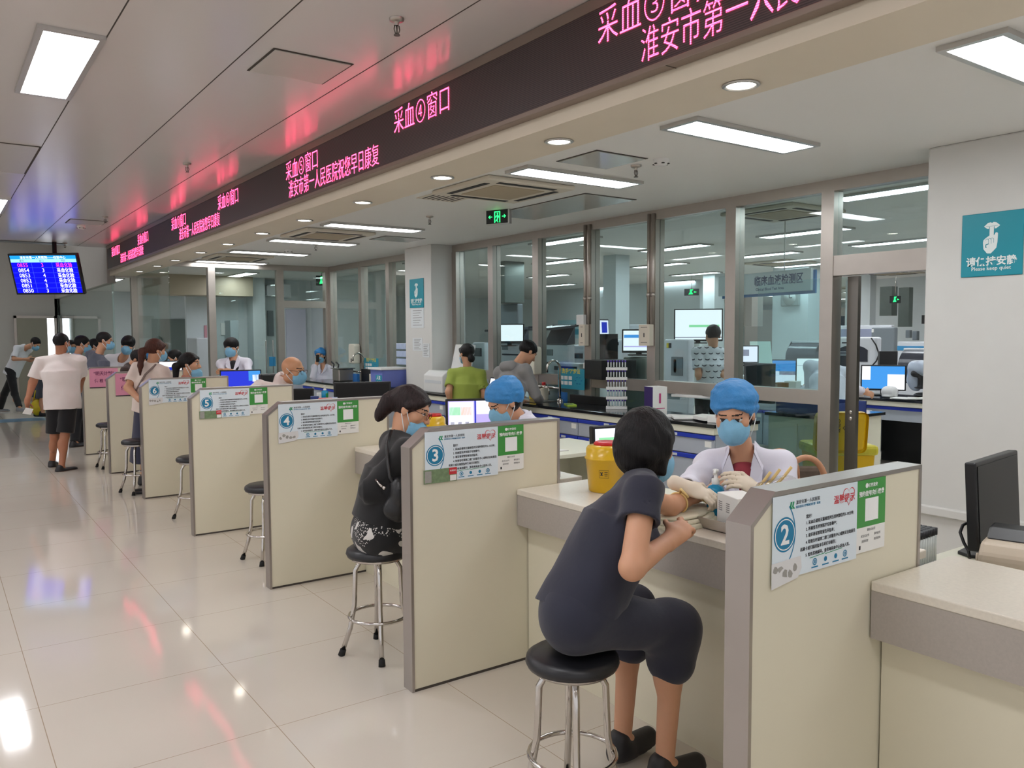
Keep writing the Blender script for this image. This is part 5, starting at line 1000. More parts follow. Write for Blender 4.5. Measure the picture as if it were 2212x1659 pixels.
for y, s in ((5.55,'发票'),(4.72,'打印纸')):
    m = MB(); m.box(9.265,y-0.075,0.63,9.268,y+0.075,0.70); c_ = m.build('name_card', paper_m); tag(c_, 'white card lettered in blue on the laboratory drawer '+('nearer the yellow bin' if y > 5 else 'nearest the white column'), 'label'); text(s, 0.05, plane_at((9.264,y,0.665),(0,-1,0),(0,0,1)), blue_ink, c_, 'lettering', 0.001)
# cream cabinet with blue tray behind the glass
t = thing('side_cabinet', 'cream panelled cabinet holding the dark blue tray behind the glass', 'cabinet', (7.25,4.6,0)); b = MB(); b.box(6.85,4.45,0.08,7.7,5.15,0.82); b.build('body', lam2, t); b = MB(); b.box(6.82,4.42,0.82,7.73,5.18,0.85,0.004); b.build('top', blk_top, t); b = MB(); b.box(6.837,4.50,0.14,6.85,4.79,0.76,0.004); b.build('door', lam2, t); b = MB(); b.box(6.837,4.81,0.14,6.85,5.10,0.76,0.004); b.build('door', lam2, t)
t = thing('storage_tray', 'dark blue plastic tray on the cream cabinet behind the glass', 'tray', (7.2,4.78,0.85)); b = MB(); blt = mat('dark_blue_tray', (44,62,128), 0.45, var=0.05)
b.box(6.87,4.47,0.852,7.47,5.08,0.862); [b.box(*q, 0.002) for q in ((6.87,4.47,0.852,6.88,5.08,0.97),(7.46,4.47,0.852,7.47,5.08,0.97),(6.87,4.47,0.852,7.47,4.48,0.97),(6.87,5.07,0.852,7.47,5.08,0.97))]; b.build('shell', blt, t)
# ------------------------------------------------------------------ on the near bench
def faucet(loc, label, k=1.0, rz=math.pi):
    t = thing('faucet', label, 'tap', loc, rz); b = MB(); b.lathe([(0.028*k,0),(0.028*k,0.02*k),(0.013*k,0.03*k)], n=20); b.tube([(0,0,0.02*k),(0,0,0.30*k)]+[(0.075*k-0.075*k*math.cos(a),0,0.30*k+0.075*k*math.sin(a)) for a in [math.pi*i/12 for i in range(1,12)]]+[(0.15*k,0,0.27*k)], 0.0115*k, 12); b.build('spout', chrome, t, world=False)
    b = MB(); b.tube([(0,0,0.12*k),(0.05*k,-0.10*k,0.125*k),(0.09*k,-0.17*k,0.13*k)], 0.011*k, 10); b.tube([(0.05*k,-0.1*k,0.125*k),(0.05*k,-0.1*k,0.06*k)], 0.009*k, 8); b.ball((0.095*k,-0.18*k,0.13*k), 0.018*k, 8); b.build('lever', chrome, t, world=False); return t
F0 = faucet((5.63,6.98,0.90), 'chrome gooseneck tap standing on the near black bench', 1.2); dup(F0, (5.64,12.0,0.90), math.pi, 'chrome gooseneck tap behind the steel basin at the far bench')
m = MB(); m.box(5.28,7.0,0.901,5.60,7.55,0.905,0.001); tag(m.build('sink_basin', steel_dark), 'steel sink let into the black bench below the gooseneck tap', 'sink')
teal = mat('teal_print', (42,150,176), 0.5, var=0.04); yelp = mat('yellow_print', (240,214,60), 0.6, var=0)
def wash_poster(px0, py0, px1, py1, X, label):
    A = onx(px0,py0,X); B_ = onx(px1,py1,X); t = thing('hand_wash_poster', label, 'poster', (X,(A.y+B_.y)/2,B_.z), 0, 'teal hand washing posters'); b = MB(); b.box(X-0.004,B_.y,B_.z,X,A.y,A.z); b.build('sheet', teal, t)
    W, Hh = A.y-B_.y, A.z-B_.z; text('洗手“7”步法', W*0.13, plane_at((X-0.005,(A.y+B_.y)/2,A.z-Hh*0.12),(0,-1,0),(0,0,1)), yelp, t, 'lettering', 0.001)
    for i in range(3):
        for j in range(2): b = MB(); b.box(X-0.006,A.y-W*(0.22+0.16*i),A.z-Hh*(0.55+0.25*j),X-0.004,A.y-W*(0.09+0.16*i),A.z-Hh*(0.37+0.25*j),0.001); b.build('picture_panel', paper_m, t)
    b = MB()
    for i in range(6): a = i*1.047; b.ball((X-0.005,A.y-W*(0.78+0.11*math.cos(a)),A.z-Hh*(0.55+0.17*math.sin(a))),(0.002,W*0.035,Hh*0.04),6)
    b.build('drops', blue_ink, t)
wash_poster(1206,795,1263,843,5.70,'teal hand washing poster behind the gooseneck tap of the near bench'); wash_poster(787,773,818,806,5.70,'teal hand washing poster on the far bench beyond the white pillar')
m = MB(); A = onx(1207,846,5.69); m.box(5.685,A.y-0.14,0.90,5.70,A.y,1.0); c_ = m.build('instruction_card', mat('blue_card',(50,120,196),0.5,var=0.1,vscale=30)); tag(c_, 'small blue card under the teal poster of the near bench', 'card')
def dispenser(P0, label): 
    t = thing('towel_dispenser', label, 'paper towel dispenser', tuple(P0)); b = MB(); b.prism([(-0.11,-0.15),(0.11,-0.15),(0.11,0.14),(0.09,0.17),(-0.09,0.17),(-0.11,0.14)], 'x', -0.11, 0.0, 0.012); b.build('housing', mat('cream_dispenser', (226,222,206), 0.4), t, world=False); b = MB(); b.box(-0.112,-0.02,-0.13,-0.108,0.02,-0.07); b.build('window', dkgrey_m, t, world=False)
dispenser(onx(1158,780,5.73), 'cream paper towel dispenser on the post behind the hooded person'); dispenser(onx(772,765,5.73), 'cream paper towel dispenser behind the far gooseneck tap')
def jug(loc, m, capm_, label, k=1.0): 
    t = thing('plastic_jug', label, 'bottle', loc); b = MB(); b.lathe([(0,0),(0.05*k,0),(0.052*k,0.01),(0.052*k,0.12*k),(0.03*k,0.16*k),(0.018*k,0.17*k)], n=20); b.tube([(0.04*k,0,0.14*k),(0.075*k,0,0.12*k),(0.07*k,0,0.06*k),(0.05*k,0,0.05*k)], 0.01*k, 8); b.build('body', m, t, world=False); b = MB(); b.cyl((0,0,0.165*k),(0,0,0.2*k),0.022*k,0.022*k,14); b.build('cap', capm_, t, world=False)
jug((5.60,7.42,0.90), mat('yellow_jug',(226,196,60),0.4), yel, 'yellow plastic jug beside the hooded person at the sink'); jug((5.62,7.26,0.90), mat('milky_jug',(214,208,190),0.4), redp, 'milky plastic jug with a red cap between the yellow jug and the tap')
t = thing('notepad', 'lime green notepad lying on the near black bench', 'notepad', (5.42,6.55,0.90), -0.5); b = MB(); b.box(-0.05,-0.10,0,0.05,0.10,0.012,0.002); b.build('pad', mat('lime_plastic',(170,206,60),0.5), t, world=False); b = MB(); b.box(-0.052,-0.06,0.0121,0.02,0.02,0.0135); b.build('screen', black_m, t, world=False)
t = thing('reagent_carton', 'tall carton with purple side and white face on the near black bench', 'carton', (5.40,5.30,0.90), -0.25); b = MB(); b.box(-0.075,-0.075,0,0.075,0.075,0.26,0.002); b.build('carton', paper_m, t, world=False); b = MB(); b.box(-0.0765,-0.074,0.002,-0.0752,0.074,0.258); b.build('purple_side', mat('deep_purple_print',(52,30,98),0.5), t, world=False); b = MB(); b.box(-0.05,-0.0765,0.06,0.05,-0.0752,0.066); b.box(-0.01,-0.0765,0.11,0.01,-0.0752,0.2); b.build('print', mat('magenta_print',(186,60,120),0.5), t, world=False)
random.seed(5)
for k, (x, y, a) in enumerate(((5.42,5.02,0.4),(5.36,4.86,0.9),(5.48,4.72,0.2),(5.40,4.62,1.2))):
    m = MB(); m.box(-0.10,-0.14,0,0.10,0.14,0.012+0.006*k,0.002); o = m.build('paper_stack', paper_m); o.location = (x,y,0.90+0.004*k); o.rotation_euler = (0,0,a); tag(o, ['white papers spread beside the purple sided carton','loose white papers second from the purple sided carton','papers before the capped nurse drawing blood','papers at the doorway end of the black bench'][k], 'papers')
sbox('keyboard','pale keyboard lying on the bench behind the papers','keyboard',1500,858,7.6,0.16,0.40,0.025,white_pl,0.3)
sbox('tissue_box','white and blue tissue box on the bench behind the papers','box',1462,862,7.9,0.12,0.14,0.07,mat('tissue_carton',(206,214,222),0.6,var=0.15,vscale=20),0.2); o = sbox('glove_box','white box left of the blue cap on the black bench','box',1546,890,6.6,0.10,0.12,0.06,paper_m,0.3); o.location = (5.32,4.52,0.90)
# white instrument with raised lid beside the pillar
t = thing('incubator', 'white bench instrument with its lid raised beside the white pillar', 'instrument', (5.45,9.05,0.90)); b = MB(); b.prism([(5.22,0.90),(5.70,0.90),(5.70,1.16),(5.30,1.18),(5.22,1.12)], 'y', 8.82, 9.30, 0.012); b.build('housing', white_pl, t); b = MB(); b.prism([(5.62,1.17),(5.66,1.15),(5.74,1.50),(5.70,1.51)], 'y', 8.84, 9.28, 0.006); b.build('lid', white_pl, t); b = MB(); b.box(5.216,8.86,1.02,5.224,9.26,1.06); b.build('grip', knob_m, t)
t = thing('laptop', 'open laptop on the bench in front of the woman in green', 'laptop', (5.45,8.15,0.90)); b = MB(); b.box(5.33,8.0,0.90,5.55,8.32,0.918,0.003); b.build('keyboard_half', black_m, t); b = MB(); b.prism([(5.55,0.918),(5.565,0.918),(5.63,1.12),(5.615,1.12)], 'y', 8.0, 8.32); s_ = b.build('screen_half', black_m, t); b = MB(); b.prism([(5.553,0.94),(5.555,0.94),(5.607,1.10),(5.605,1.10)], 'y', 8.02, 8.30); b.build('screen', scr['light'], s_)
# far bench things
t = thing('steel_basin', 'square steel basin with dark clips standing on the far black bench', 'basin', (5.45,12.3,0.90)); b = MB(); b.box(5.26,12.10,0.90,5.52,12.36,1.10,0.02); b.build('pan', steel, t); b = MB(); b.box(5.24,12.08,1.10,5.54,12.38,1.115,0.004); b.build('rim', chrome, t)
for y in (12.12,12.3): b = MB(); b.tube([(5.26,y,1.12),(5.28,y+0.02,1.17),(5.26,y+0.08,1.21)], 0.012, 8); b.build('clip', black_m, t)
t = thing('storage_crate', 'blue and clear storage crate with a teal sign by the white pillar', 'crate', (5.35,10.55,0.90)); b = MB(); b.prism([(10.27,0.90),(10.60,0.90),(10.63,1.15),(10.24,1.15)], 'x', 5.10, 5.50, 0.01); b.build('tub', mat('blue_crate_plastic',(110,124,200),0.35,var=0.15,vscale=8), t); b = MB(); b.box(5.07,10.22,1.15,5.53,10.65,1.18,0.006); b.build('rim', white_pl, t); b = MB(); b.box(5.092,10.26,0.93,5.098,10.44,1.08); c_ = b.build('sign', teal, t); text('人流\n止步', 0.06, plane_at((5.09,10.35,1.005),(0,-1,0),(0,0,1)), white_ink, t, 'lettering', 0.001)
b = MB(); b.box(5.13,10.68,0.9,5.17,10.73,1.08,0.006); tag(b.build('spray_bottle', mat('milky_jug')), 'small milky bottle beside the storage crate', 'bottle')
for k in range(3): b = MB(); b.box(5.5,10.3,1.21+0.11*k,5.72,10.6,1.30+0.11*k,0.01); tag(b.build('plastic_tub', mat('clear_tub',(176,190,216),0.2,var=0.15,vscale=14)), 'clear plastic tub stacked behind the storage crate, '+['lowest','middle','topmost'][k], 'tub', 'clear tubs beyond the pillar')
m = MB(); m.box(5.60,11.3,0.9,5.68,12.0,1.1,0.003); tag(m.build('splash_board', black_m), 'black splash board under the far teal poster', 'board'); m = MB(); m.box(5.5,11.95,0.9,5.55,12.1,1.02,0.003); tag(m.build('tissue_pack', mat('blue_card')), 'small blue packet beside the far steel basin', 'packet')
m = MB(); m.box(5.66,6.25,0.90,5.70,6.85,0.985,0.003); tag(m.build('splash_board', black_m), 'black splash board under the near teal poster', 'board')
# conduits and paper boxes on the mullions
for i, (px, y0, nm_) in enumerate(((1268,700,'left of the purple tube tower'),(1406,700,'right of the purple tube tower'))):
    X = 5.735; t = thing('cable_conduit', 'pair of steel conduits running down the post '+nm_, 'conduit', tuple(onx(px,700,X))); b = MB()
    for d in (-4, 6): A = onx(px+d,460,X); B_ = onx(px+d+(1 if i else 2),y0,X); b.cyl((X,A.y,2.80),(X,A.y,B_.z),0.018,0.018,12); b.cyl((X,A.y,2.0),(X,A.y,2.04),0.023,0.023,12)
    b.build('pipe', steel, t)
    A = onx(px-12 if i == 0 else px-20,701,X-0.02); B_ = onx(px+1 if i == 0 else px+3,747,X-0.02); t = thing('glove_dispenser', 'pale cardboard box hung on the post '+nm_, 'box', tuple((A+B_)/2)); b = MB(); b.box(X-0.06,B_.y,B_.z,X-0.0,A.y,A.z,0.003); b.build('carton', mat('kraft_white_card',(212,202,186),0.7), t); b = MB(); b.box(X-0.0615,B_.y+0.03,A.z-0.03,X-0.0601,A.y-0.03,A.z-0.026); b.box(X-0.0615,(A.y+B_.y)/2-0.006,(A.z+B_.z)/2-0.02,X-0.0601,(A.y+B_.y)/2+0.006,(A.z+B_.z)/2+0.02); b.box(X-0.0615,B_.y+0.03,B_.z+0.03,X-0.0601,A.y-0.03,B_.z+0.034); b.build('print', dark_ink, t)
m = MB(); A = onx(1253,684,5.72); m.box(5.69,A.y-0.09,A.z-0.09,5.735,A.y+0.03,A.z+0.02,0.006); tag(m.build('junction_box', white_pl), 'small white junction box above the cardboard box left of the purple tubes', 'junction box')
m = MB(); A = onx(1269,790,5.735); m.box(5.70,A.y-0.04,A.z-0.03,5.735,A.y+0.03,A.z+0.03,0.004); tag(m.build('socket', white_pl), 'white socket low on the post beside the near teal poster', 'socket')
# door stile with lock in the near doorway, open leaf
t = thing('sliding_door', 'open steel framed glass door of the near doorway with its oval lock', 'door', (5.86,3.75,0)); b = MB(); b.box(5.865,3.60,0.02,5.905,3.69,2.08); b.build('stile', steel_dark, t); b = MB(); b.lathe([(0,0),(0.016,0),(0.016,0.004),(0,0.004)], (5.861,3.645,1.02), 20, 'x'); b.lathe([(0,0),(0.016,0),(0.016,0.004),(0,0.004)], (5.861,3.645,0.97), 20, 'x'); b.build('lock', chrome, t); b = MB(); b.box(5.880,3.69,0.02,5.888,4.55,2.08); b.build('pane', glass_lab, t)
# yellow clinical bin in the doorway
ybin = mat('yellow_bin_plastic', (232,186,16), 0.35, var=0.03)
c0 = pt(1808,1010,7.1); bx_, by_ = c0.x, c0.y
t = thing('clinical_waste_bin', 'large yellow clinical waste bin with open lid and yellow liner in the doorway', 'bin', (bx_,by_,0), -0.62)
b = MB(); b.prism([(-0.20,0.02),(0.20,0.02),(0.25,0.66),(-0.25,0.66)], 'y', -0.2, 0.2, 0.02); b.build('tub', ybin, t, world=False)
b = MB(); b.box(-0.27,-0.22,0.60,0.27,0.22,0.69,0.03); b.build('liner', mat('yellow_liner_film',(216,206,60),0.3,var=0.2,vscale=14,bump=0.6,bscale=20), t, world=False)
b = MB(); b.box(-0.27,0.0,0.0,0.17,0.05,0.35,0.05,4); b.bm.transform(Matrix.Translation((-0.02,-0.24,0.63)) @ Matrix.Rotation(0.12,4,'X')); l_ = b.build('lid', ybin, t, world=False)
Ml = Matrix.Translation((-0.02,-0.245,0.63)) @ Matrix.Rotation(0.12,4,'X')
for s, u, v in (('医疗',-0.13,0.22),('废物',-0.085,0.22),('240',-0.10,0.28)): text(s, 0.04, Ml @ plane_at((u,-0.002,v),(0,0,1) if s != '240' else (1,0,0),(-1,0,0) if s != '240' else (0,0,1)), dark_ink, l_, 'lettering', 0.0006, world=False)
b = MB(); q = [(-0.05,0.22),(-0.02,0.19),(0.01,0.22),(-0.02,0.25)]; q2 = [(-0.043,0.22),(-0.02,0.197),(0.003,0.22),(-0.02,0.243)]
for i in range(4): b.poly([Ml @ Vector((u,-0.003,v)) for u, v in (q[i],q[(i+1)%4],q2[(i+1)%4],q2[i])])
b.poly([Ml @ Vector((-0.02+0.01*math.cos(a),-0.003,0.22+0.012*math.sin(a))) for a in [i*1.047 for i in range(6)]]); b.build('hazard_mark', dark_ink, l_, world=False)
# ------------------------------------------------------------------ laboratory machines
wm = mat('machine_white', (214,218,224), 0.4, var=0.03); gm_ = mat('machine_grey', (120,128,134), 0.45, var=0.04); dm = mat('machine_dark', (52,54,64), 0.25, var=0.06); smoke = mat('smoked_hood', (84,88,96), 0.15, var=0.05); bluem = mat('machine_blue', (60,140,190), 0.4); bgm = mat('beige_panel', (150,140,132), 0.6, var=0.03); redled = emit('red_led', (255,40,40), 3.0); grnled = emit('green_led', (60,255,120), 3.0); duct = mat('metal_duct', (120,128,124), 0.3, metal=0.8, var=0.1)
def boxpx(xl, xc, xr, yt, yb, zc, floor=True):
    A = pt(xc,yb,zc); T_ = pt(xc,yt,zc); Y1 = onx(xl,yb,A.x).y; X1 = ony(xr,yb,A.y).x if xr > xc else A.x+0.5
    return A.x, A.y, max(X1, A.x+0.12), max(Y1, A.y+0.12), 0.0 if floor else A.z, T_.z
def machine(label, px, m=wm, floor=True, parts=(), name='analyser', cat='analyser', bev=0.02):
    """parts: (name, material, y0, y1, z0, z1) as fractions of the front face (-x); 's:' prefix puts them on the side (-y)"""
    x0, y0, x1, y1, z0, z1 = boxpx(*px, floor); t = thing(name, label, cat, ((x0+x1)/2,(y0+y1)/2,z0)); b = MB(); b.box(x0,y0,z0,x1,y1,z1,min(bev,(x1-x0)/5,(y1-y0)/5)); b.build('housing', m, t); zb = pt(px[1],px[4],px[5]).z
    for n_, mm, a, b2, c_, d in parts:
        q = MB()
        if n_.startswith('s:'): q.box(x0+(x1-x0)*a,y0-0.012,zb+(z1-zb)*c_,x0+(x1-x0)*b2,y0+0.01,zb+(z1-zb)*d,0.004); n_ = n_[2:]
        else: q.box(x0-0.012,y1-(y1-y0)*b2,zb+(z1-zb)*c_,x0+0.01,y1-(y1-y0)*a,zb+(z1-zb)*d,0.004)
        q.build(n_, mm, t)
    return t, (x0, y0, x1, y1, z0, z1)
def lidded(px, label):
    t, (x0,y0,x1,y1,z0,z1) = machine(label, px, wm, True, (('panel',gm_,0.1,0.35,0.55,0.8),('slot',dm,0.1,0.9,0.2,0.3)))
    b = MB(); b.prism([(x0-0.02,z1),(x1,z1),(x1,z1+0.24),(x0+0.18,z1+0.24),(x0-0.28,z1+0.20),(x0-0.28,z1+0.17),(x0+0.1,z1+0.2)], 'y', y0, y1, 0.006); b.build('smoked_lid', smoke, t)
lidded((1081,1128,1140,742,775,11.6), 'white analyser with a raised smoked lid behind the hooded person'); lidded((1178,1226,1240,744,800,9.9), 'white analyser with a raised smoked lid left of the near conduits')
machine('tall grey cabinet under a metal duct behind the glass left of the hooded person', (1081,1118,1128,656,760,13.5), gm_, True, (('vent',dm,0.2,0.8,0.1,0.14),), 'cabinet', 'cabinet')
A = pt(1097,655,13.6); b = MB(); b.box(A.x-0.2,A.y-0.2,A.z,A.x+0.2,A.y+0.2,LC,0.01); tag(b.build('exhaust_duct', duct), 'metal exhaust duct rising from the tall grey cabinet', 'duct')
monitor('lit white monitor in front of the tall grey cabinet behind the glass', tuple(pt(1100,748,11.3)), -0.75, 0.42, 0.26, 'white', 0.05, stand=True)
machine('white analyser on the bench beside the woman in green behind the glass', (1020,1046,1054,740,800,11.0), wm, True, (('window',dm,0.2,0.8,0.5,0.8),))
machine('long grey white instrument behind the near tap', (1182,1250,1264,785,822,9.3), wm, True, (('slot',dm,0.25,0.95,0.55,0.8),('strip',gm_,0.0,1.0,0.3,0.34)))
machine('small white instrument with a dark lid left of the near post', (1235,1262,1268,745,782,10.2), wm, True, (('slot',dm,0.1,0.9,0.2,0.5),))
A = onx(1206,692,14.0); B_ = onx(1254,731,14.0); t = thing('wall_chart', 'teal and white wall chart far behind the near conduits', 'poster', (14.0,(A.y+B_.y)/2,B_.z)); b = MB(); b.box(13.985,B_.y,B_.z,14.0,A.y,A.z); b.build('sheet', mat('chart_sheet',(170,214,224),0.6,var=0.1,vscale=4), t); b = MB(); b.box(13.98,B_.y+0.05,B_.z+0.1,13.986,A.y-0.45,A.z-0.25); b.build('chart_field', teal, t)
b = MB(); b.box(14.0,12.4,0,14.1,18.0,LC); struct('partition_lab', b, lab_wall_m)
machine('white analyser with hazard signs right of the near post', (1316,1345,1352,734,800,10.8), wm, True, (('hazard_sign',yelp,0.25,0.42,0.8,0.92),('dark_plate',dm,0.5,0.7,0.82,0.92)))
machine('long white analyser with an amber sign above the lit monitor', (1342,1395,1400,700,728,12.6), wm, False, (('sign',yelp,0.02,0.1,0.5,0.7),('screen',gm_,0.6,0.9,0.1,0.4)))
machine('grey bench cabinet under the lit monitor and behind the purple tubes', (1345,1396,1402,772,862,8.6), mat('putty_metal',(150,156,148),0.5), True, (('socket',dm,0.05,0.12,0.80,0.92),), 'metal_cabinet', 'cabinet')
monitor('lit monitor with blue bands standing on the putty grey cabinet', tuple(pt(1380,768,8.7)), -0.78, 0.36, 0.25, 'white', 0.03, art=[('sky',0.02,0.2,0.98,0.35),('violet',0.02,0.75,0.98,0.8)])
sbox('black_tower','black computer tower with green light right of the near post','computer',1309,800,9.4,0.16,0.3,0.42,black_m,-0.3); sbox('black_tray','black plastic tray above the steel rail right of the near post','tray',1318,818,8.6,0.42,0.36,0.20,black_m,-0.2)
monitor('narrow lit screen edge beside the near post', tuple(pt(1297,742,10.4)), 0.25, 0.34, 0.26, 'light', 0.05, art=[('deep',0.5,0.1,0.9,0.7)])
machine('tall white analyser with a glazed hatch left of the man in the marked tee', (1434,1486,1496,733,870,10.4), wm, True, (('hatch',gm_,0.32,0.78,0.42,0.72),('hatch_pane',mat('hatch_pane',(150,190,200),0.2),0.42,0.55,0.46,0.68),('hazard_sign',yelp,0.12,0.2,0.86,0.94),('plate',dm,0.22,0.3,0.86,0.94)))
monitor('large white screen with a green bar beyond the man in the marked tee', tuple(pt(1508,742,10.6)), -0.80, 0.62, 0.42, 'white', 0.03, art=[('green',0.3,0.5,0.95,0.58),('grey',0.0,0.9,1.0,0.93)])
machine('low white instrument behind the man in the marked tee', (1545,1572,1580,760,860,11.2), wm, True, (('slot',dm,0.1,0.9,0.6,0.7),))
monitor('small lit monitor right of the brown post', tuple(pt(1613,790,10.8)), -0.8, 0.30, 0.24, 'light', 0.03, art=[('grey',0.2,0.2,0.6,0.6)])
A = pt(1642,790,11.4); t = thing('clip_board', 'pale green tilted board behind the small lit monitor', 'board', tuple(A)); b = MB(); b.prism([(-0.22,0),(-0.20,0),(0.06,0.34),(0.04,0.34)], 'x', -0.14, 0.14); b.bm.transform(Matrix.Translation(A) @ Matrix.Rotation(-0.8,4,'Z')); b.build('board', mat('pale_green_board',(190,214,204),0.5), t)
x0, y0 = pt(1745,700,14.5).x, pt(1745,700,14.5).y
b = MB(); b.box(x0,y0,0,x0+0.5,onx(1668,700,x0).y,LC); struct('column_lab', b, lab_wall_m); XC = x0
A = onx(1690,626,XC); B_ = onx(1729,661,XC); t = thing('wall_clock', 'square grey clock on the white pillar of the laboratory', 'clock', (XC,(A.y+B_.y)/2,B_.z)); b = MB(); b.box(XC-0.05,B_.y,B_.z,XC-0.001,A.y,A.z,0.02); b.build('case', mat('clock_grey',(150,158,156),0.4), t); cY, cZ = (A.y+B_.y)/2, (A.z+B_.z)/2
b = MB(); b.lathe([(0,0),(0.13,0),(0.13,0.004),(0,0.004)], (XC-0.056,cY,cZ), 32, 'x'); b.build('dial', mat('clock_dial',(186,192,190),0.4), t); b = MB(); b.box(XC-0.062,cY-0.006,cZ,XC-0.058,cY+0.006,cZ+0.09); b.box(XC-0.062,cY-0.06,cZ-0.006,XC-0.058,cY,cZ+0.006); b.build('hands', dark_ink, t)
for k, (x, y0_, lab_, dz) in enumerate(((9.7,6.95,'first lit monitor on the laboratory bench, showing a pale blue landscape',0),(9.62,6.5,'second lit monitor on the laboratory bench, beside the one with the landscape',0.0))):
    monitor(lab_, (x,y0_,0.85), -1.0, 0.50, 0.36 if k == 0 else 0.40, 'white' if k else 'light', 0.06, art=[('sky',0,0,1,0.45),('grey',0.2,0.45,0.8,0.6)] if k == 0 else [('grey',0,0.25,1,0.26)])
monitor('lit monitor with a bright blue sky picture on the laboratory bench', (9.75,5.62,0.85), -1.05, 0.52, 0.32, 'sky', 0.06, art=[('white',0.0,0.0,0.2,0.6),('white',0.6,0.35,1.0,1.0)]); monitor('white lit monitor with a dark lower half by the white column', (9.75,4.42,0.85), -1.1, 0.54, 0.50, 'dark', 0.02, art=[('white',0.0,0.0,1.0,0.42)])
def hood(px, label, win_m=smoke, led=True):
    x0, y0, x1, y1, z0, z1 = boxpx(*px, True); zb = pt(px[1],px[4],px[5]).z; t = thing('analyser', label, 'analyser', ((x0+x1)/2,(y0+y1)/2,0)); b = MB(); b.box(x0,y0,0,x1,y1,zb,0.02); b.build('base', wm, t)
    b = MB(); hh = z1-zb; b.prism([(x0+0.02,zb)]+[(x0+0.02+0.25*(1-math.cos(a)), zb+hh*(0.35+0.65*math.sin(a))) for a in [math.pi/2*i/8 for i in range(9)]]+[(x1,z1),(x1,zb)], 'y', y0, y1, 0.01); b.build('hood', win_m, t); b = MB(); b.box(x0+0.2,y0-0.005,z1-0.02,x1,y1+0.005,z1+0.02,0.008); b.build('rim', wm, t)
    if led: b = MB(); b.ball((x0+0.02,y0+0.2*(y1-y0),zb+0.3*hh), 0.018, 6); b.build('indicator', redled, t)
hood((1694,1757,1772,740,790,11.6), 'hooded grey analyser behind the two lit monitors', smoke, False); hood((1935,1994,2020,756,830,12.0), 'dark hooded analyser with a red light by the white column', dm)
A, B_ = None, None
t, (x0,y0,x1,y1,z0,z1) = machine('white analyser with three arched windows behind the microscope worker', (1800,1893,1904,728,800,13.0), wm, True, (('black_slot',dm,0.2,0.42,0.80,0.84),), bev=0.03); W = y1-y0; zb = pt(1893,800,13.0).z; hh = z1-zb
for k, (a, b2) in enumerate(((0.12,0.32),(0.38,0.54),(0.60,0.80))):
    b = MB(); ya, yb = y1-W*a, y1-W*b2; b.prism([(yb,zb+hh*0.25),(ya,zb+hh*0.25)]+[(ya+(yb-ya)*i/6, zb+hh*(0.60+0.12*(1-((i/6 if k == 0 else (1-i/6) if k == 2 else 1)-1)**2))) for i in range(7)], 'x', x0-0.015, x0+0.005); b.build('arched_window', dm, t)
b = MB(); A = pt(1882,730,12.95); b.tube([A, pt(1892,745,12.95), pt(1899,765,12.95), pt(1893,780,12.95), pt(1884,790,12.95)], 0.012, 6); tag(b.build('power_cord', black_m), 'dark cord hanging down the white analyser with arched windows', 'cord')
machine('grey panelled machine right of the white analyser with arched windows', (1880,1930,1938,707,800,14.0), gm_, True, (('tag',paper_m,0.03,0.12,0.88,0.96),)); machine('long white topped machine behind the arched window analyser', (1800,1925,1932,702,735,15.5), wm, True, (('grey_band',mat('lilac_grey',(150,156,180),0.4),0.0,1.0,0.0,0.75),))
machine('blue and white machine beside the white column', (1938,2004,2015,738,760,15.0), wm, True, (('blue_band',bluem,0,1,0.1,0.55),)); machine('dark printer behind the blue sky monitor', (1806,1842,1852,760,790,11.4), dm, True, (('tray',gm_,0.1,0.9,0.7,0.85),), 'printer', 'printer')
sbox('black_monitor_back','black screen back left of the dark hooded analyser','monitor',1917,795,11.6,0.24,0.1,0.24,black_m,-0.8)
# far walls and ducts of the laboratory
A = onx(1803,665,20.0); B_ = onx(1934,705,20.0); b = MB(); b.box(20,B_.y,0,20.1,A.y+3,A.z); struct('partition_back', b, bgm); b = MB(); C_ = onx(1817,683,19.98); D_ = onx(1844,704,19.98); b.box(19.96,D_.y,D_.z,19.995,C_.y,C_.z); o = struct('window_20', b, dm)
for px, w, zc, zb in ((1874,0.22,17.0,1.2),(1541,0.30,16.5,0),(1331,0.28,12.5,0)):
    A = pt(px,700,zc); b = MB(); b.box(A.x-w/2,A.y-w/2,0,A.x+w/2,A.y+w/2,LC); struct('column_slim', b, lab_wall_m)
for px0, px1, y0, y1, zc, lab_ in ((1916,1932,652,682,16.0,'tall metal duct beside the exit sign far behind the doorway'),(1956,1965,653,706,16.5,'slim metal duct on the far wall by the white column'),(1605,1640,640,705,15.0,'beige grey hood box behind the hanging sign')):
    A = pt(px0,y0,zc); B_ = pt(px1,y1,zc); b = MB(); b.box(min(A.x,B_.x),min(A.y,B_.y),B_.z,max(A.x,B_.x)+0.1,max(A.y,B_.y)+0.15,A.z+(0.3 if zc > 15.5 else 0)); tag(b.build('exhaust_duct', duct if zc > 15.5 else bgm), lab_, 'duct')
for px, yt, yb, zc, lab_ in ((1962,713,730,16.0,'upper wall box with two grey screens by the white column'),(1977,715,735,15.6,'white wall box with a dark screen beside the white column')):
    A = pt(px-4,yt,zc); B_ = pt(px+4,yb,zc); b = MB(); b.box(A.x,min(A.y,B_.y)-0.02,B_.z,A.x+0.1,max(A.y,B_.y)+0.02,A.z,0.01); o = tag(b.build('wall_box', gm_), lab_, 'wall box'); 
b = MB(); b.box(17.4,7.5,0,17.5,11.0,LC); struct('wall_side', b, lab_wall_m)
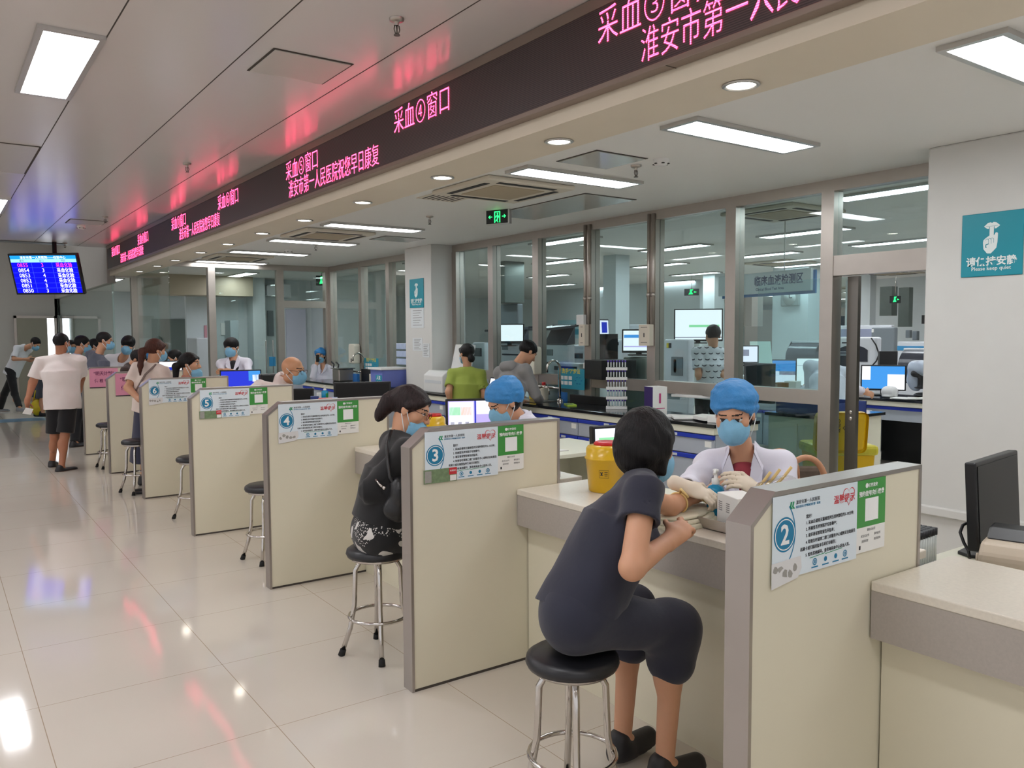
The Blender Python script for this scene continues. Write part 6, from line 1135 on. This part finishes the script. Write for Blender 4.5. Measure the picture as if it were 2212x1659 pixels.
# microscope under its plastic cover, tools on the lab bench
A = V3(9.62,5.02,0.85); t = thing('microscope', 'black microscope half wrapped in a clear plastic cover on the laboratory bench', 'microscope', tuple(A)); T = Blob(0.02); T.ell(A+V3(0,0,0.04), (0.10,0.13,0.035)); T.cap(A+V3(0.07,-0.08,0.05), A+V3(0.07,-0.08,0.26), 0.035); T.cap(A+V3(0.07,-0.09,0.26), A+V3(-0.10,0.08,0.30), 0.04); T.cap(A+V3(-0.05,0.03,0.28), A+V3(-0.05,0.03,0.15), 0.03); T.ell(A+V3(-0.04,0.02,0.13), (0.08,0.08,0.012)); blob_object('stand', T.mesh(0.009), black_m, t)
T = Blob(0.04); T.ell(A+V3(0,0.03,0.36), (0.14,0.17,0.10)); T.ell(A+V3(0.02,0.12,0.26), (0.10,0.10,0.18)); blob_object('plastic_cover', T.mesh(0.012,0.012,30.0,3), mat('milky_film',(186,198,214),0.25,alpha=0.8,bump=0.5,bscale=20), t)
A = V3(9.45,5.36,0.85); T = Blob(0.02); T.cap(A+V3(0,-0.03,0.07), A+V3(0,0.03,0.07), 0.07); T.ell(A+V3(0.0,0,0.02), (0.08,0.09,0.025)); t = thing('tape_dispenser', 'white tape dispenser beside the gloved hand on the laboratory bench', 'dispenser', tuple(A)); blob_object('body', T.mesh(0.01), white_pl, t)
for k, (x, y, a) in enumerate(((9.40,5.12,0.1),(9.42,4.95,0.5),(9.44,4.82,-0.2))): m = MB(); m.box(-0.11,-0.15,0,0.11,0.15,0.012,0.002); o = m.build('paper_stack', paper_m); o.location = (x,y,0.852+0.008*k); o.rotation_euler = (0,0,a); tag(o, 'loose papers on the laboratory bench before the microscope, '+['lowest','middle','top sheet'][k], 'papers')
t = thing('keyboard', 'black keyboard on the laboratory bench by the white column', 'keyboard', (9.42,4.42,0.852)); b = MB(); b.box(9.34,4.2,0.852,9.50,4.66,0.872,0.004); b.build('case', black_m, t)
sbox('specimen_rack','white rack of dark capped vials beside the worker in the doorway','rack',1836,856,9.75,0.14,0.28,0.05,white_pl,0.0)
for k, (px, lab_) in enumerate(((1665,'cardboard carton under the landscape monitor'),(1690,'small brown carton next to the cardboard carton'),(1712,'white carton under the second lit monitor'))): sbox('carton',lab_,'box',px,846,10.7,0.16,0.16,0.10+0.02*k,[bgm,mat('brown_card',(120,84,52),0.7),paper_m][k],0.2)
sbox('waste_pail','white pail with a lid on the bench behind the blue cap','pail',1610,842,9.0,0.20,0.20,0.16,white_pl,0.1,0.03); sbox('grey_screen_back','dark screen back to the right of the blue cap','monitor',1640,870,8.2,0.06,0.34,0.40,dkgrey_m,0.0)

b = MB(); b.box(9.95,4.80,0.0,9.99,5.74,0.75,0.002); tag(b.build('knee_shade_sheet', black_m), 'dark back panel of the knee hole behind the yellow bin', 'panel')  # black sheet added so the knee hole reads as shaded
# ------------------------------------------------------------------ signs, television, ceiling things
teal_s = mat('teal_sign_board', (0,138,156), 0.4, var=0.02); sign_w = mat('sign_white', (226,234,232), 0.5, var=0)
def quiet_sign(X, y_left, y_right, z0, z1, label):
    """on a wall facing -x: seen from the hall, left is +y"""
    t = thing('quiet_sign', label, 'sign', (X,(y_left+y_right)/2,z0), 0, 'teal quiet signs'); W, Hh = y_left-y_right, z1-z0
    b = MB(); b.box(X-0.006,y_right,z0,X,y_left,z1,0.004); b.build('board', teal_s, t)
    M = plane_at((X-0.0068,y_left,z1), (0,-1,0), (0,0,1)); D = lambda pts, m, n, dz=0.0: (lambda q: (q.poly([M @ Vector((u*W, -v*Hh, dz)) for u, v in pts]), q.build(n, m, t, recalc=False)))(MB())
    # lips, finger and fist of the hush pictogram
    D([(0.37,0.215),(0.43,0.165),(0.475,0.155),(0.50,0.168),(0.525,0.155),(0.57,0.165),(0.63,0.215),(0.575,0.255),(0.50,0.265),(0.425,0.255)], sign_w, 'lips')
    D([(0.40,0.2145),(0.60,0.2145),(0.60,0.2185),(0.40,0.2185)], teal_s, 'mouth_line', 0.0006)
    D([(0.463,0.20),(0.475,0.185),(0.52,0.185),(0.532,0.20),(0.532,0.375),(0.463,0.375)], sign_w, 'finger', 0.0003)
    D([(0.452,0.225),(0.463,0.225),(0.463,0.262),(0.452,0.262)], teal_s, 'gap_line', 0.0006); D([(0.532,0.225),(0.543,0.225),(0.543,0.262),(0.532,0.262)], teal_s, 'gap_line', 0.0006)
    D([(0.36,0.47),(0.365,0.43),(0.40,0.40),(0.44,0.375),(0.463,0.36),(0.54,0.36),(0.56,0.325),(0.585,0.32),(0.60,0.34),(0.595,0.47),(0.58,0.56),(0.54,0.60),(0.49,0.645),(0.43,0.64),(0.37,0.57)], sign_w, 'fist')
    for k in range(3):
        u, v = 0.405+0.042*k, 0.415-0.004*k; q = MB(); A = arc(u+0.02,v+0.02,0.026,180,20,8); B = arc(u+0.02,v+0.02,0.020,180,20,8)
        for i in range(8): q.poly([M @ Vector((a*W,-(1-0)*b_*Hh if False else -(v*2+0.04-b_)*Hh,0.0005)) for a, b_ in (A[i],A[i+1],B[i+1],B[i])])
        q.poly([M @ Vector((a*W,-b_*Hh,0.0005)) for a, b_ in ((u+0.043,v+0.01),(u+0.049,v+0.01),(u+0.049,0.50-0.01*k),(u+0.043,0.50-0.01*k))]); q.build('knuckle_line', teal_s, t, recalc=False)
    D([(0.40,0.50),(0.455,0.485),(0.46,0.495),(0.41,0.515),(0.425,0.55),(0.40,0.55)], teal_s, 'knuckle_line', 0.0005)
    text('请保持安静', W*0.165, M @ Matrix.Translation((0.5*W,-0.76*Hh,0.0005)), sign_w, t, 'lettering', W*0.004); text('Please keep quiet', W*0.092, M @ Matrix.Translation((0.5*W,-0.885*Hh,0.0005)), sign_w, t, 'lettering', W*0.0008)
    return t
A = onx(2080,466,5.298); B_ = onx(2076,600,5.298); quiet_sign(5.298, A.y, onx(2214,452,5.298).y, B_.z, A.z, 'large teal hush sign on the white column near the doorway')
A = onx(885,604,5.418); B_ = onx(916,664,5.418); quiet_sign(5.418, A.y, B_.y, B_.z, onx(885,604,5.418).z, 'small teal hush sign on the white pillar in the middle')
for px0, py0, px1, py1, lab in ((888,667,916,708,'pale printed notice below the small teal hush sign'),(892,730,913,758,'white printed sheet low on the white pillar'),(913,742,928,772,'second white sheet overlapping low on the white pillar')):
    A = onx(px0,py0,5.418); B_ = onx(px1,py1,5.418); t = thing('wall_notice', lab, 'notice', (5.418,(A.y+B_.y)/2,B_.z), 0); b = MB(); b.box(5.415,B_.y,B_.z,5.418,A.y,A.z); b.build('sheet', mat('pale_notice',(214,218,220),0.7,var=0.03), t); b = MB(); n = 7
    for i in range(n): zz = A.z-(A.z-B_.z)*(i+1)/(n+1); b.box(5.4142,B_.y+(A.y-B_.y)*(0.15+0.1*(i%3)),zz,5.4149,A.y-(A.y-B_.y)*0.15,zz+0.008)
    b.build('print', grey_print, t)
# hanging exit sign
green_e = emit('exit_green', (40,235,110), 2.2)
c1 = V3(4.33,6.30,2.50); t = thing('exit_sign', 'black hanging exit sign with a green running figure between two arrows', 'exit sign', tuple(c1)); Wd = 0.36
A = onz(1052,452,2.70); A = pt(1050,455,7.85); B_ = pt(1098,447,7.72); C_ = pt(1051,485,7.85); xd = Vector((B_.x-A.x,B_.y-A.y,0)).normalized(); yaw_ = math.atan2(xd.y, xd.x); Wd = (Vector((B_.x-A.x,B_.y-A.y,0))).length; Hh = A.z-C_.z
t.location = ((A.x+B_.x)/2,(A.y+B_.y)/2,C_.z); t.rotation_euler = (0,0,yaw_)
b = MB(); b.box(-Wd/2,0,0,Wd/2,0.035,Hh,0.003); b.build('housing', black_m, t, world=False); b = MB(); b.box(Wd/2-0.004,-0.002,-0.004,Wd/2+0.012,0.04,Hh+0.004); b.box(-Wd/2-0.006,-0.002,-0.006,Wd/2+0.012,0.038,0.002); b.build('trim', alu, t, world=False)
def EX(pts, n='pictogram'): 
    q = MB(); q.poly([(u*Wd,-0.0012,v*Hh) for u, v in pts]); q.build(n, green_e, t, world=False, recalc=False)
EX([(-0.13,0.08),(-0.085,0.08),(-0.085,0.88),(-0.13,0.88)]); EX([(-0.085,0.80),(0.14,0.80),(0.14,0.88),(-0.085,0.88)]); EX([(0.10,0.08),(0.14,0.08),(0.14,0.80),(0.10,0.80)])
EX([(0.02+0.035*math.cos(a),0.70+0.075*math.sin(a)) for a in [i*0.7854 for i in range(8)]],'figure'); EX([(-0.03,0.60),(0.05,0.62),(0.06,0.40),(0.0,0.36)],'figure'); EX([(0.0,0.40),(0.05,0.38),(0.02,0.24),(0.06,0.10),(0.03,0.08),(-0.02,0.24)],'figure'); EX([(0.0,0.38),(-0.05,0.24),(-0.08,0.2),(-0.07,0.15),(-0.02,0.2),(0.03,0.34)],'figure'); EX([(-0.03,0.60),(-0.08,0.5),(-0.07,0.42),(-0.05,0.44),(-0.04,0.5),(0.0,0.55)],'figure'); EX([(0.05,0.62),(0.09,0.5),(0.10,0.44),(0.08,0.43),(0.05,0.5)],'figure')
for s in (-1, 1): EX([(s*0.22,0.47),(s*0.34,0.47),(s*0.34,0.53),(s*0.22,0.53)],'arrow'); EX([(s*0.40,0.50),(s*0.31,0.64),(s*0.31,0.57),(s*0.35,0.50),(s*0.31,0.43),(s*0.31,0.36)],'arrow')
b = MB()
for s in (-0.42, 0.42): b.tube([(s*Wd,0.018,Hh),(s*Wd+0.02,0.018,LC-C_.z)], 0.003, 6)
b.build('hanger', chrome, t, world=False)
def small_exit(P0, rz, w, h, lab):
    t = thing('exit_sign', lab, 'exit sign', tuple(P0), rz); b = MB(); b.box(-w/2,0,-h/2,w/2,0.03,h/2,0.003); b.build('housing', black_m, t, world=False)
    b = MB(); b.poly([(-0.22*w,-0.001,-0.35*h),(0.1*w,-0.001,-0.3*h),(0.0,-0.001,0.1*h),(0.12*w,-0.001,0.4*h),(-0.12*w,-0.001,0.38*h),(-0.12*w,-0.001,0)]); b.poly([(0.16*w,-0.001,-0.1*h),(0.36*w,-0.001,0),(0.16*w,-0.001,0.12*h)]); b.build('pictogram', green_e, t, world=False, recalc=False)
    b = MB(); b.cyl((0,0.015,h/2),(0,0.015,LC-P0.z if LC-P0.z > h/2 else h/2+0.02),0.005); b.build('hanger', chrome, t, world=False)
small_exit(pt(695,606,14.9), -YAW+0.4, 0.20, 0.18, 'small lit green exit sign behind the far glass door head'); small_exit(pt(1494,631,17.0), -0.8, 0.30, 0.14, 'small exit sign far away in the laboratory left of the hanging sign'); small_exit(pt(1934,647,15.5), -0.8, 0.2, 0.14, 'small exit sign by the metal duct far behind the doorway'); small_exit(pt(2003,690,15.0), -0.8, 0.18, 0.16, 'small exit sign at the very edge of the white column')
# hanging laboratory sign
c_tl, c_tr, c_bl = pt(1600,592,9.1), pt(1752,578,8.15), pt(1600,624,9.1); xd = Vector((c_tr.x-c_tl.x, c_tr.y-c_tl.y, 0)); Wd = xd.length+0.35; xd.normalize(); Hh = c_tl.z-c_bl.z+0.06
t = thing('area_sign', 'white and blue sign with Chinese characters hanging from the laboratory ceiling', 'sign', (c_tr.x,c_tr.y,c_tr.z-Hh), math.atan2(xd.y, xd.x))
b = MB(); b.box(-Wd,0.03,-0.03,0.03,0.05,Hh-0.02); b.build('blue_board', mat('sign_blue',(30,110,170),0.4), t, world=False); b = MB(); b.box(-Wd-0.03,0,0.0,0,0.03,Hh); b.build('white_board', mat('sign_board_white',(222,232,232),0.4), t, world=False)
navy_ink = mat('navy_print',(24,62,104),0.6,var=0)
text('临床血液检测区', Hh*0.50, plane_at((-0.10,-0.001,Hh*0.60),(1,0,0),(0,0,1)), navy_ink, t, 'lettering', 0.002, 'RIGHT', world=False, sx=0.92); text('Clinical Blood Test Area', Hh*0.19, plane_at((-Wd*0.42,-0.001,Hh*0.20),(1,0,0),(0,0,1)), navy_ink, t, 'lettering', 0.0008, world=False)
b = MB()
for u in (-Wd*0.28, -Wd*0.82): b.cyl((u,0.02,Hh),(u,0.02,LC-(c_tr.z-Hh)),0.006)
b.build('hanger', white_pl, t, world=False)
# ------------------------------------------------------------------ queue television
cT = Vector((1.72,15.95,0)); d_ = R_.copy(); d_.z = 0; a_ = math.atan2(d_.y, d_.x)-0.03
C0 = pt((15+166+186+39)/4, (551+547+633+637)/4, 13.75)
t = thing('queue_television', 'hanging blue queue screen listing ticket numbers', 'television', tuple(C0), a_); Wt, Ht = 1.18, 0.70; TM = Matrix.Rotation(0.30,4,'X')
b = MB(); b.box(-Wt/2,-0.02,-Ht/2,Wt/2,0.05,Ht/2,0.008); b.bm.transform(TM); b.build('housing', black_m, t, world=False)
tvb = emit('tv_blue', (12,14,215), 1.5); tvc = emit('tv_cyan', (30,140,225), 1.3); tvl = emit('tv_pale', (150,215,240), 1.2); tvw = emit('tv_white', (250,250,255), 1.5); tvr = emit('tv_magenta', (240,60,150), 1.5); tvg = emit('tv_grid', (60,80,230), 1.4)
def TVQ(u0, v0, u1, v1, m, dy, n): q = MB(); q.box((u0-0.5)*(Wt-0.06),-0.0205-dy,(0.5-v1)*(Ht-0.06),(u1-0.5)*(Wt-0.06),-0.0200-dy,(0.5-v0)*(Ht-0.06)); q.bm.transform(TM); return q.build(n, m, t, world=False)
def TVT(s, u, v, size, m, sx=1.0, bold=0.0): return text(s, size, TM @ plane_at(((u-0.5)*(Wt-0.06),-0.0225,(0.5-v)*(Ht-0.06)),(1,0,0),(0,0,1)), m, t, 'lettering', bold, 'CENTER', 0.0002, sx, world=False)
TVQ(0,0,1,1,tvb,0,'screen'); TVQ(0,0,1,0.095,tvc,0.0006,'title_bar'); TVQ(0,0.095,1,0.18,tvl,0.0006,'header_bar')
TVT('淮安市第一人民医院——检验中心', 0.5, 0.05, 0.052, tvw)
for s, u in (('票号',0.17),('窗口',0.47),('项目',0.8)): TVT(s, u, 0.138, 0.04, mat('tv_ink',(60,80,110),0.5))
for i, (n, w_) in enumerate((('0855','3'),('0854','3'),('0853','4'),('0852','4'),('0851','3'),('0850','3'))):
    m = tvr if i == 0 else tvw; v = 0.252+0.137*i; TVT(n, 0.17, v, 0.094, m); TVT(w_, 0.47, v, 0.09, m); TVT('采血化验', 0.80, v, 0.085, m, 0.82, 0.0006)
    if i: TVQ(0,0.183+0.137*i-0.003,1,0.183+0.137*i+0.002,tvg,0.0008,'grid_line')
for u in (0.31,0.62): TVQ(u-0.002,0.18,u+0.002,1,tvg,0.0008,'grid_line')
b = MB(); b.tube([TM @ Vector((0.04,0.06,0.1)), (0.05,0.16,0.36), (0.05,0.16,HC+1.0-C0.z)], 0.035, 14); b.lathe([(0.06,0.30),(0.06,0.34)], (0.05,0.16,0), 16); b.build('ceiling_pole', black_m, t, world=False)
# ------------------------------------------------------------------ things in the ceilings
hatch_m = mat('hatch_panel', (196,192,186), 0.35, var=0.03)
def hatch(name, x0, y0, x1, y1, z, label, m=hatch_m, rim=joint_m, cat='ceiling hatch'):
    t = thing(name, label, cat, ((x0+x1)/2,(y0+y1)/2,z)); b = MB(); b.box(x0,y0,z-0.004,x1,y1,z-0.0005); b.build('rim', rim, t); b = MB(); b.box(x0+0.012,y0+0.012,z-0.009,x1-0.012,y1-0.012,z-0.003,0.003); b.build('panel', m, t); return t
hatch('access_hatch',1.62,4.53,2.10,5.0,HC,'square grey access hatch in the hall ceiling beside the red reflections'); hatch('access_hatch',0.40,7.97,0.83,9.37,HC,'grey hatch in the hall ceiling at the picture edge above the screen'); hatch('access_hatch',1.62,12.6,2.09,13.1,HC,'small hatch in the hall ceiling above the smoke detector')
shiny = mat('polished_hatch', (190,190,186), 0.12, spec=0.7, var=0.03)
hatch('access_hatch',3.55,4.02,4.01,4.44,LC,'polished square hatch in the staff ceiling near the smoke detector', shiny); hatch('access_hatch',4.55,5.30,5.15,6.80,LC,'long polished hatch in the staff ceiling behind the green exit sign', shiny); hatch('access_hatch',4.5,8.9,5.05,9.35,LC,'polished hatch in the staff ceiling above the white pillar', shiny)
grl = mat('cream_grille', (214,206,190), 0.5, var=0.02); slotm = mat('vent_slot', (40,38,36), 0.7, var=0)
def grille(x, y, w, z, label):
    t = thing('air_grille', label, 'vent', (x,y,z)); b = MB(); b.box(-w/2,-w/2,-0.006,w/2,w/2,0); b.build('frame', grl, t, world=False); b = MB(); n = 7
    for i in range(n): a = -w*0.38+w*0.76*i/(n-1); b.box(a-0.012,-w*0.40,-0.0072,a+0.006,w*0.40,-0.0058)
    b.build('slot', slotm, t, world=False)
grille(3.68,6.12,0.38,LC,'square louvred vent between the first air conditioner and the soffit'); grille(3.68,9.55,0.34,LC,'louvred vent near the second air conditioner'); grille(1.4,16.1,0.6,HC,'grey vent at the far end of the hall ceiling above the screen') if False else None
hatch('air_grille',0.55,16.0,2.0,16.3,HC,'grey strip vent at the far end of the hall ceiling',gm_, joint_m, 'vent')
def cassette(x, y, label, z=LC, k=0.84):
    t = thing('air_conditioner', label, 'air conditioner', (x,y,z-0.001), 0, 'square ceiling air conditioners'); h = k/2
    b = MB(); b.box(-h,-h,-0.035,h,h,-0.0005,0.012); b.build('panel', grl, t, world=False); b = MB(); b.box(-h*0.58,-h*0.58,-0.040,h*0.58,h*0.58,-0.034,0.003); b.build('return_grille', mat('tan_grille',(176,160,134),0.6,var=0.05,vscale=30), t, world=False)
    for q in ((-h*0.66,-h*0.86,h*0.66,-h*0.74),(-h*0.66,h*0.74,h*0.66,h*0.86),(-h*0.86,-h*0.66,-h*0.74,h*0.66),(h*0.74,-h*0.66,h*0.86,h*0.66)): b = MB(); b.box(q[0],q[1],-0.038,q[2],q[3],-0.033); b.build('air_slot', slotm, t, world=False)
cassette(3.84,5.50,'square air conditioner in the staff ceiling between the second and third bright strip lights'); cassette(3.84,9.08,'square air conditioner in the staff ceiling beyond the green exit sign'); cassette(3.84,12.5,'square air conditioner in the staff ceiling near the far glass screen')
for i, (px, py, lab) in enumerate(((1690,456,'square air conditioner behind the glass above the hanging sign'),(1685,566,'second square air conditioner behind the glass just over the hanging sign'),(1930,588,'square air conditioner behind the doorway'),(1850,620,'distant square air conditioner seen through the doorway'))):
    A = onz(px,py,LC); cassette(A.x, A.y, lab)
def sprinkler(P0, label):
    t = thing('sprinkler', label, 'sprinkler', tuple(P0)); b = MB(); b.lathe([(0.038,-0.001),(0.036,-0.012),(0.022,-0.016),(0.010,-0.02),(0.009,-0.035)], n=18); b.build('escutcheon', steel, t, world=False); b = MB(); b.tube([(-0.012,0,-0.035),(-0.016,0,-0.055),(-0.006,0,-0.08)], 0.003, 6); b.tube([(0.012,0,-0.035),(0.016,0,-0.055),(0.006,0,-0.08)], 0.003, 6); b.cyl((0,0,-0.08),(0,0,-0.084),0.016,0.016,12); b.cyl((0,0,-0.035),(0,0,-0.078),0.004,0.004,8); b.build('head', steel_dark, t, world=False)
for px, py, z, lab in ((857,40,HC,'sprinkler in the hall ceiling nearest the LED board top'),(404,353,HC,'sprinkler in the hall ceiling above the red reflections of window 6'),(227,468,HC,'sprinkler in the hall ceiling beside the far smoke detector'),(140,525,HC,'sprinkler in the hall ceiling just above the screen'),(1374,357,LC,'sprinkler in the staff ceiling beside the smoke detector'),(928,467,LC,'sprinkler in the staff ceiling between pillar and exit sign'),(682,527,LC,'sprinkler in the staff ceiling near the far strip lights')): sprinkler(onz(px,py,z), lab)
def smoke_det(P0, label): t = thing('smoke_detector', label, 'smoke detector', tuple(P0)); b = MB(); b.lathe([(0.055,0),(0.055,-0.018),(0.050,-0.03),(0.034,-0.046),(0.0,-0.05)], n=24); b.build('housing', white_pl, t, world=False); b = MB(); [b.box(0.048*math.cos(a)-0.008,0.048*math.sin(a)-0.008,-0.036,0.048*math.cos(a)+0.008,0.048*math.sin(a)+0.008,-0.030) for a in [i*1.047 for i in range(6)]]; b.build('slot', slotm, t, world=False)
smoke_det(onz(1428,344,LC), 'white smoke detector in the staff ceiling beside a sprinkler'); smoke_det(onz(175,488,HC), 'smoke detector in the hall ceiling above the queue screen'); smoke_det(onz(623,539,LC), 'smoke detector between the far strip lights')
# ------------------------------------------------------------------ far wall and rooms behind the far glass
A = ony(35,687,23.98); B_ = ony(116,687,23.98); t = struct('door_1', MB().box(A.x,23.90,0,B_.x-0.16,23.98,2.10,0.005), mat('grey_door',(150,146,132),0.5,var=0.03)); b = MB(); b.box(A.x-0.06,23.92,0,A.x,24.0,2.16); b.box(B_.x,23.92,0,B_.x+0.06,24.0,2.16); b.box(A.x-0.06,23.92,2.10,B_.x+0.06,24.0,2.16); struct('trim_4', b, steel)
b = MB(); b.box(B_.x-0.16,23.94,0,B_.x,23.98,2.10); struct('door_gap_glow', b, emit('daylight_gap',(240,246,255),2.2))  # glowing slab stands in for bright light through the ajar door
t = thing('wall_plate', 'teal and white information plate on the far wall right of the bright door gap', 'sign', tuple(ony(142,706,23.97))); b = MB(); P0 = ony(142,706,23.97); b.box(P0.x-0.18,23.95,P0.z-0.36,P0.x+0.2,23.97,P0.z+0.3); b.build('plate', mat('grey_plate',(176,178,176),0.5), t); b = MB(); b.box(P0.x+0.02,23.945,P0.z+0.2,P0.x+0.2,23.95,P0.z+0.3); b.box(P0.x+0.16,23.945,P0.z-0.3,P0.x+0.2,23.95,P0.z+0.2); b.build('teal_bar', mat('dark_teal',(40,100,104),0.5), t); b = MB(); b.poly([(P0.x-0.03,23.944,P0.z-0.12),(P0.x+0.05,23.944,P0.z),(P0.x-0.03,23.944,P0.z+0.14),(P0.x-0.10,23.944,P0.z)]); b.build('red_mark', mat('dark_red',(110,50,40),0.5), t)
P0 = ony(374,740,23.97); struct('door_2', MB().box(P0.x-0.55,23.92,0,P0.x+0.55,23.98,2.1,0.005), mat('green_grey_door',(108,120,116),0.5,var=0.03)); P0 = ony(316,706,23.97); b = MB(); b.box(P0.x-0.2,23.95,P0.z-0.3,P0.x+0.2,23.97,P0.z+0.3); tag(b.build('wall_plate', mat('grey_plate')), 'grey plate on the wall behind the far glass left of the green door', 'sign')
# wall air unit, cabinet, heater, coats on the wall behind the far glass
A, B_ = pt(310,612,17.0), pt(547,640,17.0); b = MB(); A = ony(310,612,16.7); B_ = ony(547,640,16.7); b.box(A.x,16.7,B_.z,B_.x,17.29,LC); struct('beam_far', b, mat('beige_box',(176,164,142),0.5,var=0.02))
def far_box(name, lab, cat, x0, y0, x1, y1, zc, m, d=0.15, bev=0.006, floor=False):
    Yf = zc-d; A = ony(x0,y0,Yf); B_ = ony(x1,y1,Yf); zb = 0.0 if floor else B_.z; b = MB(); b.box(A.x,Yf,zb,B_.x,zc-0.001,A.z,bev); return tag(b.build(name, m), lab, cat)
b = MB(); C_ = ony(547,700,16.9); D_ = ony(574,700,16.9); b.box(C_.x,16.9,0,D_.x,17.29,LC); struct('column_far', b, lab_wall_m)
far_box('water_heater','white wall heater with a red light behind the far glass post','heater',577,615,598,640,17.3,mat('heater_white',(206,210,212),0.4),0.35,0.03); far_box('water_heater','grey heater end behind the far door head','heater',613,612,630,644,17.3,mat('heater_white'),0.35,0.03)
far_box('wall_rack','narrow grey panel with black hooks behind the far glass post','panel',578,671,592,726,17.3,gm_,0.05)
far_box('white_door_leaf','white door leaf behind the far glass door','door leaf',618,668,664,840,17.3,mat('lilac_white_leaf',(206,208,222),0.5,var=0.02),0.05,floor=True); far_box('safety_cabinet','white safety cabinet with a smoked sash behind the far glass','cabinet',424,730,470,800,17.3,wm,0.7,0.02,floor=True); far_box('framed_notice','pink framed notice on the wall above the safety cabinet','notice',441,703,448,730,17.3,mat('pink_notice',(206,150,160),0.6),0.03); far_box('framed_notice','white framed notice with a blue corner behind the young doctor','notice',477,698,492,724,17.3,paper_m,0.03)
far_box('glazed_locker','grey glazed locker behind the young doctor','locker',497,692,518,800,17.3,mat('locker_grey',(176,190,194),0.4),0.4,floor=True); far_box('green_notice','green notice behind the far glass right of the soap rack','notice',813,734,836,743,17.3,mat('green_notice_m',(120,176,70),0.6),0.03); far_box('hook_strip','row of dark hooks under the green notice','hook rail',798,747,836,751,17.3,dkgrey_m,0.04)
far_box('blue_board','blue board behind the far glass left of the bald man','board',582,771,596,791,13.644,mat('mid_blue',(40,130,180),0.5),0.03); far_box('blue_screen','pale blue bedding pack behind the phone nurse','pack',735,765,765,785,17.3,mat('pale_teal',(70,150,176),0.6,var=0.2,vscale=8),0.3,floor=True)
for px in (576,591): far_box('door_pull','tall steel pull handle on the far glass, '+('outer' if px < 580 else 'inner')+' of the pair','handle',px-2,735,px+2,810,13.644,chrome,0.03)
far_box('chair_back','black office chair back between the doctor and the bald man','chair',563,808,600,840,9.6,black_m,0.10,0.02,floor=True)
